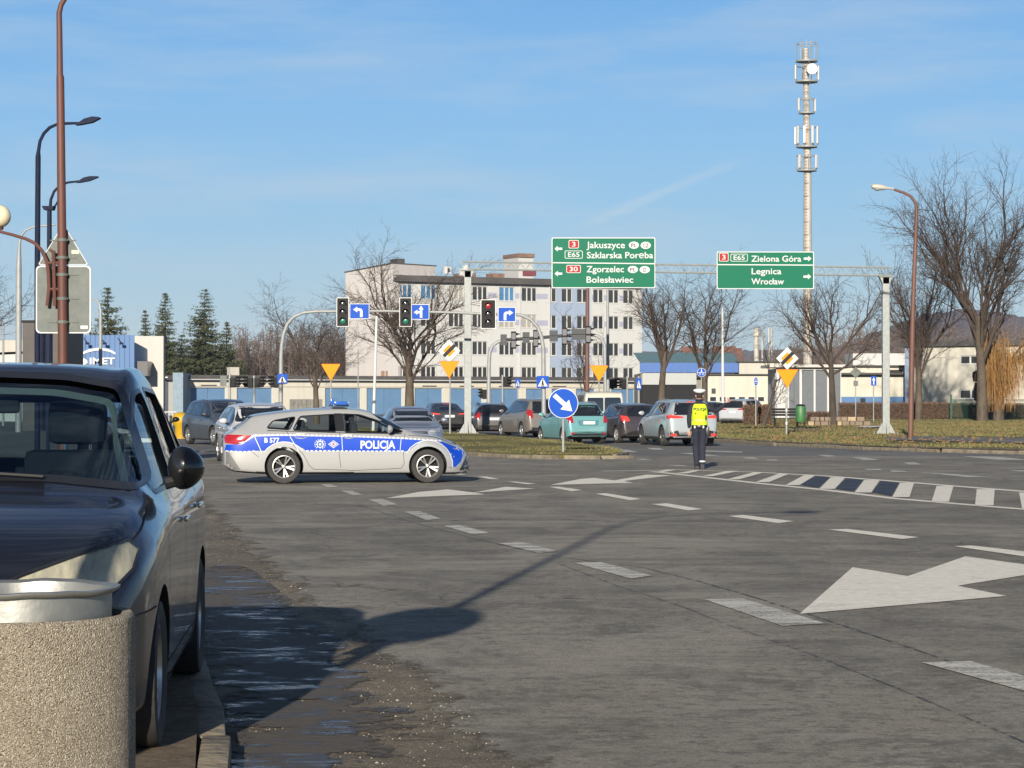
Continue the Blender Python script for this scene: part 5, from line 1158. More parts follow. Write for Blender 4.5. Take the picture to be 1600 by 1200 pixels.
# --- the overhead gantry and its two green boards
Yg = 96.8; kg = Yg / F
gt = thing('sign_gantry', 'grey steel gantry with lattice beam and two square legs spanning the junction', 'gantry', (GX(731, Yg), Yg, .12))
for px, ptop in ((731, 423), (1384, 433)):
    x = GX(px, Yg); zt = GZ(ptop, Yg); zb = .10; mb = MB(); mb.bevbox((x, Yg, (zt + zb) / 2), (.30, .30, zt - zb), .02); mb.bevbox((x, Yg, zt + .03), (.62, .42, .06), .01); mb.prism([(x - .27, zt), (x - .15, zt - .28), (x + .15, zt - .28), (x + .27, zt)], Yg - .15, Yg + .15, 'XZ')
    o = mb.build('leg', M_GALV, gt)
    q = MB()
    for s_ in (-1, 1):
        q.prism([(x + s_ * .152, zb + .02), (x + s_ * .40, zb + .02), (x + s_ * .36, zb + .12), (x + s_ * .152, zb + .50)], Yg - .10, Yg - .07, 'XZ'); q.prism([(x + s_ * .152, zb + .02), (x + s_ * .40, zb + .02), (x + s_ * .36, zb + .12), (x + s_ * .152, zb + .50)], Yg + .07, Yg + .10, 'XZ')
    q.prism([(Yg - .152, zb + .02), (Yg - .44, zb + .02), (Yg - .40, zb + .12), (Yg - .152, zb + .55)], x - .015, x + .015, 'YZ'); q.box((x, Yg, zb + .015), (1.0, .95, .035)); q.build('base_plate', M_GALV, o)
    q = MB()
    for dx in (-.42, .42):
        for dy in (-.4, .4): q.tube([(x + dx, Yg + dy, zb), (x + dx, Yg + dy, zb + .11)], .02, 6)
    q.build('anchor_bolts', M_GALV, o)
zA0, zB0 = GZ(409, Yg), GZ(420.5, Yg); zA1, zB1 = GZ(418, Yg), GZ(431, Yg)
xa, xb = GX(722, Yg), GX(1392, Yg); nseg = 44; dep = .45
def cz_(x, top): k = (x - xa) / (xb - xa); return lp(zA0, zA1, k) if top else lp(zB0, zB1, k)
mb = MB()
for top in (1, 0):
    for dy in (-dep / 2, dep / 2): mb.tube([(xa + (0 if top else .25), Yg + dy, cz_(xa, top)), (xb, Yg + dy, cz_(xb, top))], .028, 6)
mb.build('chord', M_GALV, gt); mb = MB()
for i in range(nseg):
    x0_, x1_ = xa + (xb - xa) * i / nseg, xa + (xb - xa) * (i + 1) / nseg; xm = (x0_ + x1_) / 2
    for dy in (-dep / 2, dep / 2): mb.tube([(x0_, Yg + dy, cz_(x0_, 1)), (xm, Yg + dy, cz_(xm, 0)), (x1_, Yg + dy, cz_(x1_, 1))], .013, 4)
    mb.tube([(x0_, Yg - dep / 2, cz_(x0_, 1)), (x0_, Yg + dep / 2, cz_(x0_, 1))], .012, 4)
o = mb.build('lattice', M_GALV, gt); tag(o, kind='stuff')
def board(px0, py0, px1, py1, label_part, draw):
    x0_, x1_, z0_, z1_ = GX(px0, Yb), GX(px1, Yb), GZ(py1, Yb), GZ(py0, Yb); cx, cz = (x0_ + x1_) / 2, (z0_ + z1_) / 2; w_, h_ = x1_ - x0_, z1_ - z0_
    mb = MB(); plate(rrect(cx, cz, w_, h_, .06, 3), Yb, .05, mb, 0); plate(rrect(cx, cz, w_ - .07, h_ - .07, .05, 3), Yb - .008, .008, mb, 1); bo = mb.build('direction_board', [M_SWHITE, M_SGREEN], gt); bo['label'] = label_part
    br = MB()
    for x in (x0_ + w_ * .15, x1_ - w_ * .15): br.box((x, Yb + .12, cz), (.08, .10, h_ * .9))
    br.build('bracket', M_GALV, bo)
    return draw(bo)
Yb = Yg - .45; kb = Yb / F
def T(bo, s, px, pbase, hpx, bold=.012, sx=1.0, m_=None, align='LEFT', wpx=None, dy=.016, nm='lettering'):
    vs, fs = text_mesh(s, hpx * kb / .72, bold, 'LEFT', 1.0); x0_ = min(v[0] for v in vs); x1_ = max(v[0] for v in vs); k = (wpx * kb / (x1_ - x0_)) if wpx else sx
    mb = MB(); mb.add([(GX(px, Yb) + (u - x0_) * k, Yb - dy, GZ(pbase, Yb) + v) for u, v in vs], fs); return mb.build(nm, m_ or M_SWHITE, bo)
def shp(bo, polys, mts, nm):
    mb = MB()
    for i, (poly, mi) in enumerate(polys): plate([(GX(a, Yb), GZ(b_, Yb)) for a, b_ in poly], Yb - .016 - .005 * i, .006, mb, mi)
    mb.build(nm, mts, bo)
def rr_(x0_, y0_, x1_, y1_, r_=2): return rrect((x0_ + x1_) / 2, (y0_ + y1_) / 2, x1_ - x0_, y1_ - y0_, r_, 3)
def road_no(bo, x0_, y0_, x1_, y1_, s, col, wpx):
    shp(bo, [(rr_(x0_, y0_, x1_, y1_), 0), (rr_(x0_ + .9, y0_ + .9, x1_ - .9, y1_ - .9, 1.5), 1)], [M_SWHITE, col], 'road_number_panel'); T(bo, s, (x0_ + x1_) / 2 - wpx / 2, y1_ - (y1_ - y0_) * .22, (y1_ - y0_) * .58, .003, wpx=wpx, dy=.032)
def oval(bo, cx, cy, s, wpx):
    pts = [(cx + 8 * math.cos(a), cy + 5.6 * math.sin(a)) for a in [2 * math.pi * i / 20 for i in range(20)]]; shp(bo, [(pts, 0)], [M_SWHITE], 'country_oval'); T(bo, s, cx - wpx / 2, cy + 3.2, 6.2, .002, wpx=wpx, m_=M_SBLACK, dy=.026)
def arr(bo, cx, cy, L, sgn): shp(bo, [([(cx - sgn * L / 2, cy - 1.7), (cx + sgn * (L / 2 - 5), cy - 1.7), (cx + sgn * (L / 2 - 5), cy - 4.4), (cx + sgn * L / 2, cy), (cx + sgn * (L / 2 - 5), cy + 4.4), (cx + sgn * (L / 2 - 5), cy + 1.7), (cx - sgn * L / 2, cy + 1.7)], 0)], [M_SWHITE], 'arrow')
def b1(bo):
    shp(bo, [([(863, 409.6), (1023, 411.2), (1023, 412.8), (863, 411.2)], 0)], [M_SWHITE], 'divider')
    arr(bo, 872.5, 388.5, 12, -1); arr(bo, 872.5, 427.5, 12, -1)
    road_no(bo, 888.5, 375, 904.5, 388, '3', M_SRED, 5.5); road_no(bo, 882.5, 391.5, 910.5, 404, 'E65', M_SGREEN, 18); road_no(bo, 885, 414, 907.5, 426.5, '30', M_SRED, 13)
    T(bo, 'Jakuszyce', 916.5, 387.5, 10.3, .004, wpx=60); T(bo, 'Szklarska Poręba', 917, 403.3, 10.0, .004, wpx=103.5); T(bo, 'Zgorzelec', 916.5, 425.2, 10.0, .004, wpx=58.5); T(bo, 'Bolesławiec', 916.5, 441.6, 10.0, .004, wpx=73)
    oval(bo, 990.5, 383, 'PL', 8.5); oval(bo, 1009, 383.3, 'CZ', 9); oval(bo, 988.8, 421, 'PL', 8.5); oval(bo, 1007.4, 421.3, 'D', 4.5)
board(862, 371, 1024, 450, 'larger green board to the left with four town names and left arrows', b1)
def b2(bo):
    shp(bo, [([(1121, 412.6), (1271, 413.4), (1271, 415), (1121, 414.2)], 0)], [M_SWHITE], 'divider')
    road_no(bo, 1123.5, 395, 1138.5, 408.5, '3', M_SRED, 5.5); road_no(bo, 1141.5, 396.5, 1168.5, 408.5, 'E65', M_SGREEN, 17.5)
    T(bo, 'Zielona Góra', 1174, 408.7, 9.6, .004, wpx=78); T(bo, 'Legnica', 1174.5, 428.3, 9.6, .004, wpx=46.5); T(bo, 'Wrocław', 1174, 444.2, 9.6, .004, wpx=51); arr(bo, 1262, 404, 12, 1); arr(bo, 1261.5, 432.2, 12, 1)
board(1120, 393, 1272, 451.5, 'smaller green board to the right with right arrows', b2)
mb = MB(); mb.lathe([(.0, 0), (.13, 0), (.13, .16), (.05, .2), (.0, .2)], (GX(728, Yg), Yg, GZ(421, Yg)), 'Z', 12); mb.build('sensor', M_WHITE, gt, smooth=True)
# --- street lamps
def lamp_post(name, label, px, Y, pts, rs, mt, head_fn=None, base=0.0, group=None):
    t_ = thing(name, label, 'street lamp', (GX(px, Y), Y, base), 0, group); P = [(GX(px, Y), Y, base)] + [(GX(a, Y), Y, GZ(b_, Y)) for a, b_ in pts]; mb = MB(); mb.tube(P, rs, 12); mb.build('pole', mt, t_, smooth=True)
    if head_fn: head_fn(t_, Y)
    return t_
def led(px0, py0, px1, py1):
    def f(t_, Y):
        a, b_ = Vector((GX(px0, Y), 0, GZ(py0, Y))), Vector((GX(px1, Y), 0, GZ(py1, Y))); L = (b_ - a).length; an = math.atan2(b_.z - a.z, b_.x - a.x); prof = [(0, -.04), (.15, -.06), (.5, -.07), (L - .05, -.01), (L, .01), (L - .02, .03), (.55, .10), (.3, .09), (.12, .02), (0, .03)]
        c, s_ = math.cos(an), math.sin(an); mb = MB(); mb.prism([(a.x + u * c - v * s_, a.z + u * s_ + v * c) for u, v in prof], Y - .13, Y + .13, 'XZ'); mb.build('lamp_head', M_DBLUE, t_)
    return f
lamp_post('street_lamp', 'dark blue street lamp with curved arm, the taller behind the brown pole', 58.5, 69, [(58, 430), (59, 245), (59.5, 236), (62, 220), (68, 208), (77, 199), (88, 194), (104, 192.5), (122, 192)], [.085, .085, .08, .055, .05, .05, .05, .045, .045, .04], M_DBLUE, led(118, 193.5, 157, 184.5))
lamp_post('street_lamp', 'dark blue street lamp with curved arm, the shorter behind the brown pole', 79, 87, [(77.5, 440), (78, 325), (79, 312), (84, 299), (93, 290), (105, 285), (122, 283)], [.085, .085, .06, .055, .05, .05, .045, .04], M_DBLUE, led(119, 284, 154, 276.5))
lamp_post('street_lamp', 'thin pale grey lamp pole with curved arm at the far left', 29, 112, [(29, 420), (30, 380), (33, 368), (40, 359), (54, 354), (86, 351)], [.16, .14, .07, .06, .055, .05, .045], M_GREY)
lamp_post('street_lamp', 'thin pale lamp pole in front of the blue shop wall', 157, 128, [(157, 485), (155, 474), (150, 468), (143, 466)], [.12, .09, .06, .05, .04], M_GREY)
lamp_post('street_lamp', 'thin grey lamp pole at the left edge of the picture', 5, 140, [(5, 512), (4, 503), (-6, 501)], [.08, .06, .05, .04], M_GREY)
def sodium(t_, Y):
    x, z_ = GX(1397, Y), GZ(294.5, Y); mb = MB(); mb.lathe([(.045, .0), (.06, -.25), (.13, -.40), (.15, -.62), (.11, -.82), (.0, -.86)], (x, Y, z_), 'X', 14); mb.v = [(vx, vy, z_ + (vz_ - z_) * .8 + (x - vx) * .10) for vx, vy, vz_ in mb.v]
    o = mb.build('lamp_head', mat('lamp_housing_grey', (.42, .40, .35), .5), t_, smooth=True); q = MB(); q.lathe([(.13, 0), (.12, -.05), (.07, -.10), (0, -.115)], (x - .62, Y, z_ + .02), 'Z', 14); q.build('lamp_glass', M_LIGHTW, o, smooth=True)
lamp_post('street_lamp', 'brown leaning street lamp on the verge with a grey cobra head pointing left', 1422.5, 86, [(1425.5, 520), (1427, 470), (1432.5, 335), (1431.5, 318), (1424, 307), (1413, 301), (1397, 296)], [.105, .10, .085, .065, .06, .055, .05, .045], M_BROWNP, sodium, .12)
lamp_post('street_lamp', 'thin brown pole behind the left green board', 917, 128, [(918, 445)], [.14, .10], M_BROWNP)
lamp_post('street_lamp', 'thin pale flagpole between the bare trees left of the right green board', 1129.5, 150, [(1129, 480)], [.11, .07], M_WHITE)
lamp_post('street_lamp', 'thin pale pole rising behind the yield triangle above the van', 950, 108, [(949.5, 452)], [.09, .06], M_GALV)
lamp_post('street_lamp', 'thin leaning white pole behind the police car roof', 583, 105, [(588.5, 494)], [.075, .06], M_WHITE)
lamp_post('street_lamp', 'thin grey pole before the left end of the white flats', 559.5, 170, [(559.5, 545)], [.05, .04], M_GREY)
for o in list(COL.objects):
    if o.name.startswith('street_lamp') and o.get('label') and ('pole' in o['label'] and 'lamp pole' not in o['label']): o['category'] = 'pole'
# left brown pole with the backs of two signs, globe arm and floodlight
Yl = 52.0; K = 52 / 31; t_ = thing('street_lamp', 'red brown lamp pole carrying the grey backs of a triangular and a rectangular sign', 'street lamp', (GX(98, Yl), Yl, .05))
def ql(px, py, dy=0): return (GX(px, Yl), Yl + dy, GZ(py, Yl))
mb = MB(); mb.tube([(GX(98.5, Yl), Yl, .05), ql(98, 560), ql(96.5, 380), ql(93.5, 120), ql(92.8, 116), ql(92, 40), ql(91.5, 20), ql(94.5, 7), ql(101, -4), ql(112, -12), ql(150, -22)], [K * q for q in (.068, .068, .062, .054, .044, .040, .038, .036, .036, .034, .03)], 16); mb.build('pole', M_RUST, t_, smooth=True)
mb = MB(); plate(rrect(GX(97, Yl), GZ(467.5, Yl), 86 / F * Yl, 106 / F * Yl, .06 * K, 4), Yl + .125, .014, mb, 0); plate(rrect(GX(97, Yl), GZ(467.5, Yl), 82 / F * Yl, 102 / F * Yl, .055 * K, 4), Yl + .115, .008, mb, 1); o1 = mb.build('sign_back', [M_WHITE, M_BACK], t_)
mb = MB(); mb.box((GX(130, Yl), Yl + .110, GZ(511, Yl)), (.17, .004, .075)); mb.build('sticker', M_SWHITE, o1)
mb = MB(); tp = smooth_poly([ql(57, 413)[::2], ql(136, 413)[::2], ql(97, 349)[::2]]); plate(tp, Yl + .125, .012, mb, 0); plate(sc_poly(tp, ql(97, 391)[::2], .95), Yl + .117, .006, mb, 1); o2 = mb.build('sign_back', [M_SWHITE, M_BACK], t_)
mb = MB(); mb.box((GX(116, Yl), Yl + .112, GZ(393, Yl)), (.17, .004, .08)); mb.build('sticker', [mat('sticker_cream', (.7, .62, .35), .5)], o2)
for py in (375, 402.5, 429, 466.5, 503):
    q = MB(); q.box((GX(97, Yl), Yl + .106, GZ(py, Yl)), (.70 if py > 420 else .60, .016, .026)); q.tube([ql(88, py, .10), ql(88, py, -.03)], .018, 6); q.tube([ql(105, py, .10), ql(105, py, -.03)], .018, 6); q.lathe([(.122, -.034), (.122, .034)], ql(97, py), 'Z', 16); q.build('clamp', M_BACK, t_)
mb = MB(); mb.tube([ql(74, 478, -.04), ql(77, 450, -.04), ql(76, 425, -.04), ql(73, 407, -.04), ql(66, 392, -.04), ql(55, 380, -.04), ql(40, 373, -.04), ql(20, 367, -.04), ql(0, 362, -.04), ql(-6, 362, -.04)], [K * q for q in (.025, .026, .026, .026, .025, .024, .022, .021, .02, .02)], 8); ga = mb.build('globe_arm', M_RUST, t_, smooth=True)
q = MB(); q.tube([ql(84, 392, -.05), ql(86, 478, -.05)], .044, 8); q.tube([ql(84, 394, -.05), ql(78, 390, -.05)], .034, 8)
for py in (411, 452): q.tube([ql(74, py, -.04), ql(97, py, -.03)], .036, 8)
q.build('bracket', M_RUST, ga, smooth=True)
mb = MB(); mb.lathe([(.001, -.26)] + [(.26 * math.sin(R(a)), -.26 * math.cos(R(a))) for a in range(15, 180, 15)] + [(.001, .26)], ql(-0.5, 338, -.04), 'Z', 24); mb.lathe([(.08, -.31), (.10, -.25)], ql(-.5, 338, -.04), 'Z', 12, 1); mb.build('globe', [mat('cream_globe_glass', (.70, .63, .42), .3, coat=.5), M_RUST], t_, smooth=True)
mb = MB(); mb.prism([(GX(66, Yl), GZ(322, Yl)), (GX(85, Yl), GZ(322, Yl)), (GX(83, Yl), GZ(328, Yl)), (GX(69, Yl), GZ(328, Yl))], Yl - .10, Yl + .17, 'XZ'); mb.tube([ql(84, 324), ql(88, 318), ql(91, 312), ql(95, 311)], .024, 6); fl = mb.build('floodlight', M_DBLUE, t_)
mb = MB(); mb.prism([(GX(73, 60), GZ(329, 60)), (GX(78, 60), GZ(329, 60)), (GX(76.5, 60), 0), (GX(72, 60), 0)], 60, 60.09, 'XZ'); o = mb.build('thin_mast', M_DBLUE); tag(o, 'thin dark mast under the floodlight behind the brown pole', 'mast')
# lamp post just outside the frame on the left, its round plate and curved arm throw the long shadow over the road
xs_, ys_ = -2.12, 5.9; t_ = thing('street_lamp', 'brown pavement lamp post with a round sign plate, outside the picture to the left', 'street lamp', (xs_, ys_, .1))
mb = MB(); mb.tube([(xs_, ys_, .1), (xs_ + .02, ys_, 3.2), (xs_ + .04, ys_, 7.0), (xs_ + .12, ys_, 7.55), (xs_ + .4, ys_, 7.95), (xs_ + .9, ys_, 8.2), (xs_ + 2.0, ys_, 8.35)], [.055, .05, .038, .032, .03, .03, .028], 12); mb.build('pole', M_RUST, t_, smooth=True)
mb = MB(); mb.lathe([(0, -.01), (.43, -.01), (.43, .01), (0, .01)], (xs_ - .03, ys_ + .07, 3.20), 'Y', 32); mb.build('round_plate', M_BACK, t_)
mb = MB(); mb.lathe([(0, -.28), (.10, -.2), (.13, .1), (.05, .3), (0, .3)], (xs_ + 2.25, ys_, 8.38), 'X', 12); mb.build('lamp_head', M_BACK, t_, smooth=True)
# --- telecom mast
Ym = 300.0; km = Ym / F; xm = GX(1262, Ym); mt_ = thing('telecom_mast', 'tall slender pale telecom mast with antenna platforms and a white dish', 'telecom mast', (xm, Ym, 0))
M_MAST = mat('mast_steel', (.46, .44, .39), .55, .15, var=.2, vscale=.5)
mb = MB(); mb.tube([(xm, Ym, 0), (xm, Ym, GZ(380, Ym)), (xm, Ym, GZ(262, Ym)), (xm - .15, Ym, GZ(150, Ym)), (xm - .2, Ym, GZ(75, Ym))], [.62, .56, .50, .40, .34], 18); mb.build('shaft', M_MAST, mt_, smooth=True)
for py in (262, 375, 470): mb = MB(); mb.tube([(xm, Ym, GZ(py, Ym) - .08), (xm, Ym, GZ(py, Ym) + .08)], .62, 18); mb.build('flange', M_MAST, mt_, angle=40)
mb = MB(); yl = Ym - .62
for dx in (-.42, -.12): mb.tube([(xm + dx, yl, 2), (xm + dx, yl, GZ(85, Ym))], .035, 4)
for i in range(110): z_ = 2.4 + i * .42; mb.box((xm - .27, yl, z_), (.30, .04, .05))
for i in range(26): mb.lathe([(.30, 0), (.30, .05)], (xm - .27, yl - .1, 3 + i * 1.7), 'Z', 8)
mb.build('ladder', mat('ladder_steel', (.26, .17, .12), .6), mt_)
def platform(py, rpx, posts, hp, panels, y_up):
    z_ = GZ(py, Ym); r_ = rpx * km; mb = MB(); mb.lathe([(.5, -.10), (r_, -.12), (r_, .10), (.5, .06)], (xm - .1, Ym, z_), 'Z', 16, close=True); mb.lathe([(r_ * .98, hp * .92), (r_ * 1.0, hp * .92 + .1), (r_ * .94, hp * .92 + .1)], (xm - .1, Ym, z_), 'Z', 16); o = mb.build('platform', M_GALV, mt_, angle=40)
    for i in range(posts):
        a = 2 * math.pi * (i + .3) / posts; x, y = xm - .1 + r_ * math.cos(a), Ym + r_ * math.sin(a); q = MB(); q.tube([(x, y, z_), (x, y, z_ + hp)], .06, 5); q.build('post', M_GALV, o)
        if panels and i % panels == 0: q = MB(); q.bevbox((x + .12 * math.cos(a), y + .12 * math.sin(a), z_ + hp * .55), (.32, .2, hp * .85), .04, rz=a + R(90)); q.build('antenna_panel', M_WHITE, o)
platform(95, 17, 8, 29 * km, 0, 1); platform(127, 17.5, 8, 26 * km, 4, 1); platform(176, 12.5, 6, 23 * km, 3, 1); platform(229, 16.5, 9, 32 * km, 1, 1); platform(266, 15.5, 7, 24 * km, 2, 1)
mb = MB(); x, z_ = GX(1267, Ym), GZ(109.5, Ym); mb.lathe([(0, -.35), (.35, -.40), (.72, -.42), (.74, -.05), (.3, .25), (0, .3)], (x, Ym - 1.1, z_), 'Y', 20); mb.v = [(vx, vy, vz_) for vx, vy, vz_ in mb.v]; mb.build('dish', M_WHITE, mt_, smooth=True)
mb = MB()
for dx, py in ((-.9, 66), (-.1, 60), (.9, 68), (.5, 62)): mb.tube([(xm + dx, Ym, GZ(95, Ym)), (xm + dx, Ym, GZ(py, Ym))], .035, 4)
mb.build('whip_aerial', M_GALV, mt_)
# ------------------------------------------------------------------ buildings
def wallmat(name, col, dirt=.25):
    if name in MATS: return MATS[name]
    m, t, b = nodes_mat(name); v = vecmap(t); vs = vecmap(t, scale=(1.2, 1.2, .12))
    c = mixc(t, mth(t, 'MULTIPLY', rng(t, noise(t, vs, 1.4, 6, .7), .45, .75), dirt), col, tuple(x * .55 for x in col)); c = mixc(t, mth(t, 'MULTIPLY', rng(t, noise(t, v, .35, 4), .4, .7), dirt * .6), c, tuple(x * .8 for x in col))
    t.links.new(c, b.inputs['Base Color']); b.inputs['Roughness'].default_value = .88; b.inputs['Specular IOR Level'].default_value = .2; bumpn(t, b, noise(t, v, 3, 5, .8), .15, .02); return m
W_CREAM = wallmat('cream_render', (.46, .435, .375)); W_WHITE = wallmat('white_render', (.47, .47, .455), .2); W_BLUE = wallmat('pale_blue_render', (.27, .33, .43), .2); W_LILAC = wallmat('lilac_render_panel', (.31, .32, .40))
W_WARM = wallmat('warm_white_render', (.51, .485, .41), .3)
ROOF = mat('roof_felt', (.085, .080, .078), .9, var=.4, vscale=.6); FRAME = mat('white_window_frame', (.50, .50, .48), .5); WGL = mat('window_glass', (.016, .019, .024), .15, spec=.5, var=.6, vscale=.35, col2=(.07, .065, .055))
WGLB = mat('window_blind_blue', (.07, .20, .38), .3, var=.3, vscale=.6)
DOORB = mat('blue_garage_paint', (.105, .20, .33), .55, var=.5, vscale=.9, col2=(.065, .14, .25)); GAPM = mat('dark_gap', (.03, .03, .03), .9)
class Facade:
    """a wall between two plan points; u runs along it, n points out of it (towards the camera)"""
    def __init__(s, a, b): s.a = Vector(a); s.b = Vector(b); s.L = (s.b - s.a).length; s.d = (s.b - s.a) / s.L; s.n = Vector((s.d.y, -s.d.x)); s.rz = math.atan2(s.d.y, s.d.x)
    def p(s, u, o, z): q = s.a + s.d * u + s.n * o; return (q.x, q.y, z)
    def u_at(s, px):
        k = (px - 800) / F; return (k * s.a.y - s.a.x) / (s.d.x - k * s.d.y)
    def box(s, mb, u0, u1, z0, z1, o0, o1, m=0):
        mb.add([s.p(u, o, z) for u in (u0, u1) for o in (o0, o1) for z in (z0, z1)], [(0, 1, 3, 2), (4, 6, 7, 5), (0, 4, 5, 1), (2, 3, 7, 6), (0, 2, 6, 4), (1, 5, 7, 3)], m)
def wall_with_openings(fa, u0, u1, z0, z1, ops, depth, parent, m, name='wall'):
    """wall slab with real openings: cells of a grid that fall in an opening are left out"""
    us = sorted(set([u0, u1] + [o[0] for o in ops] + [o[1] for o in ops])); us = [u for u in us if u0 - 1e-6 <= u <= u1 + 1e-6]
    mb = MB()
    for i in range(len(us) - 1):
        a, b_ = us[i], us[i + 1]; mid = (a + b_) / 2
        cols = sorted([(o[2], o[3]) for o in ops if o[0] < mid < o[1]]); z = z0
        for c0, c1 in cols:
            if c0 > z: fa.box(mb, a, b_, z, c0, -depth, 0)
            z = max(z, c1)
        if z < z1: fa.box(mb, a, b_, z, z1, -depth, 0)
    return mb.build(name, m, parent)
def add_window(fa, parent, u0, u1, z0, z1, panes, depth=.18, glass=None, shades=None, name='window'):
    mb = MB(); f = .07
    fa.box(mb, u0, u1, z0, z0 + f, -depth, -depth + .08); fa.box(mb, u0, u1, z1 - f, z1, -depth, -depth + .08)
    for i in range(panes + 1):
        u = lp(u0, u1 - f, i / panes); fa.box(mb, u, u + f + (.07 if 0 < i < panes else 0), z0 + f, z1 - f, -depth, -depth + .08)
    fa.box(mb, u0 - .06, u1 + .06, z0 - .06, z0, -depth, .06)
    w_ = mb.build(name, FRAME, parent); g_ = MB(); fa.box(g_, u0 + .02, u1 - .02, z0 + .02, z1 - .02, -depth - .03, -depth + .02); g_.build('pane', glass or WGL, w_)
    return w_
rb = random.Random(77)
# --- the long garage row
gA, gB = (GX(289, 236), 236), (GX(1004, 262), 262); fg = Facade(gA, gB); hG = 4.0
gr_ = thing('garage_row', 'long cream row of lock-up garages with blue doors in front of the white flats', 'garages', (gA[0], gA[1], 0))
doors = [(297, 353), (370, 426), (508, 564), (573, 629), (648, 692), (702, 754), (767, 812), (822, 850), (862, 884), (900, 930), (955, 992)]
zt_ = GZ(606.5, 248); ops = []
for a, b_ in doors: ops.append((fg.u_at(a), fg.u_at(b_), 0.0, zt_))
wall_with_openings(fg, 0, fg.L, 0, hG - .28, ops, .45, gr_, W_WARM)
mb = MB(); fg.box(mb, -.4, fg.L + .3, hG - .28, hG, -8, .55); fg.box(mb, -.4, fg.L + .3, hG, hG + .22, -8, -.3); mb.build('roof', ROOF, gr_)
mb = MB(); fg.box(mb, -.4, fg.L + .3, hG - .30, hG - .20, .552, .60); mb.build('roof_edge', mat('tin_edge', (.42, .42, .42), .5), gr_)
mb = MB(); fg.box(mb, -.02, fg.L, 2.98, 3.08, .003, .05); mb.build('ledge', mat('ledge_grey', (.36, .33, .28), .8), gr_)
mb = MB(); fg.box(mb, 0, fg.L, 0, hG - .3, -8, -7.8); fg.box(mb, 0, .3, 0, hG - .3, -7.8, -.46); fg.box(mb, fg.L - .3, fg.L, 0, hG - .3, -7.8, -.46); mb.build('back_wall', W_WARM, gr_)
for i, (u0, u1, z0, z1) in enumerate(ops):
    mid = (u0 + u1) / 2
    for a, b_ in ((u0 + .06, mid - .02), (mid + .02, u1 - .06)):
        mb = MB(); fg.box(mb, a, b_, .05, z1 - .05, -.25, -.20); l_ = mb.build('door_leaf', DOORB, gr_)
    mb = MB(); fg.box(mb, u0, u1, z1 - .05, z1, -.3, -.12); fg.box(mb, u0, u0 + .06, 0, z1 - .05, -.3, -.12); fg.box(mb, u1 - .06, u1, 0, z1 - .05, -.3, -.12); fg.box(mb, mid - .02, mid + .02, 0, z1 - .05, -.3, -.26); mb.build('door_frame', mat('pale_door_frame', (.50, .53, .55), .6), gr_)
    if i in (0, 4, 5, 6, 8): mb = MB(); fg.box(mb, mid - .8, mid + .9, 3.085, 3.2, .01, .10); mb.build('door_canopy', ROOF, gr_)
mb = MB(); fg.box(mb, fg.u_at(383) - .5, fg.u_at(383) + .5, hG + .2, hG + 1.1, -4, -3); mb.build('chimney', W_CREAM, gr_)
mb = MB(); u0, u1 = fg.u_at(441), fg.u_at(492); n_ = 8
for i in range(n_):
    mb = MB(); fg.box(mb, lp(u0, u1, i / n_) + .02, lp(u0, u1, (i + 1) / n_) - .02, 0, 1.7, 2.0, 2.1)
    if i == 0: cf = thing('concrete_fence', 'grey concrete panel fence before the garages', 'fence', fg.p(u0, 2, 0))
    mb.build('panel', mat('weathered_concrete', (.26, .25, .22), .9, var=.5, vscale=2), cf)
# --- garage at left end and dark gap
gl = thing('shed', 'pale blue grey sheet shed at the left end of the garages', 'shed', (GX(272, 232), 232, 0)); mb = MB(); x0_, x1_ = GX(270, 232), GX(286, 232); mb.box(((x0_ + x1_) / 2, 235, 2.2), (x1_ - x0_, 6, 4.4)); mb.build('wall', mat('blue_grey_sheet', (.19, .27, .33), .6, var=.3), gl)
x0_, x1_ = GX(255, 240), GX(271, 240); mb = MB(); mb.box(((x0_ + x1_) / 2, 243, 1.9), (x1_ - x0_, 5, 3.9)); mb.build('dark_bay', mat('dark_blue_sheet', (.03, .04, .07), .7), gl); mb = MB(); mb.box(((x0_ + x1_) / 2, 240.0, 4.0), (x1_ - x0_ + .6, 1, .14)); mb.build('canopy', FRAME, gl)
# --- the white block of flats / offices
bA, bB = (GX(622, 262), 262), (GX(1003, 276), 276); fb = Facade(bA, bB); hB = 15.25
bl = thing('office_block', 'white four storey block with a pale blue middle section behind the garages', 'building', (bA[0], bA[1], 0))
colsW = [(632.5, 11.7), (669.5, 11.7), (713, 11.7), (750, 11.7), (792, 11.7), (827, 11.7)]; colsB = [(861.5, 8.2), (886, 8.2), (910, 8.2)]; colsR = [(935, 8), (959, 8), (982, 8)]
zc = [14.1, 10.95, 7.72, 4.75]; hh_ = .82; ops = []; wins = []
for cols, n_ in ((colsW, 3), (colsB, 2), (colsR, 2)):
    for px, hw2 in cols:
        for r_i, z_ in enumerate(zc):
            u0, u1 = fb.u_at(px - hw2), fb.u_at(px + hw2); z0, z1 = z_ - hh_, z_ + hh_ - (0.05 if r_i else 0); ops.append((u0, u1, z0, z1)); wins.append((u0, u1, z0, z1, n_, px, r_i))
s0, s1 = fb.u_at(858), fb.u_at(923)
for a, b_, m_, sub in ((0, s0, W_WHITE, colsW), (s0, s1, W_BLUE, colsB), (s1, fb.L, W_WHITE, colsR)):
    wall_with_openings(fb, a, b_, 0, hB, [o for o in ops if a <= (o[0] + o[1]) / 2 <= b_], .4, bl, m_)
for u0, u1, z0, z1, n_, px, r_i in wins:
    gm_ = WGLB if (r_i == 0 and px in (632.5, 669.5, 792)) else (mat('window_pale_blind', (.30, .285, .25), .5) if (r_i == 1 and px in (792, 827)) or (r_i == 0 and px in (713,)) else WGL)
    add_window(fb, bl, u0, u1, z0, z1, n_, glass=gm_)
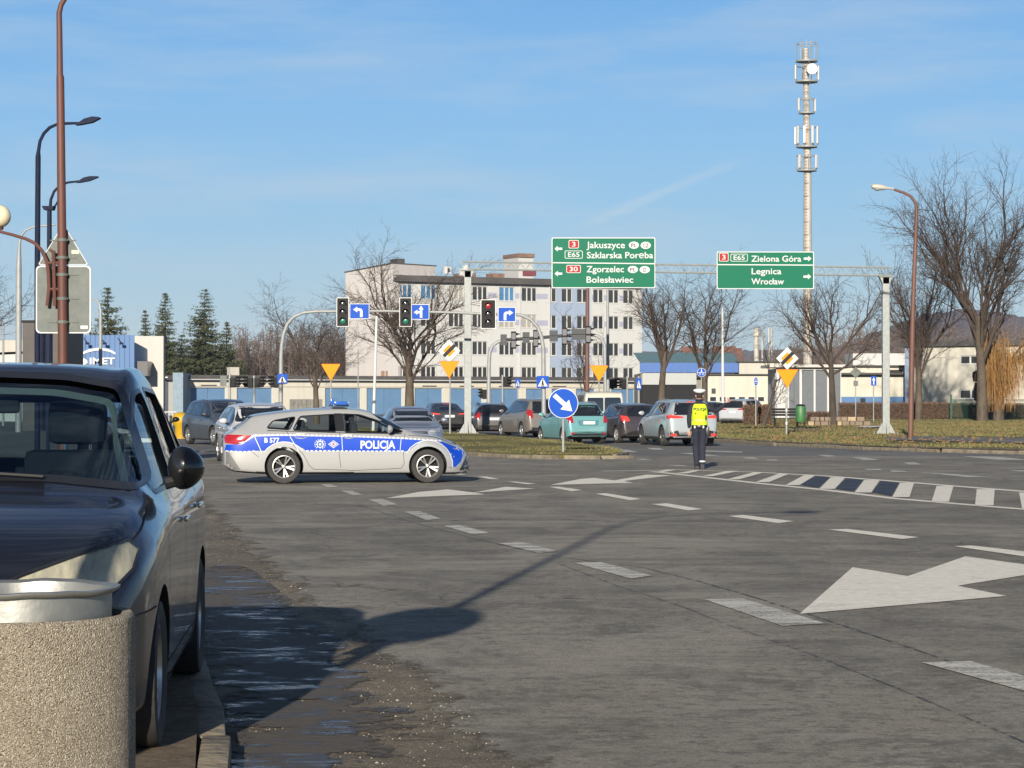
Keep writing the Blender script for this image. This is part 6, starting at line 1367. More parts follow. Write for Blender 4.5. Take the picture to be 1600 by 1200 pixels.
for r_i in range(3):
    for a, b_ in ((762, 776), (805, 815), (838, 856), (923.5, 927), (944, 951), (967.5, 974)): mb = MB(); fb.box(mb, fb.u_at(a), fb.u_at(b_), zc[r_i] - .5, zc[r_i] + .12, .004, .02); mb.build('colour_panel', W_LILAC, bl)
mb = MB()
for px in (812, 858, 923): fb.box(mb, fb.u_at(px) - .06, fb.u_at(px) + .06, 2, hB, .02, .14)
mb.build('downpipe', mat('pipe_grey', (.5, .5, .5), .5), bl)
mb = MB(); fb.box(mb, 0, fb.L, 0, hB - .1, -13, -.42); mb.build('core', W_WHITE, bl)
mb = MB(); fb.box(mb, -.3, fb.L + .5, hB, hB + .55, -13.5, .65); fb.box(mb, -.3, fb.L + .5, hB + .55, hB + .8, -13.5, -.6); mb.build('roof', ROOF, bl)
# gable block on the left with a sloping top
D = Vector((-fb.n.x, -fb.n.y)); P0 = Vector(bA) - fb.d * .05; 
xL = GX(540, 268); mb = MB(); pL = Vector((xL, 268.0)); pR = Vector(bA) - fb.d * .02
gfa = Facade(pL, pR); zl, zr = GZ(426, 268), GZ(413, 264)
prof = [(0, 0), (gfa.L, 0), (gfa.L, hB + .2), (gfa.L - .9, hB + .9), (gfa.L - .9, zr), (0, zl)]
n_ = len(prof); vs = [gfa.p(u, 0, z_) for u, z_ in prof] + [gfa.p(u, -7, z_) for u, z_ in prof]; mb.add(vs, [tuple(range(n_)), tuple(range(2 * n_ - 1, n_ - 1, -1))] + [(i, i + n_, (i + 1) % n_ + n_, (i + 1) % n_) for i in range(n_)]); mb.build('gable_wall', wallmat('pinkish_white_render', (.47, .445, .425), .25), bl)
mb = MB(); vs = [gfa.p(u, o, z_) for o in (.12, -7.2) for u, z_ in ((-.15, zl), (gfa.L - .85, zr), (gfa.L - .85, zr + .12), (-.15, zl + .12))]; mb.add(vs, [(0, 1, 2, 3), (7, 6, 5, 4), (0, 4, 5, 1), (1, 5, 6, 2), (2, 6, 7, 3), (3, 7, 4, 0)]); mb.build('gable_coping', ROOF, bl)
mb = MB()
for a, b_ in ((596, 601), (603, 606)): gfa.box(mb, gfa.u_at(a), gfa.u_at(b_), 2, 5.0, .004, .06)
mb.build('panel', mat('brown_panel', (.28, .17, .12), .7), bl)
# roof furniture
STACK = mat('brick_stack', (.24, .15, .11), .9, var=.4, vscale=1.5); DARKB = mat('dark_roof_box', (.055, .050, .05), .8)
def rbox(px, py0, py1, wpx, m_, name, o=-3.5, dd=2.0):
    u = fb.u_at(px); Y = fb.p(u, o, 0)[1]; w2 = wpx / 2 / F * Y; z1 = GZ(py0, Y); mb = MB(); fb.box(mb, u - w2, u + w2, hB + .5, z1, o - dd, o); return mb.build(name, m_, bl)
rbox(645, 404, 430, 13, DARKB, 'lift_house'); rbox(686, 414, 436, 10, DARKB, 'vent_stack')
for px, w_ in ((640, 22), (680, 24), (760, 26), (808, 20)): rbox(px, 424 if px < 700 else 427, 440, w_, STACK, 'brick_chimney', -5)
rbox(848, 402, 440, 26, W_WHITE, 'stair_head', -4.5, 4); 
u = fb.u_at(848); Y = fb.p(u, -4.3, 0)[1]; w2 = 14 / F * Y; mb = MB(); fb.box(mb, u - w2, u + w2, GZ(402, Y), GZ(400.5, Y) + .35, -8.7, -4.3); mb.build('stair_head_roof', STACK, bl)
u = fb.u_at(853); mb = MB(); fb.box(mb, u - .9, u + .9, GZ(428, 270), GZ(418, 270), -4.44, -4.38); mb.build('stair_window', mat('red_glass', (.18, .05, .06), .3), bl)
for px, py in ((710, 422), (735, 425)):
    u = fb.u_at(px); Y = fb.p(u, -2, 0)[1]; z_ = GZ(py, Y); mb = MB(); fb.box(mb, u - .42, u + .42, z_ - .42, z_ + .42, -2.3, -1.9); o_ = mb.build('air_conditioner', M_WHITE, bl); q = MB(); q.lathe([(0, 0), (.28, 0)], fb.p(u, -1.885, z_), 'Y', 16); q.build('fan_grille', M_DKBACK, o_)
# --- left side: shop with blue wall, white block, dark box
Yd = 150.0; W_SHOP = wallmat('shop_blue_panel', (.12, .20, .36), .15)
sh = thing('shop_building', 'blue panelled shop with white arc and lettering, its white side block on the right', 'building', (GX(170, Yd), Yd, 0))
x0_, x1_ = GX(118, Yd), GX(210, Yd); zt_ = GZ(523.5, Yd); mb = MB(); n_ = 12
for i in range(n_):
    a, b_ = lp(x0_, x1_, i / n_), lp(x0_, x1_, (i + 1) / n_); mb = MB(); mb.box(((a + b_) / 2, Yd + .05, zt_ / 2), (b_ - a - .02, .1, zt_)); mb.build('panel', W_SHOP, sh)
mb = MB(); mb.box(((x0_ + x1_) / 2 - .3, Yd + .9, (zt_ - .1) / 2), (x1_ - x0_ - .6, 1.6, zt_ - .1)); mb.build('core', W_SHOP, sh)
mb = MB(); xa_, xb_ = GX(210, Yd), GX(229, Yd + 2.6); mb.add([(xa_, Yd, 0), (xb_, Yd + 2.6, 0), (xb_, Yd + 2.6, GZ(545, Yd + 2.6)), (xa_, Yd, GZ(535, Yd))], [(0, 1, 2, 3)]); mb.add([(xa_, Yd + .3, 0), (xb_, Yd + 2.8, 0), (xb_, Yd + 2.8, GZ(545, Yd + 2.6)), (xa_, Yd + .3, GZ(535, Yd))], [(0, 1, 2, 3)]); mb.build('side_wall', wallmat('shaded_shop_grey', (.30, .38, .50), .15), sh)
mb = MB(); xa_, xb_ = GX(206, Yd + 3), GX(256, Yd + 3); mb.box(((xa_ + xb_) / 2, Yd + 3.2, GZ(526.5, Yd + 3) / 2), (xb_ - xa_, .8, GZ(526.5, Yd + 7))); mb.build('white_block', wallmat('white_shop_render', (.48, .46, .42), .15), sh)
mb = MB(); mb.box((GX(221, Yd + 1), Yd + 1.6, GZ(576, Yd + 1)), (22 / F * Yd, 2, 23 / F * Yd)); mb.build('bay_window', mat('bay_dark', (.06, .06, .06), .3), sh)
def shp2(polys, y, th, m_, nm, par):
    mb = MB()
    for p in polys: plate([(GX(a, y), GZ(b_, y)) for a, b_ in p], y, th, mb)
    mb.build(nm, m_, par)
arc_o = [(104 + 90 * (i / 14) * 1.0, 571 - 27 * math.sin(math.pi * (.12 + .80 * i / 14)) + 8) for i in range(15)]
ao = [(112, 561), (124, 552), (138, 546), (152, 543.5), (166, 544.5), (176, 548), (181, 552)]; ai = [(180, 554), (172, 550), (160, 547.5), (148, 548), (136, 551), (124, 557), (114, 565)]
shp2([ao + ai], Yd - .08, .06, M_SWHITE, 'arc_logo', sh)
vs, fs = text_mesh('IMET', 1.0, .03, 'LEFT'); xs2 = [v[0] for v in vs]; k = (180 - 140.5) / F * Yd / (max(xs2) - min(xs2)); hz = 10.5 / F * Yd / .73
mb = MB(); mb.add([(GX(140.5, Yd) + (u - min(xs2)) * k, Yd - .08, GZ(569, Yd) + v * hz) for u, v in vs], fs); mb.build('lettering', M_SWHITE, sh)
shp2([[(122, 557), (130, 559), (136, 563), (137, 567), (132, 570), (122, 571)]], Yd - .08, .05, M_SWHITE, 'letter_d', sh)
for px in (139, 166, 192):
    mb = MB(); a = (GX(px - 8, Yd), Yd - .02, GZ(528, Yd)); b_ = (GX(px, Yd), Yd - .6, GZ(537, Yd)); mb.tube([a, b_], .025, 5); mb.box(b_, (.24, .16, .14)); mb.build('floodlight', M_DBLUE, sh)
bx = thing('dark_building', 'dark brown box building behind the brown sign pole', 'building', (GX(82, 118), 118, 0)); Yx = 118; x0_, x1_ = GX(35, Yx), GX(130, Yx + 6); mb = MB(); mb.box(((x0_ + x1_) / 2, Yx + 3, GZ(503, Yx) / 2), (x1_ - x0_, 6, GZ(503, Yx))); mb.build('wall', mat('dark_brown_cladding', (.062, .052, .045), .6, var=.3, vscale=1), bx)
mb = MB(); mb.box(((x0_ + x1_) / 2, Yx + 3, GZ(503, Yx) + .03), (x1_ - x0_ + .14, 6.1, .12)); mb.build('roof_edge', M_BLACK, bx)
for px in (60, 67, 73, 79): mb = MB(); mb.tube([(GX(px, Yx), Yx - .12, 0), (GX(px, Yx), Yx - .12, GZ(515, Yx))], .09, 8); mb.build('pipe', M_DBLUE, bx, smooth=True)
wl = thing('low_building', 'low white building with a grey sloping roof at the left edge', 'building', (GX(10, 170), 170, 0)); mb = MB(); x0_, x1_ = GX(-120, 170), GX(38, 170); mb.box(((x0_ + x1_) / 2, 176, GZ(553, 170) / 2), (x1_ - x0_, 12, GZ(553, 170))); mb.build('wall', W_WHITE, wl)
mb = MB(); mb.add([(x0_, 169.5, GZ(556, 170)), (x1_ + .3, 169.5, GZ(549, 170)), (x1_ + .3, 182, GZ(549, 170) + .25), (x0_, 182, GZ(556, 170) + .25)], [(0, 1, 2, 3)]); mb.build('roof', ROOF, wl); mb = MB(); mb.box((GX(0, 182), 183, GZ(538, 182) - 1), (9, 4, 2.6)); mb.build('upper_wall', W_CREAM, wl)
# yellow container and railing
Yy = 93.0; mb = MB(); x = GX(283, Yy); prof = [(0, 0), (.26, 0), (.27, .55), (.36, .65), (.40, .85), (.38, 1.0), (.28, 1.13), (.12, 1.19), (0, 1.2)]
mb.lathe([(a * .95, z_ * .9) for a, z_ in prof], (x, Yy, 0), 'Z', 18); o = mb.build('grit_bin', mat('yellow_plastic', (.56, .33, .010), .5, var=.3, vscale=3), smooth=True, angle=45); tag(o, 'yellow rounded plastic container beside the dark grey people carrier', 'container')
rl = thing('railing', 'pale low railing behind the yellow container', 'railing', (GX(250, 100), 100, 0)); mb = MB(); mb.tube([(GX(235, 100), 100, 1.05), (GX(276, 100), 100, 1.05)], .03, 6); mb.build('handrail', M_WHITE, rl)
for i in range(8): mb = MB(); x = GX(236 + i * 5.6, 100); mb.tube([(x, 100, 0), (x, 100, 1.04)], .018, 5); mb.build('baluster', M_WHITE, rl)
# --- right side buildings
dp = thing('depot_shed', 'depot shed with teal roof and bright blue band behind the bare trees', 'building', (GX(1080, 240), 240, 0)); Yr = 240; x0_, x1_ = GX(1000, Yr), GX(1154, Yr)
mb = MB(); mb.add([(x0_, Yr, GZ(567, Yr)), (x1_, Yr, GZ(567, Yr)), (x1_ + .8, Yr + 14, GZ(551, Yr + 14)), (x0_, Yr + 14, GZ(551, Yr + 14))], [(0, 1, 2, 3)]); mb.build('roof', mat('teal_sheet', (.13, .23, .24), .6, var=.2, vscale=.5), dp)
mb = MB(); mb.box(((x0_ + x1_) / 2, Yr + .2, (GZ(567, Yr) + GZ(582, Yr)) / 2), (x1_ - x0_, .4, GZ(567, Yr) - GZ(582, Yr))); mb.build('fascia', mat('royal_blue_sheet', (.02, .10, .34), .5, var=.2), dp)
mb = MB(); mb.box(((x0_ + x1_) / 2, Yr + 7, GZ(583, Yr) / 2), (x1_ - x0_ - .2, 13, GZ(583, Yr) - .01)); mb.build('wall', mat('khaki_wall', (.20, .19, .15), .8), dp)
for i in range(9): mb = MB(); x = lp(x0_ + 1, x1_ - 1, i / 8); mb.box((x, Yr - .02, GZ(586.5, Yr)), (.75, .06, .6)); mb.build('window', WGL, dp)
cs = thing('corrugated_shelter', 'grey corrugated canopy over a dark bay left of the officer', 'shelter', (GX(1045, 225), 225, 0)); Yc = 225; x0_, x1_ = GX(1004, Yc), GX(1088, Yc); mb = MB(); n_ = 60
for i in range(n_):
    a, b_ = lp(x0_, x1_, i / n_), lp(x0_, x1_, (i + 1) / n_); y = Yc - (.10 if i % 2 else 0); mb.box(((a + b_) / 2, y, (GZ(583, Yc) + GZ(601, Yc)) / 2), (b_ - a, .06, GZ(583, Yc) - GZ(601, Yc)))
tag(mb.build('corrugation', mat('corrugated_grey', (.34, .36, .35), .6, .2), cs), kind='stuff'); mb = MB(); mb.box(((x0_ + x1_) / 2, Yc + 3, GZ(601, Yc) / 2), (x1_ - x0_, 5.8, GZ(601, Yc))); mb.build('dark_bay', mat('bay_black', (.012, .012, .013), .9), cs)
lw_ = thing('low_wall_building', 'long low cream building behind the silver crossover', 'building', (GX(1150, 222), 222, 0)); Yw = 222; x0_, x1_ = GX(1106, Yw), GX(1216, Yw); zt_ = GZ(586, Yw)
mb = MB(); mb.box(((x0_ + x1_) / 2, Yw + 4, zt_ / 2), (x1_ - x0_, 8, zt_)); mb.build('wall', W_WARM, lw_); mb = MB(); mb.box(((x0_ + x1_) / 2, Yw + 4, zt_ + .05), (x1_ - x0_ + .6, 8.6, .12)); mb.build('roof', ROOF, lw_)
for i in range(7): mb = MB(); x = GX(1114 + i * 15, Yw); mb.box((x, Yw - .02, GZ(623.5, Yw)), (.72, .06, .5)); w_ = mb.build('window', FRAME, lw_); q = MB(); q.box((x, Yw - .05, GZ(623.5, Yw)), (.58, .05, .4)); q.build('pane', WGL, w_)
mb = MB(); mb.box((GX(1115, Yw), Yw - .02, GZ(611, Yw)), (.4, .06, .5)); mb.build('vent', M_DKBACK, lw_)
up = thing('upper_building', 'cream upper building with flat roof behind the low cream building', 'building', (GX(1190, 240), 240, 0)); Yu = 240; x0_, x1_ = GX(1155, Yu), GX(1222, Yu); zt_ = GZ(566, Yu); mb = MB(); mb.box(((x0_ + x1_) / 2, Yu + 3, zt_ / 2), (x1_ - x0_, 6, zt_)); mb.build('wall', W_CREAM, up); mb = MB(); mb.box(((x0_ + x1_) / 2, Yu + 3, zt_ + .06), (x1_ - x0_ + .5, 6.5, .14)); mb.build('roof', ROOF, up)
# substation with tall grey doors
Yt = 182.0; ss = thing('substation', 'white flat roofed substation with tall grey double doors behind the green bin', 'building', (GX(1275, Yt), Yt, 0)); zt_ = GZ(574, Yt); fs_ = Facade((GX(1213, Yt), Yt), (GX(1314, Yt), Yt)); ops = []
for a, b_ in ((1233, 1249), (1253, 1292), (1300, 1313)): ops.append((fs_.u_at(a), fs_.u_at(b_), 0, GZ(578, Yt)))
wall_with_openings(fs_, 0, fs_.L + .02, 0, zt_, ops, .35, ss, W_WHITE); mb = MB(); fs_.box(mb, -.6, fs_.L + .3, zt_, zt_ + .22, -6, .5); mb.build('roof', mat('pale_roof_edge', (.45, .43, .40), .8), ss); mb = MB(); fs_.box(mb, 0, fs_.L, 0, zt_ - .1, -6, -.9); mb.build('core', W_WHITE, ss)
for a, b_ in ((1233.2, 1240.8), (1241.2, 1248.8), (1253.2, 1271.8), (1273.2, 1291.8), (1300.2, 1312.8)):
    u0, u1 = fs_.u_at(a), fs_.u_at(b_); mb = MB(); fs_.box(mb, u0, u1, .05, GZ(578.5, Yt), -.24, -.18); mb.build('door_leaf', mat('slate_grey_door', (.085, .10, .115), .5, var=.2, vscale=2), ss)
for px in (1216, 1221, 1228, 1251, 1272.5, 1294, 1297): mb = MB(); fs_.box(mb, fs_.u_at(px) - .07, fs_.u_at(px) + .07, 0, GZ(578, Yt), .004, .12); mb.build('pilaster', FRAME, ss)
# white depot with blue plinth
Yv = 200.0; wd_ = thing('white_depot', 'long white depot with a blue plinth and flat roofs right of the substation', 'building', (GX(1365, Yv), Yv, 0)); x0_, x1_ = GX(1308, Yv), GX(1416, Yv); zt_ = GZ(573, Yv)
mb = MB(); mb.box(((x0_ + x1_) / 2, Yv + 5, zt_ / 2), (x1_ - x0_, 10, zt_)); mb.build('wall', W_WARM, wd_); mb = MB(); mb.box(((x0_ + x1_) / 2, Yv + 5, zt_ + .06), (x1_ - x0_ + .5, 10.6, .14)); mb.box(((x0_ + x1_) / 2, Yv - .3, GZ(584, Yv)), (x1_ - x0_, .8, .16)); mb.build('roof', ROOF, wd_)
mb = MB(); mb.box(((x0_ + x1_) / 2, Yv - .02, GZ(627, Yv)), (x1_ - x0_, .06, .8)); mb.build('plinth', mat('plinth_blue', (.05, .14, .30), .6), wd_)
for a, b_, c_, d_ in ((1390, 1410, 578, 583), (1344, 1352, 622, 633)): mb = MB(); mb.box((GX((a + b_) / 2, Yv), Yv - .06, GZ((c_ + d_) / 2, Yv)), ((b_ - a) / F * Yv, .08, (d_ - c_) / F * Yv)); mb.build('window', WGL, wd_)
mb = MB(); mb.box((GX(1395, Yv + 14), Yv + 17, GZ(552, Yv + 14) / 2), (GX(1440, 214) - GX(1318, 214), 5, GZ(552, Yv + 14))); mb.build('rear_block', W_WHITE, wd_)
# two storey white building
Yh = 192.0; hs = thing('white_building', 'two storey white building behind the willow and the green fence', 'building', (GX(1500, Yh), Yh, 0)); fh = Facade((GX(1414, Yh + 2), Yh + 2), (GX(1700, Yh - 6), Yh - 6)); zt_ = GZ(541, Yh)
ops = []; wl_ = [(1500, 1530, 556, 569), (1499, 1533, 609, 623), (1562, 1574, 609, 623), (1585, 1600, 556, 569), (1620, 1650, 556, 569)]
for a, b_, c_, d_ in wl_: ops.append((fh.u_at(a), fh.u_at(b_), GZ(d_, Yh), GZ(c_, Yh)))
wall_with_openings(fh, 0, fh.L, 0, zt_, ops, .35, hs, W_WARM); mb = MB(); fh.box(mb, 0, fh.L, 0, zt_, -12, -.6); mb.build('core', W_WARM, hs); mb = MB(); fh.box(mb, -.3, fh.L, zt_, zt_ + .45, -12.3, .35); mb.build('roof', ROOF, hs)
for i, (u0, u1, z0, z1) in enumerate(ops): add_window(fh, hs, u0, u1, z0, z1, 2 if i != 2 else 1)
mb = MB(); fh.box(mb, fh.u_at(1414), fh.u_at(1422), 0, zt_ - .1, .003, .05); mb.build('blue_strip', W_BLUE, hs)
# distant silos and chimneys
for px, py, w_, lab in ((1182, 512, 8, 'thick cream silo on the skyline left of the telecom mast'), (1191, 517, 2.5, 'thin grey chimney right beside the cream silo'), (1201, 512, 2.6, 'thin white chimney, left of a close pair'), (1206, 512, 2.4, 'thin white chimney, right of a close pair')):
    Yz = 420; x = GX(px, Yz); r_ = w_ / 2 / F * Yz; mb = MB(); z1 = GZ(py, Yz); mb.tube([(x, Yz, 0), (x, Yz, z1)], r_, 14); 
    if w_ > 5: mb.tube([(x, Yz, z1 - 1.6), (x, Yz, z1 - 1.2)], r_ * 1.5, 14); mb.tube([(x, Yz, z1 - 3.2), (x, Yz, z1 - 2.9)], r_ * 1.3, 14)
    o = mb.build('silo' if w_ > 5 else 'chimney', W_CREAM, smooth=True, angle=40); tag(o, lab, 'silo' if w_ > 5 else 'chimney')
# little things on the verge
Yb2 = 121.0; gb = thing('litter_bin', 'green round litter bin on a stand beside the bench', 'litter bin', (GX(1251, Yb2), Yb2, .14)); x = GX(1251, Yb2); mb = MB(); mb.lathe([(0, .42), (.24, .42), (.27, .5), (.28, 1.2), (.25, 1.25)], (x, Yb2, 0), 'Z', 18); mb.build('drum', mat('bin_green', (.05, .17, .05), .5, var=.3), gb, smooth=True, angle=40); mb = MB(); mb.lathe([(.27, 1.26), (.2, 1.34), (0, 1.37)], (x, Yb2, 0), 'Z', 18); mb.build('lid', M_BLACK, gb, smooth=True); mb = MB(); mb.tube([(x + .2, Yb2, .14), (x + .2, Yb2, 1.25)], .03, 6); mb.tube([(x - .2, Yb2, .14), (x - .2, Yb2, .5)], .03, 6); mb.build('stand', M_BLACK, gb)
bn = thing('park_bench', 'black bench behind the yield sign on the verge', 'bench', (GX(1228, Yb2 + 2), Yb2 + 2, .14)); Yq2 = Yb2 + 2
for i in range(3): mb = MB(); mb.box((GX(1228, Yq2), Yq2 - .2 + i * .14, .60), (1.5, .12, .04)); mb.build('seat_slat', M_BLACK, bn)
for i in range(3): mb = MB(); mb.box((GX(1228, Yq2), Yq2 + .25, .78 + i * .15), (1.5, .04, .12)); mb.build('back_slat', M_BLACK, bn)
for s_ in (-.6, .6): mb = MB(); x = GX(1228, Yq2) + s_; mb.box((x, Yq2, .36), (.06, .5, .44)); mb.box((x, Yq2 + .28, .8), (.06, .04, .6)); mb.build('leg', M_BLACK, bn)
rw_ = thing('stone_wall', 'low broken wall of pale stone blocks right of the litter bin', 'wall', (GX(1320, 128), 128, .14)); rs = random.Random(9)
for r_i in range(2):
    px = 1262 + r_i * 3
    while px < 1356 - r_i * 14:
        w_ = rs.uniform(7, 13); x = GX(px + w_ / 2, 128); mb = MB(); mb.bevbox((x, 128 + rs.uniform(-.05, .05), .14 + .13 + r_i * .25), (w_ / F * 128 - .03, .35, .235), .03, rz=rs.uniform(-.08, .08)); mb.build('stone', mat('stone_' + ('tan', 'pale', 'brown')[rs.randrange(3)], ((.42, .32, .20), (.46, .40, .32), (.24, .18, .13))[rs.randrange(3)], .9, var=.3, bump=(8, .5)), rw_); px += w_ + .3
        if r_i == 2 and rs.random() < .4: px += 8
sn = MB(); blob([(GX(1332, 119), 118), (GX(1350, 117), 116.5), (GX(1384, 116), 116), (GX(1394, 118), 118), (GX(1380, 120), 121), (GX(1352, 122), 122)], 4, .05, 3, .24, sn); sn.v = [(a, b_, c_ - .04) for a, b_, c_ in sn.v]; o = sn.build('snow_patch', mat('old_snow', (.78, .79, .82), .7, bump=(3, .6))); tag(o, 'thin patch of old snow lying on the verge before the stone blocks', 'snow patch')
mb = MB(); x = GX(1210, 118); mb.bevbox((GX(1262, 108), 108, .19), (1.3, .35, .07), .02, rz=.1); tag(mb.build('plank', mat('wet_wood', (.05, .04, .035), .8)), 'dark plank lying flat in the grass right of the yield sign post', 'plank')
# green fence with posts
Yf = 170.0; gf = thing('mesh_fence', 'green wire mesh fence with thick posts in front of the hedge at the right', 'fence', (GX(1485, Yf), Yf, .15)); M_FG = mat('fence_green', (.02, .085, .05), .5)
for px in (1486, 1527, 1567, 1610): mb = MB(); x = GX(px, Yf); mb.tube([(x, Yf, .1), (x, Yf, GZ(616 if px == 1486 else 622, Yf))], .07, 8); mb.build('post', M_FG, gf, smooth=True, angle=50)
mb = MB(); x0_, x1_ = GX(1486, Yf), GX(1640, Yf); zt_ = GZ(625, Yf)
for i in range(13): mb.tube([(x0_, Yf, .2 + i * (zt_ - .2) / 12), (x1_, Yf, .2 + i * (zt_ - .2) / 12)], .009, 3, caps=False)
n_ = 120
for i in range(n_): x = lp(x0_, x1_, i / n_); mb.tube([(x, Yf, .2), (x, Yf, zt_)], .007, 3, caps=False)
tag(mb.build('wire_mesh', M_FG, gf), kind='stuff')
mb = MB(); mb.tube([(x0_, Yf - .05, zt_), (x1_, Yf - .05, zt_)], .03, 6); mb.build('top_rail', M_FG, gf)
# ------------------------------------------------------------------ trees, hedges, hills
def barkmat(name, c1, c2):
    if name in MATS: return MATS[name]
    m, t, b = nodes_mat(name); v = vecmap(t, scale=(1, 1, .35)); t.links.new(mixc(t, rng(t, noise(t, v, 2.5, 6, .7), .35, .65), c1, c2), b.inputs['Base Color']); b.inputs['Roughness'].default_value = .92; b.inputs['Specular IOR Level'].default_value = .15; bumpn(t, b, noise(t, v, 12, 4, .8), .6, .03); return m
BK1 = barkmat('grey_brown_bark', (.125, .10, .075), (.055, .044, .034)); BK2 = barkmat('twig_bark', (.085, .063, .050), (.050, .038, .031)); BK3 = barkmat('dark_bark', (.050, .040, .032), (.085, .070, .055))
def grow(out, r, p, d, L, rad, lvl, P):
    """one limb: a wandering path with side shoots, then a leader at its end; paths are collected and skinned later"""
    n = 5 if lvl < 2 else (4 if lvl < 4 else 2); pts = [p.copy()]; rs = [rad]; q = p.copy(); dd = d.copy(); sg = L / n
    for i in range(n):
        w_ = P['wander'] * (.4 if lvl == 0 else 1 + .5 * lvl); dd = (dd + Vector((r.gauss(0, w_), r.gauss(0, w_), r.gauss(0, w_ * .6))) + Vector((0, 0, P['up'] * (.5 if lvl < 2 else (1 if lvl == 2 else .15))))).normalized()
        q = q + dd * sg; pts.append(q.copy()); rs.append(rad * (1 - (1 - P['taper']) * (i + 1) / n))
    out.append((pts, rs, lvl))
    if lvl >= P['levels']: return
    k = P['kids'][lvl]; a0 = r.uniform(0, 6.28)
    for j in range(k):
        f = P['first'][lvl] + (1 - P['first'][lvl]) * (j + r.uniform(.2, .9)) / k; f = min(.999, f); idx = f * n; i0 = int(idx); fr = idx - i0; base = pts[i0].lerp(pts[i0 + 1], fr); bd = (pts[i0 + 1] - pts[i0]).normalized()
        a = a0 + j * 2.4 + r.uniform(-.4, .4); ort = bd.orthogonal().normalized(); o2 = bd.cross(ort); side = ort * math.cos(a) + o2 * math.sin(a); spread = P['ang'][lvl] * r.uniform(.7, 1.25)
        nd = (bd * math.cos(spread) + side * math.sin(spread)).normalized(); nL = L * P['len'][lvl] * r.uniform(.65, 1.15) * (1.1 - .35 * f if lvl > 0 else 1); nr = min(rs[i0] * .7, rad * P['rad'][lvl] * r.uniform(.75, 1.15))
        grow(out, r, base, nd, nL, max(nr, P['rmin']), lvl + 1, P)
    if lvl > 0: grow(out, r, q, dd, L * P['len'][lvl] * .9, max(rs[-1] * .85, P['rmin']), lvl + 1, P)
DEF = dict(levels=5, kids=[6, 4, 4, 3, 3], first=[.55, .25, .2, .15, .1], ang=[.6, .62, .7, .75, .8], len=[.85, .66, .62, .62, .62], rad=[.34, .44, .50, .58, .7], wander=.085, up=.055, taper=.5, rmin=.0075)
def bare_tree(label, px, Y, trunk_h, height, width, seed, rad=.2, lean=(0, 0), base=0.0, bark=None, name='bare_tree', **kw):
    P = dict(DEF); P.update(kw); r = random.Random(seed); segs = []; d = Vector((lean[0], lean[1], 1)).normalized()
    grow(segs, r, Vector((0, 0, 0)), d, trunk_h, rad, 0, P)
    ends = [s_[0][-1] for s_ in segs if s_[2] >= 3]; zmax = sorted(v.z for v in ends)[int(len(ends) * .997)]; xs_ = sorted(abs(v.x) for v in ends); xm_ = xs_[int(len(xs_) * .965)]
    kz = height / zmax; kx_ = max(.4, min(3.0, (width / 2) / xm_)); mbs = (MB(), MB())
    def T_(v):
        f = min(1, max(0, (v.z - trunk_h * .4) / (trunk_h * .8))); k = 1 + (kx_ - 1) * f; return Vector((v.x * k, v.y * k, v.z * kz))
    for pts, rs, lvl in segs: mbs[0 if lvl == 0 else 1].tube([T_(v) for v in pts], rs, 10 if lvl == 0 else (6 if lvl < 3 else 3), caps=lvl == 0)
    x = GX(px, Y); t_ = thing(name, label, 'tree', (x, Y, base))
    for mb, nm, mt in ((mbs[0], 'trunk', bark or BK1), (mbs[1], 'crown', BK2)):
        o = mb.build(nm, mt, t_, smooth=True, local=True, fixn=False)
    return t_
hgt = lambda py, Y: GZ(py, Y)
wid = lambda a, b, Y: (b - a) / F * Y
bare_tree('bare forked tree between the traffic light pole and the leftmost yield triangle', 495, 150, 2.6, hgt(440, 150), wid(412, 572, 150), 11, .22, kids=[5, 5, 5, 4, 3], first=[.35, .25, .2, .15, .1])
bare_tree('large bare tree with many upright stems in front of the white flats', 640, 148, 3.0, hgt(368, 148), wid(540, 765, 148), 15, .36, kids=[10, 5, 4, 4, 3], first=[.45, .15, .2, .15, .1], ang=[.5, .5, .55, .6, .7])
bare_tree('small slender bare tree before the pale blue part of the flats', 912, 165, 1.6, hgt(478, 165), wid(868, 958, 165), 23, .12, kids=[6, 4, 3, 3, 2], first=[.2, .25, .2, .15, .1], ang=[.35, .4, .62, .72, .8])
bare_tree('bare tree with a thick low trunk behind the grey crossover', 1033, 150, 3.2, hgt(412, 150), wid(958, 1082, 150), 31, .30, kids=[7, 5, 4, 3, 3], ang=[.35, .42, .62, .72, .8], base=0)
bare_tree('bare tree under the left end of the right green board', 1100, 152, 3.4, hgt(402, 152), wid(1045, 1190, 152), 42, .26, kids=[7, 5, 4, 3, 3], ang=[.38, .45, .62, .72, .8], base=0)
bare_tree('spreading dark bare tree between the litter bin and the right gantry leg', 1302, 128, 3.6, hgt(396, 128), wid(1200, 1392, 128), 53, .24, base=.12, bark=BK3, kids=[7, 5, 4, 3, 3], first=[.6, .2, .2, .15, .1], ang=[.85, .6, .6, .65, .7], up=.05)
bare_tree('bare many stemmed tree behind the brown leaning lamp', 1436, 165, 1.5, hgt(362, 165), wid(1360, 1500, 165), 64, .30, kids=[10, 6, 4, 4, 3], first=[.2, .2, .2, .15, .1], ang=[.5, .45, .62, .72, .8], base=.15)
bare_tree('very tall bare tree at the right edge with a wide fan of branches', 1535, 158, 5.2, hgt(246, 158), wid(1425, 1670, 158), 75, .42, kids=[10, 6, 5, 4, 3], first=[.5, .2, .2, .15, .1], ang=[.45, .42, .62, .72, .8], base=.15, len=[1.0, .70, .62, .60, .60])
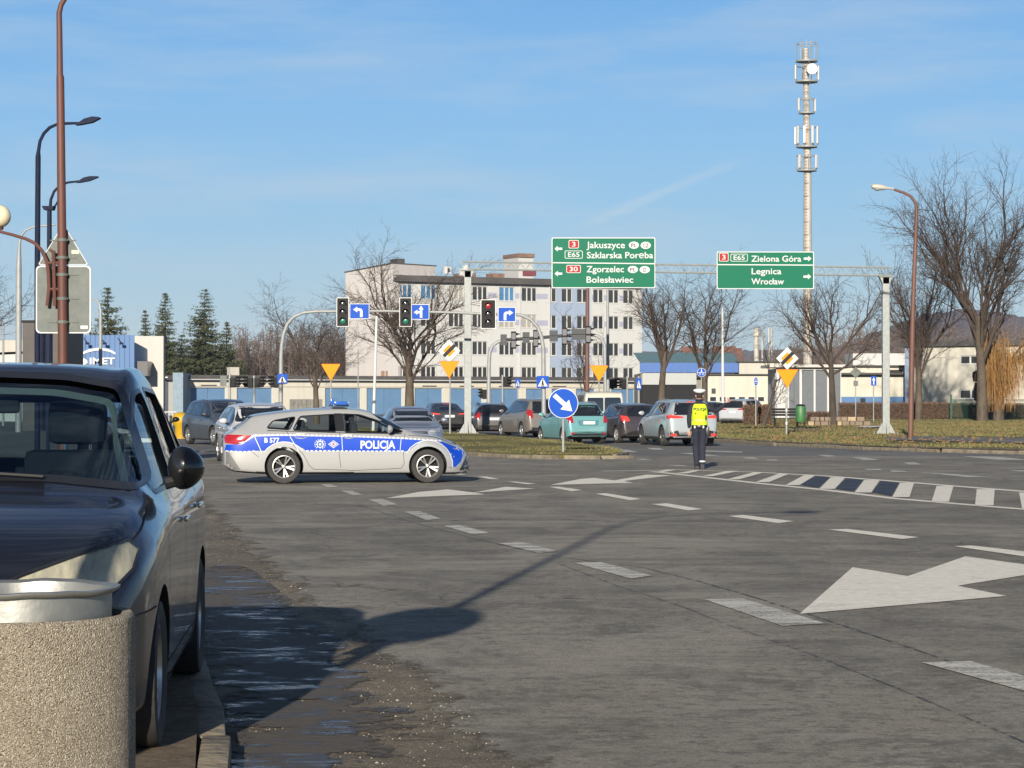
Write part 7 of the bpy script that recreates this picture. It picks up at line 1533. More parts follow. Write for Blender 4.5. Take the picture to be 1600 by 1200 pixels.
bare_tree('leaning crooked little bare tree beside the hedge bush', 1192, 127, 2.0, hgt(512, 127), wid(1140, 1270, 127), 86, .12, lean=(.55, 0), base=.12, kids=[4, 4, 3, 3, 2], first=[.3, .2, .2, .15, .1], ang=[.8, .6, .6, .65, .7], bark=BK3)
bare_tree('bare tree whose twigs show at the left edge of the picture', -62, 120, 3.0, hgt(400, 120), wid(-150, 30, 120), 97, .2)
bare_tree('grey bare trees beyond the garages, the one left of the flats', 528, 268, 3.5, hgt(505, 268), wid(490, 575, 268), 18, .25, kids=[8, 5, 4, 3, 3], first=[.2, .2, .2, .15, .1])
# willow with yellow hanging twigs
def willow(px, Y, label):
    r = random.Random(6); x0 = GX(px, Y); t_ = thing('willow_tree', label, 'tree', (x0, Y, .15)); tr = MB(); tr.tube([(0, 0, 0), (.05, 0, 1.5), (-.05, 0, 3.2)], [.42, .34, .30], 12)
    limbs = []
    for i in range(7):
        a = r.uniform(0, 6.28); L = r.uniform(2.4, 4.2); p = Vector((0, 0, 2.8)); pts = [p.copy()]; d = Vector((math.cos(a) * .5, math.sin(a) * .5, .9)).normalized()
        for k in range(5): d = (d + Vector((r.gauss(0, .15), r.gauss(0, .15), -.06))).normalized(); p = p + d * L / 5; pts.append(p.copy())
        tr.tube(pts, [.2, .16, .13, .10, .07, .04], 7); limbs.append(pts)
    tr.build('trunk', BK1, t_, smooth=True, local=True, fixn=False)
    cr_ = MB()
    for i in range(1500):
        if i % 4 == 0: p = Vector((r.gauss(0, .45), r.gauss(0, .4), r.uniform(2.5, 5.2)))
        else: l_ = r.choice(limbs); k = r.randrange(1, 5); p = l_[k].lerp(l_[k + 1], r.random()) + Vector((r.gauss(0, .25), r.gauss(0, .25), r.gauss(0, .2)))
        L = r.uniform(.9, 3.0); L = min(L, p.z - .6); o = Vector((r.gauss(0, .25) + p.x * .12, r.gauss(0, .25), 0)); pts = [p, p + o * .6 + Vector((0, 0, .1)), p + o + Vector((0, 0, -L * .4)), p + o * 1.15 + Vector((r.gauss(0, .06), 0, -L))]
        cr_.tube(pts, [.014, .012, .010, .007], 3, caps=False, m=r.randrange(3) % 2)
    cr_.build('crown', [mat('willow_twig_amber', (.30, .155, .04), .8), mat('willow_twig_brown', (.19, .105, .04), .85)], t_, local=True, fixn=False)
willow(1560, 161, 'amber weeping willow with hanging twigs at the right')
# conifers: whorls of drooping boughs covered with needle tufts
def conifer(label, px, Y, ptop, wpx, seed, thin=1.0, ragged=.25, blueish=False):
    r = random.Random(seed); Hh = GZ(ptop, Y); W2 = wpx * 1.3 / 2 / F * Y; t_ = thing('spruce_tree', label, 'tree', (GX(px, Y), Y, 0)); tr = MB(); tr.tube([(0, 0, 0), (0, 0, Hh * .6), (0, 0, Hh * .985)], [.24, .12, .02], 8); tr.build('trunk', BK3, t_, smooth=True, local=True, fixn=False)
    cr_ = MB(); z_ = 1.0
    while z_ < Hh * .985:
        f = z_ / Hh; Lb = W2 * (1 - f) ** .75 * 1.08 + .04; nb = int(7 + 8 * (1 - f))
        for j in range(nb):
            a = r.uniform(0, 6.28); L = Lb * r.uniform(1 - ragged * 1.6, 1 + ragged * .6); droop = r.uniform(.15, .45) * (1 - f * .6); n_ = max(3, int(L / .22)); prev = Vector((0, 0, z_))
            for k in range(1, n_ + 1):
                s_ = k / n_; q = Vector((math.cos(a) * L * s_, math.sin(a) * L * s_, z_ - droop * L * s_ + .35 * L * max(0, s_ - .55)))
                for m_ in range(6):
                    d = (q - prev).normalized(); sd = Vector((-math.sin(a), math.cos(a), 0)); tw = r.uniform(.28, .55) * (1.15 - .5 * s_) * (1.05 - .7 * f); c = q + Vector((r.gauss(0, .09), r.gauss(0, .09), r.gauss(0, .07))); dir_ = (d * r.uniform(.2, 1) + sd * r.uniform(-1, 1) + Vector((0, 0, r.uniform(-.8, .35)))).normalized(); wv_ = dir_.cross(Vector((r.gauss(0, 1), r.gauss(0, 1), r.gauss(0, 1)))).normalized() * tw * .34
                    cr_.add([c - wv_, c + wv_, c + dir_ * tw], [(0, 1, 2)], r.choice((0, 0, 1, 2)))
                prev = q
        z_ += r.uniform(.20, .34) * (1 + .3 * f)
    gcol = [(.035, .050, .022), (.060, .072, .028), (.085, .088, .036)]
    cr_.build('crown', [mat('needle_%s' % n_, c, .85) for n_, c in zip(('dark', 'mid', 'light'), gcol)], t_, local=True, fixn=False)
conifer('spruce with ragged top above the blue shop wall', 168, 200, 447, 84, 1, ragged=.45)
conifer('small slim spruce left of the tall pair beside the white shop block', 227, 262, 484, 44, 2)
conifer('narrow dark spruce right above the white shop block', 258, 258, 455, 66, 3)
conifer('broadest spruce, its pointed top highest behind the garages', 320, 262, 450, 100, 4, ragged=.35)
conifer('dark spruce leaning on the right of the broadest one', 354, 264, 502, 56, 5)
conifer('low olive spruce between the narrow and the broadest spruce', 284, 260, 521, 66, 6)
conifer('low bushy spruce at the foot of the right hand spruces', 375, 262, 560, 60, 7)
# hedges: a mass of short upright twigs and withered leaves
def hedge(label, x0, x1, Y, z0, z1, depth, n, seed, name='hedge', cols=None, slope=0):
    r = random.Random(seed); mb = MB()
    for i in range(n):
        x = r.uniform(x0, x1); y = Y + r.uniform(0, depth); zb = z0 + r.random() ** 1.2 * (z1 - z0) * .95; L = r.uniform(.10, .40); d = Vector((r.gauss(0, .45), r.gauss(0, .45), 1)).normalized(); e = Vector((x, y, zb)) + d * min(L, z1 + r.uniform(-.1, .1) - zb + .02); wv_ = Vector((r.uniform(-1, 1), r.uniform(-1, 1), 0)).normalized() * .012
        mb.add([(x - wv_.x, y - wv_.y, zb), (x + wv_.x, y + wv_.y, zb), tuple(e)], [(0, 1, 2)], 0 if r.random() < .6 else 1)
        if r.random() < .55: s_ = r.uniform(.02, .05); c = Vector((x, y, zb)).lerp(e, r.random()); u = Vector((r.gauss(0, 1), r.gauss(0, 1), r.gauss(0, 1))).normalized() * s_; v_ = u.orthogonal().normalized() * s_; mb.add([c - u, c + v_, c + u, c - v_], [(0, 1, 2, 3)], 2)
    t_ = thing(name, label, 'hedge', ((x0 + x1) / 2, Y, z0)); mb.build('twigs', cols or [mat('hedge_twig', (.13, .085, .055), .9), mat('hedge_twig_dark', (.06, .042, .03), .9), mat('hedge_leaf', (.20, .105, .055), .9)], t_, fixn=False)
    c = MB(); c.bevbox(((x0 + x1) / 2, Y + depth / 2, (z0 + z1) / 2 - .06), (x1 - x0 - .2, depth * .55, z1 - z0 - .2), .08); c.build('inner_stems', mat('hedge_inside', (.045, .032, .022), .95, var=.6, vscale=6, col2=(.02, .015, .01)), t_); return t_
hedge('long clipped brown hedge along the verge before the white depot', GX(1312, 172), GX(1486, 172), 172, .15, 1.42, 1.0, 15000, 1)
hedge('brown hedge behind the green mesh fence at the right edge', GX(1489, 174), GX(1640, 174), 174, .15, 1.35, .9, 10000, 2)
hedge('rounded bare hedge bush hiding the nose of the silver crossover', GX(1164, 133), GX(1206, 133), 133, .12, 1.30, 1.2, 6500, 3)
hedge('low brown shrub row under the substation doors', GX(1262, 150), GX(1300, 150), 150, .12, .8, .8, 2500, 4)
# far woods and hills
def hill(name, pts, Y, depth, m):
    mb = MB(); n = len(pts); top = [(GX(a, Y), GZ(b_, Y)) for a, b_ in pts]; rr2 = random.Random(len(pts)); P = []
    for i in range(n - 1):
        for k in range(10):
            f = k / 10; P.append((lp(top[i][0], top[i + 1][0], f), lp(top[i][1], top[i + 1][1], f) + rr2.uniform(-1, 1) * Y * .0006))
    rows = []
    for j, (dy, hf) in enumerate(((0, 0), (.1, .25), (.35, .6), (.7, .9), (1, 1), (1.6, .6), (2, 0))): rows.append([(x * (1 + dy * depth / Y), Y + dy * depth - depth, max(-1, z_ * hf)) for x, z_ in P])
    for row_ in rows: mb.v.extend(row_)
    L = len(P)
    for j in range(len(rows) - 1):
        for i in range(L - 1): mb.f.append((j * L + i, j * L + i + 1, (j + 1) * L + i + 1, (j + 1) * L + i)); mb.m.append(0)
    return struct(name, mb, m, smooth=False)
M_HILL = ground_mat('wooded_hill', (.105, .092, .105), (.125, .108, .115), (.075, .070, .082), .03)
hill('wooded_hill', [(1150, 560), (1190, 553), (1230, 539), (1270, 520), (1310, 502), (1345, 490), (1390, 482), (1430, 486), (1480, 498), (1530, 510), (1600, 522), (1700, 535)], 1500, 300, M_HILL)
hill('hills', [(-200, 560), (0, 556), (250, 552), (420, 550), (700, 556), (1000, 549), (1060, 544), (1100, 547), (1160, 545), (1240, 548), (1400, 552), (1700, 556)], 2600, 500, M_HILL)
def woods(label, x0px, x1px, Y, top0, top1, n, seed, m_):
    r = random.Random(seed); mb = MB()
    for i in range(n):
        px = r.uniform(x0px, x1px); Yq_ = Y + r.uniform(0, 25); k = (px - x0px) / (x1px - x0px); zt2 = GZ(lp(top0, top1, k) + 9 * math.sin(px * .13) + r.uniform(-6, 22), Yq_); x = GX(px, Yq_); pts = [Vector((x, Yq_, 0)), Vector((x + r.gauss(0, .3), Yq_, zt2 * .6))]
        mb.tube([pts[0], pts[1], pts[1] + Vector((r.gauss(0, .5), 0, zt2 * .38))], [.09, .06, .015], 3, caps=False)
        for j in range(14):
            f = r.uniform(.25, .95); p = Vector((x, Yq_, zt2 * f)); L = r.uniform(.8, 2.2) * (1.2 - f); d = Vector((r.gauss(0, .8), r.gauss(0, .8), r.uniform(.3, 1))).normalized(); q = p + d * L; mb.tube([p, q], [.035, .012], 3, caps=False)
            for _ in range(4): d2 = (d + Vector((r.gauss(0, .7), r.gauss(0, .7), r.gauss(0, .5)))).normalized(); mb.tube([p.lerp(q, r.uniform(.3, 1)), q + d2 * L * .55], [.02, .008], 3, caps=False)
    o = mb.build('woods', m_, fixn=False); tag(o, label, kind='stuff')
BKF = barkmat('far_twig', (.19, .15, .125), (.12, .095, .085))
woods('grey brown leafless woods behind the garages left of the flats', 368, 545, 280, 512, 505, 230, 1, BKF)
woods('leafless woods on the skyline between the flats and the silo', 1050, 1180, 330, 545, 548, 120, 2, BKF)
woods('purple brown leafless woods on the slope behind the white depot', 1290, 1640, 290, 506, 500, 330, 3, BKF)
woods('thin leafless copse at the foot of the telecom mast', 1205, 1300, 300, 540, 515, 90, 4, BKF)
# low houses on the far skyline
for i, (a, b_, t1, Yz) in enumerate(((1068, 1092, 547, 700), (1118, 1150, 546, 760), (1140, 1160, 550, 640))):
    x0_, x1_ = GX(a, Yz), GX(b_, Yz); z1 = GZ(t1, Yz); h_ = thing('house', ('far house with a dark red roof on the skyline left of the white flagpole', 'far pale house on the skyline right of the white flagpole', 'far small house just left of the cream silo')[i], 'house', (x0_, Yz, 0)); mb = MB(); mb.box(((x0_ + x1_) / 2, Yz + 4, z1 * .42), (x1_ - x0_, 8, z1 * .84)); mb.build('wall', W_CREAM, h_); mb = MB(); mb.prism([(Yz - .4, z1 * .84), (Yz + 8.4, z1 * .84), (Yz + 4, z1 + 1.2)], x0_ - .3, x1_ + .3, 'YZ'); mb.build('roof', mat('roof_red_brown', (.16, .07, .05), .85), h_)
# ------------------------------------------------------------------ the parked car in the foreground
S = dict(cat='car', axles=(1.30, -1.30), R=.315, hw_max=.895, roofw=.66, see=True, wheel='alloy5', shoulder=.95, gap=.05)
S['top'] = [(-2.13, .50), (-2.12, .66), (-2.06, .90), (-1.95, 1.08), (-1.70, 1.30), (-1.45, 1.48), (-1.0, 1.59), (-.45, 1.655), (-.05, 1.64), (.22, 1.54), (.62, 1.335), (.95, 1.145), (1.10, 1.075), (1.40, 1.03), (1.75, .945), (1.98, .83), (2.10, .70), (2.17, .56), (2.20, .40)]
S['belt'] = [(-2.13, .80), (-1.7, 1.06), (-1.2, 1.05), (0, 1.02), (.9, .985), (1.4, .92), (1.8, .80), (2.20, .30)]
S['bot'] = [(-2.13, .34), (-1.9, .22), (-1.3, .18), (1.3, .18), (1.95, .17), (2.20, .22)]
S['hw'] = [(-2.13, .66), (-2.08, .76), (-1.9, .85), (-1.5, .89), (-.5, .885), (1.1, .895), (1.45, .89), (1.70, .86), (1.92, .775), (2.05, .68), (2.14, .55), (2.20, .40)]
S['windows'] = [[(.74, 1.055), (-.05, 1.075), (-.02, 1.52), (.14, 1.50), (.44, 1.32)], [(-.14, 1.08), (-.90, 1.10), (-.84, 1.50), (-.11, 1.525)], [(-.98, 1.11), (-1.32, 1.16), (-1.22, 1.36), (-.94, 1.45)]]
S['screen'] = [(-.775, 1.085), (-.4, 1.125), (0, 1.135), (.4, 1.125), (.775, 1.085), (.60, 1.53), (.35, 1.575), (0, 1.59), (-.35, 1.575), (-.60, 1.53)]; S['screen_x'] = -.2
S['rear'] = [(-.66, 1.12), (.66, 1.12), (.56, 1.46), (-.56, 1.46)]; S['rear_x'] = -1.2; S['screen_trim'] = .03
S['cabin'] = (-1.75, 1.05); S['floor'] = .42; S['cowl'] = 1.08; S['mirror'] = (.60, 1.14); S['mir'] = (.085, .098); S['mirout'] = .040; S['handles'] = [(-.02, .90), (-.98, .92)]
S['paint'] = P_('near_dark_blue_paint', (.010, .012, .019), .18, (.10, .09, .075), metal=.3, rough=.25); S['show'] = 'L'; S['mirror_mat'] = mat('mirror_black', (.012, .012, .012), .22, coat=.5); S['handle_mat'] = M_CHROME; S['wtrim'] = M_TRIM
S['gaps'] = [('S', [(.98, .98), (1.0, .70), (.92, .40), (.86, .26)]), ('S', [(-.10, 1.05), (-.12, .60), (-.08, .28)]), ('S', [(-1.02, 1.06), (-.86, .75), (-.80, .50), (-.78, .30)]), ('S', [(1.0, 1.03), (1.35, .97), (1.65, .90), (1.80, .83)]), ('S', [(.95, .32), (-.9, .32)]), ('S', [(1.55, .62), (1.95, .60)]), ('F', [(-.80, .79), (-.4, .74), (0, .73), (.4, .74), (.80, .79)])]
S['gapw'] = .007
S['patches'] = []
S['plates'] = {}
nx_, ny_ = -2.455, 10.87
pcar, nb = car('parked_car', 'dark blue car parked half on the pavement in the left foreground behind the concrete bin', S, (nx_, ny_, .085), R(-85.9))
interior(pcar, S, sy=.37, zs=.60)
# headlights: reflector bowl, clear cover; grille bar, door sill chrome
hp = [(.26, .705), (.55, .665), (.72, .70), (.80, .785), (.815, .86), (.77, .895), (.60, .845), (.40, .775)]
M_REFL = mat('headlight_reflector', (.70, .65, .50), .3, .15, var=.9, vscale=9, col2=(.36, .35, .31), bump=(14, .35, .02), stretch=(1, 2.2, .7))
for sg in (1, -1):
    P_l = [(u * sg, v) for u, v in hp]; hl = patch(nb, 'F', P_l, .008, .016).build('headlight', M_REFL, pcar, smooth=True, local=True)
    patch(nb, 'F', P_l, .020, .016).build('lamp_cover', M_LAMPGLASS, hl, smooth=True, local=True); outline(nb, 'F', P_l, .016, .012, step=.02).build('lamp_surround', M_TRIM, hl, smooth=True, local=True)
patch(nb, 'F', [(-.24, .70), (.24, .70), (.22, .72), (-.22, .72)], .012, .1).build('grille_bar', M_CHROME, pcar, smooth=True, local=True)
patch(nb, 'F', [(-.36, .40), (.36, .40), (.28, .685), (-.28, .685)], .004, .1).build('grille', M_TRIM, pcar, smooth=True, local=True)
outline(nb, 'L', [(.84, .245), (.4, .215), (-.2, .21), (-.85, .235)], .006, .018, closed=False).build('sill_trim', M_CHROME, pcar, smooth=True, local=True)
# wiper, screen surround, interior mirror, sticker
mb = MB(); P = [proj(nb, 'T', x, y, .02) for x, y in ((1.02, -.55), (.97, -.2), (.97, .1), (.99, .35))]; mb.tube(P, .010, 6); mb.build('wiper', M_BLACK, pcar, smooth=True, local=True)
mb = MB(); mb.bevbox((.10, 0, 1.44), (.03, .24, .07), .02); mb.build('cabin_mirror', M_INT, pcar, smooth=True, local=True)
mb = MB(); mb.lathe([(0, 0), (.055, 0)], (-.02, 0, 0), 'X', 12)
# pale headliner edge visible through the glass
sp_ = [(-.76, 1.14), (.76, 1.14), (.61, 1.48), (.30, 1.525), (0, 1.535), (-.30, 1.525), (-.61, 1.48)]
outline(nb, 'F', smooth_poly([(.72, 1.11), (.565, 1.50), (.30, 1.545), (0, 1.555), (-.30, 1.545), (-.565, 1.50), (-.72, 1.11)]), -.045, .030, closed=False).build('headliner_edge', mat('pale_headliner', (.30, .31, .27), .9), pcar, smooth=True, local=True)
ln = MB(); ln.tube([(-1.95, -.3, 1.12), (-2.05, -.3, 1.35)], .004, 4); 
# ------------------------------------------------------------------ concrete litter bin
m, t, b = nodes_mat('exposed_aggregate'); v = vecmap(t)
vo = N(t, 'TexVoronoi', Scale=330.0); t.links.new(v, vo.inputs['Vector']); sepn = t.nodes.new('ShaderNodeSeparateColor'); t.links.new(vo.outputs['Color'], sepn.inputs[0])
c = mixc(t, sepn.outputs[0], (.27, .23, .165), (.38, .33, .25)); c = mixc(t, rng(t, sepn.outputs[1], .80, .92), c, (.60, .54, .43)); c = mixc(t, rng(t, sepn.outputs[2], .84, .95), c, (.12, .09, .065))
c = mixc(t, rng(t, noise(t, v, 5, 5, .7), .4, .7, 0, .45), c, (.20, .16, .11)); t.links.new(c, b.inputs['Base Color']); b.inputs['Roughness'].default_value = .85
hh2 = mth(t, 'ADD', mth(t, 'MULTIPLY', vo.outputs['Distance'], -1.2), mth(t, 'MULTIPLY', noise(t, v, 90, 4, .8), .6)); bumpn(t, b, hh2, .9, .006); M_AGG = m
Ybn = 5.62; kbn = Ybn / F; xc = GX(38, Ybn); cb_ = thing('concrete_bin', 'round exposed aggregate concrete litter bin with a dented metal liner in the near left corner', 'litter bin', (xc, Ybn, .095))
Rb = 172 * kbn; zt_ = GZ(957, Ybn); mb = MB(); mb.lathe([(0, .10), (Rb * .97, .10), (Rb * .985, .16), (Rb, .5), (Rb, zt_ - .025), (Rb * .992, zt_ - .008), (Rb * .965, zt_), (Rb * .885, zt_ - .002), (Rb * .87, zt_ - .02), (Rb * .86, .3)], (xc, Ybn, 0), 'Z', 96); ob = mb.build('drum', M_AGG, cb_, smooth=True, angle=70)
tex = bpy.data.textures.new('grit', 'CLOUDS'); tex.noise_scale = .009
sb = ob.modifiers.new('s', 'SUBSURF'); sb.subdivision_type = 'SIMPLE'; sb.levels = sb.render_levels = 2
ds = ob.modifiers.new('d', 'DISPLACE'); ds.texture = tex; ds.strength = .0022; ds.texture_coords = 'LOCAL'
M_ZINC = mat('dull_zinc', (.36, .36, .33), .48, .75, var=.45, vscale=16, col2=(.22, .22, .20), bump=(18, .25, .01))
r_l = Rb * .80; zl = GZ(918, Ybn); mb = MB(); n_ = 72; prof = [(r_l * .97, zt_ - .16), (r_l * .985, zl - .012), (r_l * 1.03, zl - .010), (r_l * 1.075, zl - .004), (r_l * 1.08, zl + .003), (r_l * 1.02, zl + .005), (r_l * .95, zl - .002), (r_l * .93, zl - .03), (r_l * .92, zt_ - .20)]
mb.lathe(prof, (xc, Ybn, 0), 'Z', n_)
mb.v = [(x_, y_, z_ + .0018 * math.sin(math.atan2(y_ - Ybn, x_ - xc) * 5 + 1) + .0008 * math.sin(math.atan2(y_ - Ybn, x_ - xc) * 13)) for x_, y_, z_ in mb.v]
mb.build('metal_liner', M_ZINC, cb_, smooth=True, angle=50)
mb = MB(); mb.lathe([(0, zt_ - .10), (r_l * .93, zt_ - .09)], (xc, Ybn, 0), 'Z', 40); mb.build('rubbish', mat('dark_rubbish', (.04, .035, .03), .9, bump=(9, 1.0, .05)), cb_)
# ------------------------------------------------------------------ the traffic officer
Yo_ = 51.6; ox, oy = GX(1093, Yo_), Yo_
M_NAVY = mat('navy_uniform', (.012, .014, .028), .85, var=.4, vscale=7, col2=(.022, .026, .045), bump=(14, .7, .03)); M_SKIN = mat('skin', (.52, .28, .20), .55); M_BOOT = mat('black_leather', (.010, .010, .011), .35); M_VEST = mat('fluorescent_vest', (.50, .66, .006), .75, bump=(11, .5, .02)); M_CAPW = mat('white_cap_cloth', (.76, .75, .73), .6); M_HAIR = mat('dark_hair', (.03, .02, .015), .9)
of = thing('person', 'traffic officer in a yellow POLICJA vest and white cap, back turned, right arm held out', 'person', (ox, oy, 0))
def skin_mesh(name, verts, edges, radii, mt, parent, root=0, sub=2, smooth=True):
    me = bpy.data.meshes.new(name); me.from_pydata([Vector(v_) for v_ in verts], edges, []); o = bpy.data.objects.new('tmp', me); COL.objects.link(o); sk = o.modifiers.new('s', 'SKIN'); sk.use_smooth_shade = True; sk.branch_smoothing = .6
    for i, r_ in enumerate(radii): me.skin_vertices[0].data[i].radius = r_ if hasattr(r_, '__len__') else (r_, r_)
    me.skin_vertices[0].data[root].use_root = True
    ss_ = o.modifiers.new('u', 'SUBSURF'); ss_.levels = ss_.render_levels = sub; bpy.context.view_layer.update(); out = bpy.data.meshes.new_from_object(o.evaluated_get(bpy.context.evaluated_depsgraph_get())); bpy.data.objects.remove(o)
    out.materials.clear()
    for m_ in (mt if isinstance(mt, (list, tuple)) else [mt]): out.materials.append(m_)
    out.polygons.foreach_set('use_smooth', [True] * len(out.polygons)); return link(name, out, parent)
# local axes: x to the picture's right, y away from the camera; the officer faces +y
V = [(0, 0, .97), (0, .0, 1.12), (0, .01, 1.28), (0, .01, 1.43), (0, .02, 1.53), (0, .03, 1.62),          # pelvis, waist, chest, shoulders, neck, head base
     (-.10, 0, .92), (-.075, .10, .52), (-.055, .06, .12), (-.055, .08, .07),                            # left leg: hip, knee, ankle
     (.09, 0, .92), (.065, .06, .52), (.050, -.14, .16), (.050, -.12, .09),                                # right leg (step)
     (-.19, .01, 1.43), (-.235, .02, 1.14), (-.225, .07, .92),                                           # left arm down
     (.19, .01, 1.42), (.36, .06, 1.32), (.47, .08, 1.37), (.58, .11, 1.48)]                              # right arm out, elbow low, hand raised
E = [(0, 1), (1, 2), (2, 3), (3, 4), (4, 5), (0, 6), (6, 7), (7, 8), (8, 9), (0, 10), (10, 11), (11, 12), (12, 13), (3, 14), (14, 15), (15, 16), (3, 17), (17, 18), (18, 19), (19, 20)]
RR = [(.165, .12), (.150, .105), (.165, .115), (.150, .105), (.065, .065), (.06, .06), (.118, .115), (.090, .088), (.076, .074), (.066, .066), (.118, .115), (.090, .088), (.074, .072), (.066, .066), (.082, .082), (.060, .060), (.043, .043), (.080, .082), (.062, .062), (.056, .056), (.042, .042)]
body_o = skin_mesh('body', V, E, RR, [M_NAVY, M_SKIN], of)
for p in body_o.data.polygons:
    if p.center.z > 1.555: p.material_index = 1
# head with face, ears, hair
hd = MB(); bm = bmesh.new(); bmesh.ops.create_uvsphere(bm, u_segments=24, v_segments=18, radius=1)
for v_ in bm.verts:
    q = v_.co.copy(); x_, y_, z_ = q.x * .077, q.y * .098, q.z * .118
    if q.z < -.2: k = 1 - .28 * (-q.z - .2); x_ *= k; y_ = y_ * k + .012 * (-q.z)
    if q.y > .85 and abs(q.x) < .3 and -.4 < q.z < .15: y_ += .022 * (1 - abs(q.x) / .3)          # nose
    if q.y > .6 and .05 < q.z < .35 and .2 < abs(q.x) < .6: y_ -= .008                              # eye sockets
    v_.co = Vector((x_, y_ + .03, z_ + 1.665))
bm.verts.index_update(); hd.add([v_.co for v_ in bm.verts], [[v_.index for v_ in f.verts] for f in bm.faces]); bm.free()
ho = hd.build('head', [M_SKIN, M_HAIR], of, smooth=True, local=True)
for p in ho.data.polygons:
    c = p.center
    if (c.y < .02 and c.z > 1.61) or c.z > 1.70: p.material_index = 1
for sg in (-1, 1):
    e = MB(); e.lathe([(0, -.012), (.022, -.01), (.026, .006), (.012, .010), (0, .004)], (sg * .079, .025, 1.655), 'X', 12); e.v = [(x_, y_, 1.655 + (z_ - 1.655) * 1.35) for x_, y_, z_ in e.v]; e.build('ear', M_SKIN, ho, smooth=True, local=True)
    e = MB(); e.lathe([(0, .006), (.012, 0)], (sg * .030, .118, 1.685), 'Y', 8); e.build('eye', M_SBLACK, ho, smooth=True, local=True)
e = MB(); e.bevbox((0, .125, 1.60), (.045, .008, .010), .003); e.build('mouth', mat('lips', (.35, .12, .10), .5), ho, local=True)
e = MB(); e.lathe([(.092, 1.545), (.098, 1.565), (.088, 1.585), (.075, 1.575)], (0, .02, 0), 'Z', 20); e.build('collar', M_NAVY, of, smooth=True, local=True)
cp = MB(); cp.lathe([(.088, 1.690), (.094, 1.700), (.096, 1.735)], (0, .03, 0), 'Z', 28, 1); cp.lathe([(.096, 1.735), (.135, 1.765), (.142, 1.782), (.120, 1.805), (.0, 1.822)], (0, .03, 0), 'Z', 28, 0)
cp.v = [(x_, .03 + (y_ - .03) * 1.06, z_ + (y_ - .03) * .12) for x_, y_, z_ in cp.v]; cpo = cp.build('cap', [M_CAPW, M_NAVY], of, smooth=True, local=True)
pk = MB(); pts = []; 
for i in range(9): a = R(30 + 120 * i / 8); pts += [(.094 * math.cos(a), .03 + .10 * math.sin(a), 1.705), (.10 * math.cos(a), .03 + .165 * math.sin(a), 1.675)]
pk.add(pts, [(2 * i, 2 * i + 1, 2 * i + 3, 2 * i + 2) for i in range(8)]); pk.build('peak', M_BOOT, cpo, smooth=True, local=True)
# vest: a sleeve of cloth round the torso
vt = MB(); N_ = 40
def torso(z_):
    ks = [(1.00, .186, .150), (1.08, .178, .142), (1.2, .186, .146), (1.32, .190, .150), (1.42, .172, .138), (1.475, .135, .115)]
    for (a, b_) in zip(ks[:-1], ks[1:]):
        if a[0] <= z_ <= b_[0]: k = (z_ - a[0]) / (b_[0] - a[0]); return lp(a[1], b_[1], k), lp(a[2], b_[2], k)
    return ks[-1][1:] if z_ > 1.4 else ks[0][1:]
zs_ = [1.00 + .475 * i / 22 for i in range(23)]
for z_ in zs_:
    a_, b_ = torso(z_)
    for k in range(N_): an = 2 * math.pi * k / N_; fold = .003 * math.sin(an * 7 + z_ * 9); vt.v.append(((a_ + fold) * math.copysign(abs(math.cos(an)) ** .85, math.cos(an)), .01 + (b_ + fold) * math.sin(an), z_))
for i in range(len(zs_) - 1):
    for k in range(N_):
        an = 2 * math.pi * (k + .5) / N_; 
        if zs_[i] > 1.24 and abs(math.cos(an)) > .88: continue
        k2 = (k + 1) % N_; vt.f.append((i * N_ + k, i * N_ + k2, (i + 1) * N_ + k2, (i + 1) * N_ + k)); vt.m.append(0)
vo_ = vt.build('vest', M_VEST, of, smooth=True, local=True)
def vy(x_, z_): a_, b_ = torso(z_); return .01 - b_ * math.sqrt(max(0, 1 - min(.98, abs(x_) / a_) ** 2))
vs, fs = text_mesh('POLICJA', .086, .003, 'CENTER', .92); mb = MB(); mb.add([(u, vy(u, 1.33 + v_) - .016, 1.33 + v_) for u, v_ in vs], fs); mb.build('lettering', M_NAVY, vo_, local=True)
mb = MB()
for zc_, s_ in ((1.08, .022),):
    for i in range(22):
        x_ = -.165 + .33 * i / 22
        for r_i in range(2):
            if (i + r_i) % 2: mb.add([(x_, vy(x_, zc_ + r_i * s_) - .006, zc_ + r_i * s_), (x_ + .015, vy(x_ + .015, zc_ + r_i * s_) - .006, zc_ + r_i * s_), (x_ + .015, vy(x_ + .015, zc_ + (r_i + 1) * s_) - .006, zc_ + (r_i + 1) * s_), (x_, vy(x_, zc_ + (r_i + 1) * s_) - .006, zc_ + (r_i + 1) * s_)], [(0, 1, 2, 3)])
mb.build('check_band', mat('check_grey', (.30, .31, .34), .5), vo_, local=True)
mb = MB()
for (x_, z0_, w_, h2) in ((-.115, 1.24, .035, .03), (-.13, 1.10, .04, .08), (.12, 1.12, .04, .10), (-.14, 1.17, .03, .02)): mb.add([(x_, vy(x_, z0_) - .007, z0_), (x_ + w_, vy(x_ + w_, z0_) - .007, z0_), (x_ + w_, vy(x_ + w_, z0_ + h2) - .007, z0_ + h2), (x_, vy(x_, z0_ + h2) - .007, z0_ + h2)], [(0, 1, 2, 3)])
mb.build('patch', M_NAVY, vo_, local=True)
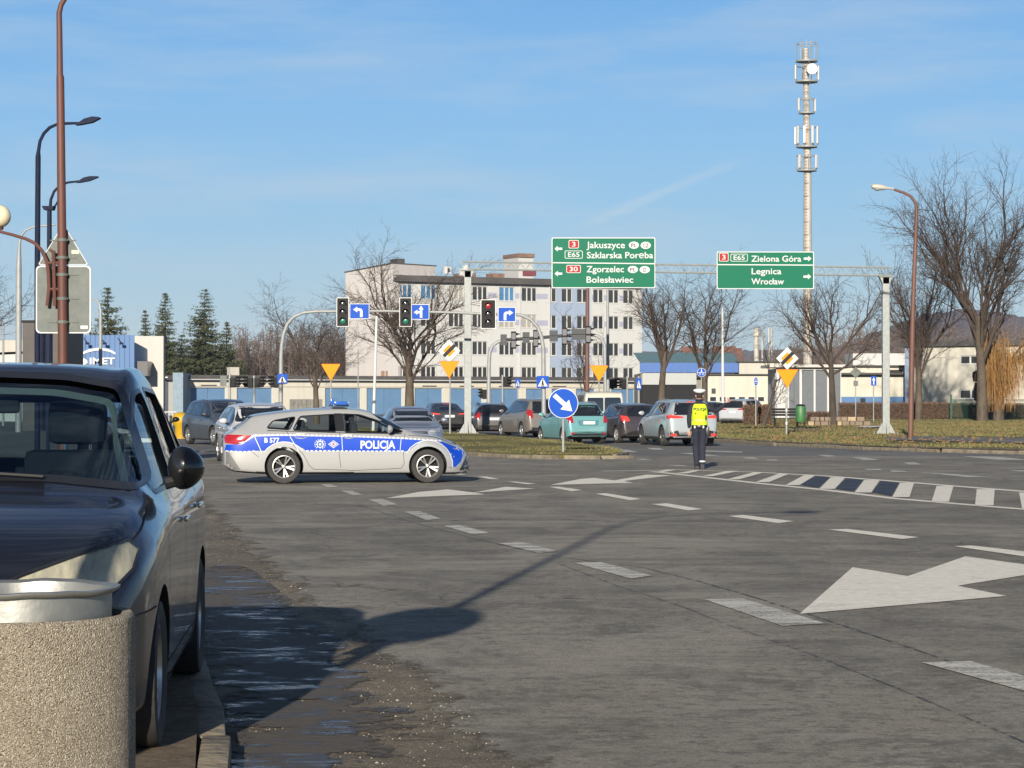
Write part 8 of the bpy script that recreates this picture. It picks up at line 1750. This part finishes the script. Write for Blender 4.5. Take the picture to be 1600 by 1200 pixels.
# belt and kit, jacket hem
mb = MB(); mb.lathe([(.176, .93), (.182, .95), (.182, .99), (.176, 1.0)], (0, .0, 0), 'Z', 32); mb.v = [(x_, y_ * .80, z_) for x_, y_, z_ in mb.v]; bo_ = mb.build('belt', M_BOOT, of, smooth=True, local=True)
for (x_, y_, z_, w_, h2, m_) in ((-.12, -.13, .955, .035, .06, M_CAPW), (.075, -.14, .955, .035, .06, M_CAPW), (.19, -.02, .84, .06, .24, M_BOOT), (-.19, -.0, .90, .05, .10, M_BOOT)): q = MB(); q.bevbox((x_, y_, z_), (w_, .05, h2), .012); q.build('pouch', m_, bo_, smooth=True, local=True)
# thigh pockets, cuffs, boots
mb = MB(); mb.bevbox((-.165, .03, .66), (.05, .13, .17), .02); mb.bevbox((.15, .05, .66), (.05, .13, .17), .02); mb.build('pocket', M_NAVY, of, smooth=True, local=True)
mb = MB(); mb.lathe([(.066, .165), (.069, .18), (.064, .195)], (.050, -.14, 0), 'Z', 16); mb.build('reflective_cuff', M_CAPW, of, smooth=True, local=True)
for cx_, cy_ in ((-.055, .10), (.050, -.11)):
    bt = MB(); bm = bmesh.new(); bmesh.ops.create_cube(bm, size=1); bmesh.ops.subdivide_edges(bm, edges=bm.edges[:], cuts=3, use_grid_fill=True)
    for v_ in bm.verts:
        q = v_.co.copy(); k = q.y + .5; w_ = .085 + .02 * math.sin(math.pi * min(1, k * 1.05)) - (.03 if k > .9 else 0); h2 = .13 if k < .4 else lp(.13, .055, min(1, (k - .4) / .5)); v_.co = Vector((q.x * w_, -.07 + k * .27, (q.z + .5) * h2))
    bmesh.ops.bevel(bm, geom=[e_ for e_ in bm.edges if e_.calc_face_angle(0) > .8], offset=.012, segments=2, affect='EDGES'); bm.verts.index_update(); bt.add([v_.co + Vector((cx_, cy_, 0)) for v_ in bm.verts], [[v_.index for v_ in f.verts] for f in bm.faces]); bm.free(); bt.build('boot', M_BOOT, of, smooth=True, local=True)
# hands: palm, four unequal fingers, thumb
def hand(c, d, up, curl, name='hand'):
    c, d, up = Vector(c), Vector(d).normalized(), Vector(up); up = (up - d * up.dot(d)).normalized(); s_ = d.cross(up); verts = [c - d * .03, c + d * .03, c + d * .075]; edges = [(0, 1), (1, 2)]; rad = [(.026, .026), (.034, .024), (.036, .020)]
    for i, L in enumerate((.068, .078, .073, .058)):
        b_ = c + d * .075 + s_ * (.027 - .018 * i); k = len(verts); p = b_; verts.append(p); rad.append((.0095, .0095)); dirv = d.copy(); pr = k; edges.append((2, k))
        for j in range(3):
            an = curl * (j + 1) * .6; dirv = d * math.cos(an) - up * math.sin(an); p = p + dirv * L / 3; verts.append(p); rad.append((.0092 - j * .0008,) * 2); edges.append((pr, len(verts) - 1)); pr = len(verts) - 1
    k = len(verts); verts += [c + s_ * .038 + d * .02, c + s_ * .058 + d * .055 - up * .01, c + s_ * .055 + d * .085 - up * .025]; rad += [(.013, .013), (.011, .011), (.0095, .0095)]; edges += [(1, k), (k, k + 1), (k + 1, k + 2)]
    skin_mesh(name, verts, edges, rad, M_SKIN, of, sub=1)
hand((-.222, .085, .855), (.02, .12, -1), (0, -1, 0), .55); hand((.615, .12, 1.52), (.55, .2, .75), (0, -1, .1), .75)
# ------------------------------------------------------------------ the winter air between here and the hills
hz = MB(); hz.box((0, 1700, 54.0), (3400, 3540, 116)); hm = bpy.data.materials.new('winter_haze'); hm.use_nodes = True; t = hm.node_tree; t.nodes.clear()
o_ = t.nodes.new('ShaderNodeOutputMaterial'); vp = t.nodes.new('ShaderNodeVolumePrincipled'); vp.inputs['Color'].default_value = (.80, .88, 1, 1); vp.inputs['Density'].default_value = .00010; vp.inputs['Anisotropy'].default_value = 0.0
t.links.new(vp.outputs[0], o_.inputs['Volume']); hz_o = hz.build('haze', hm); hz_o['kind'] = 'stuff'
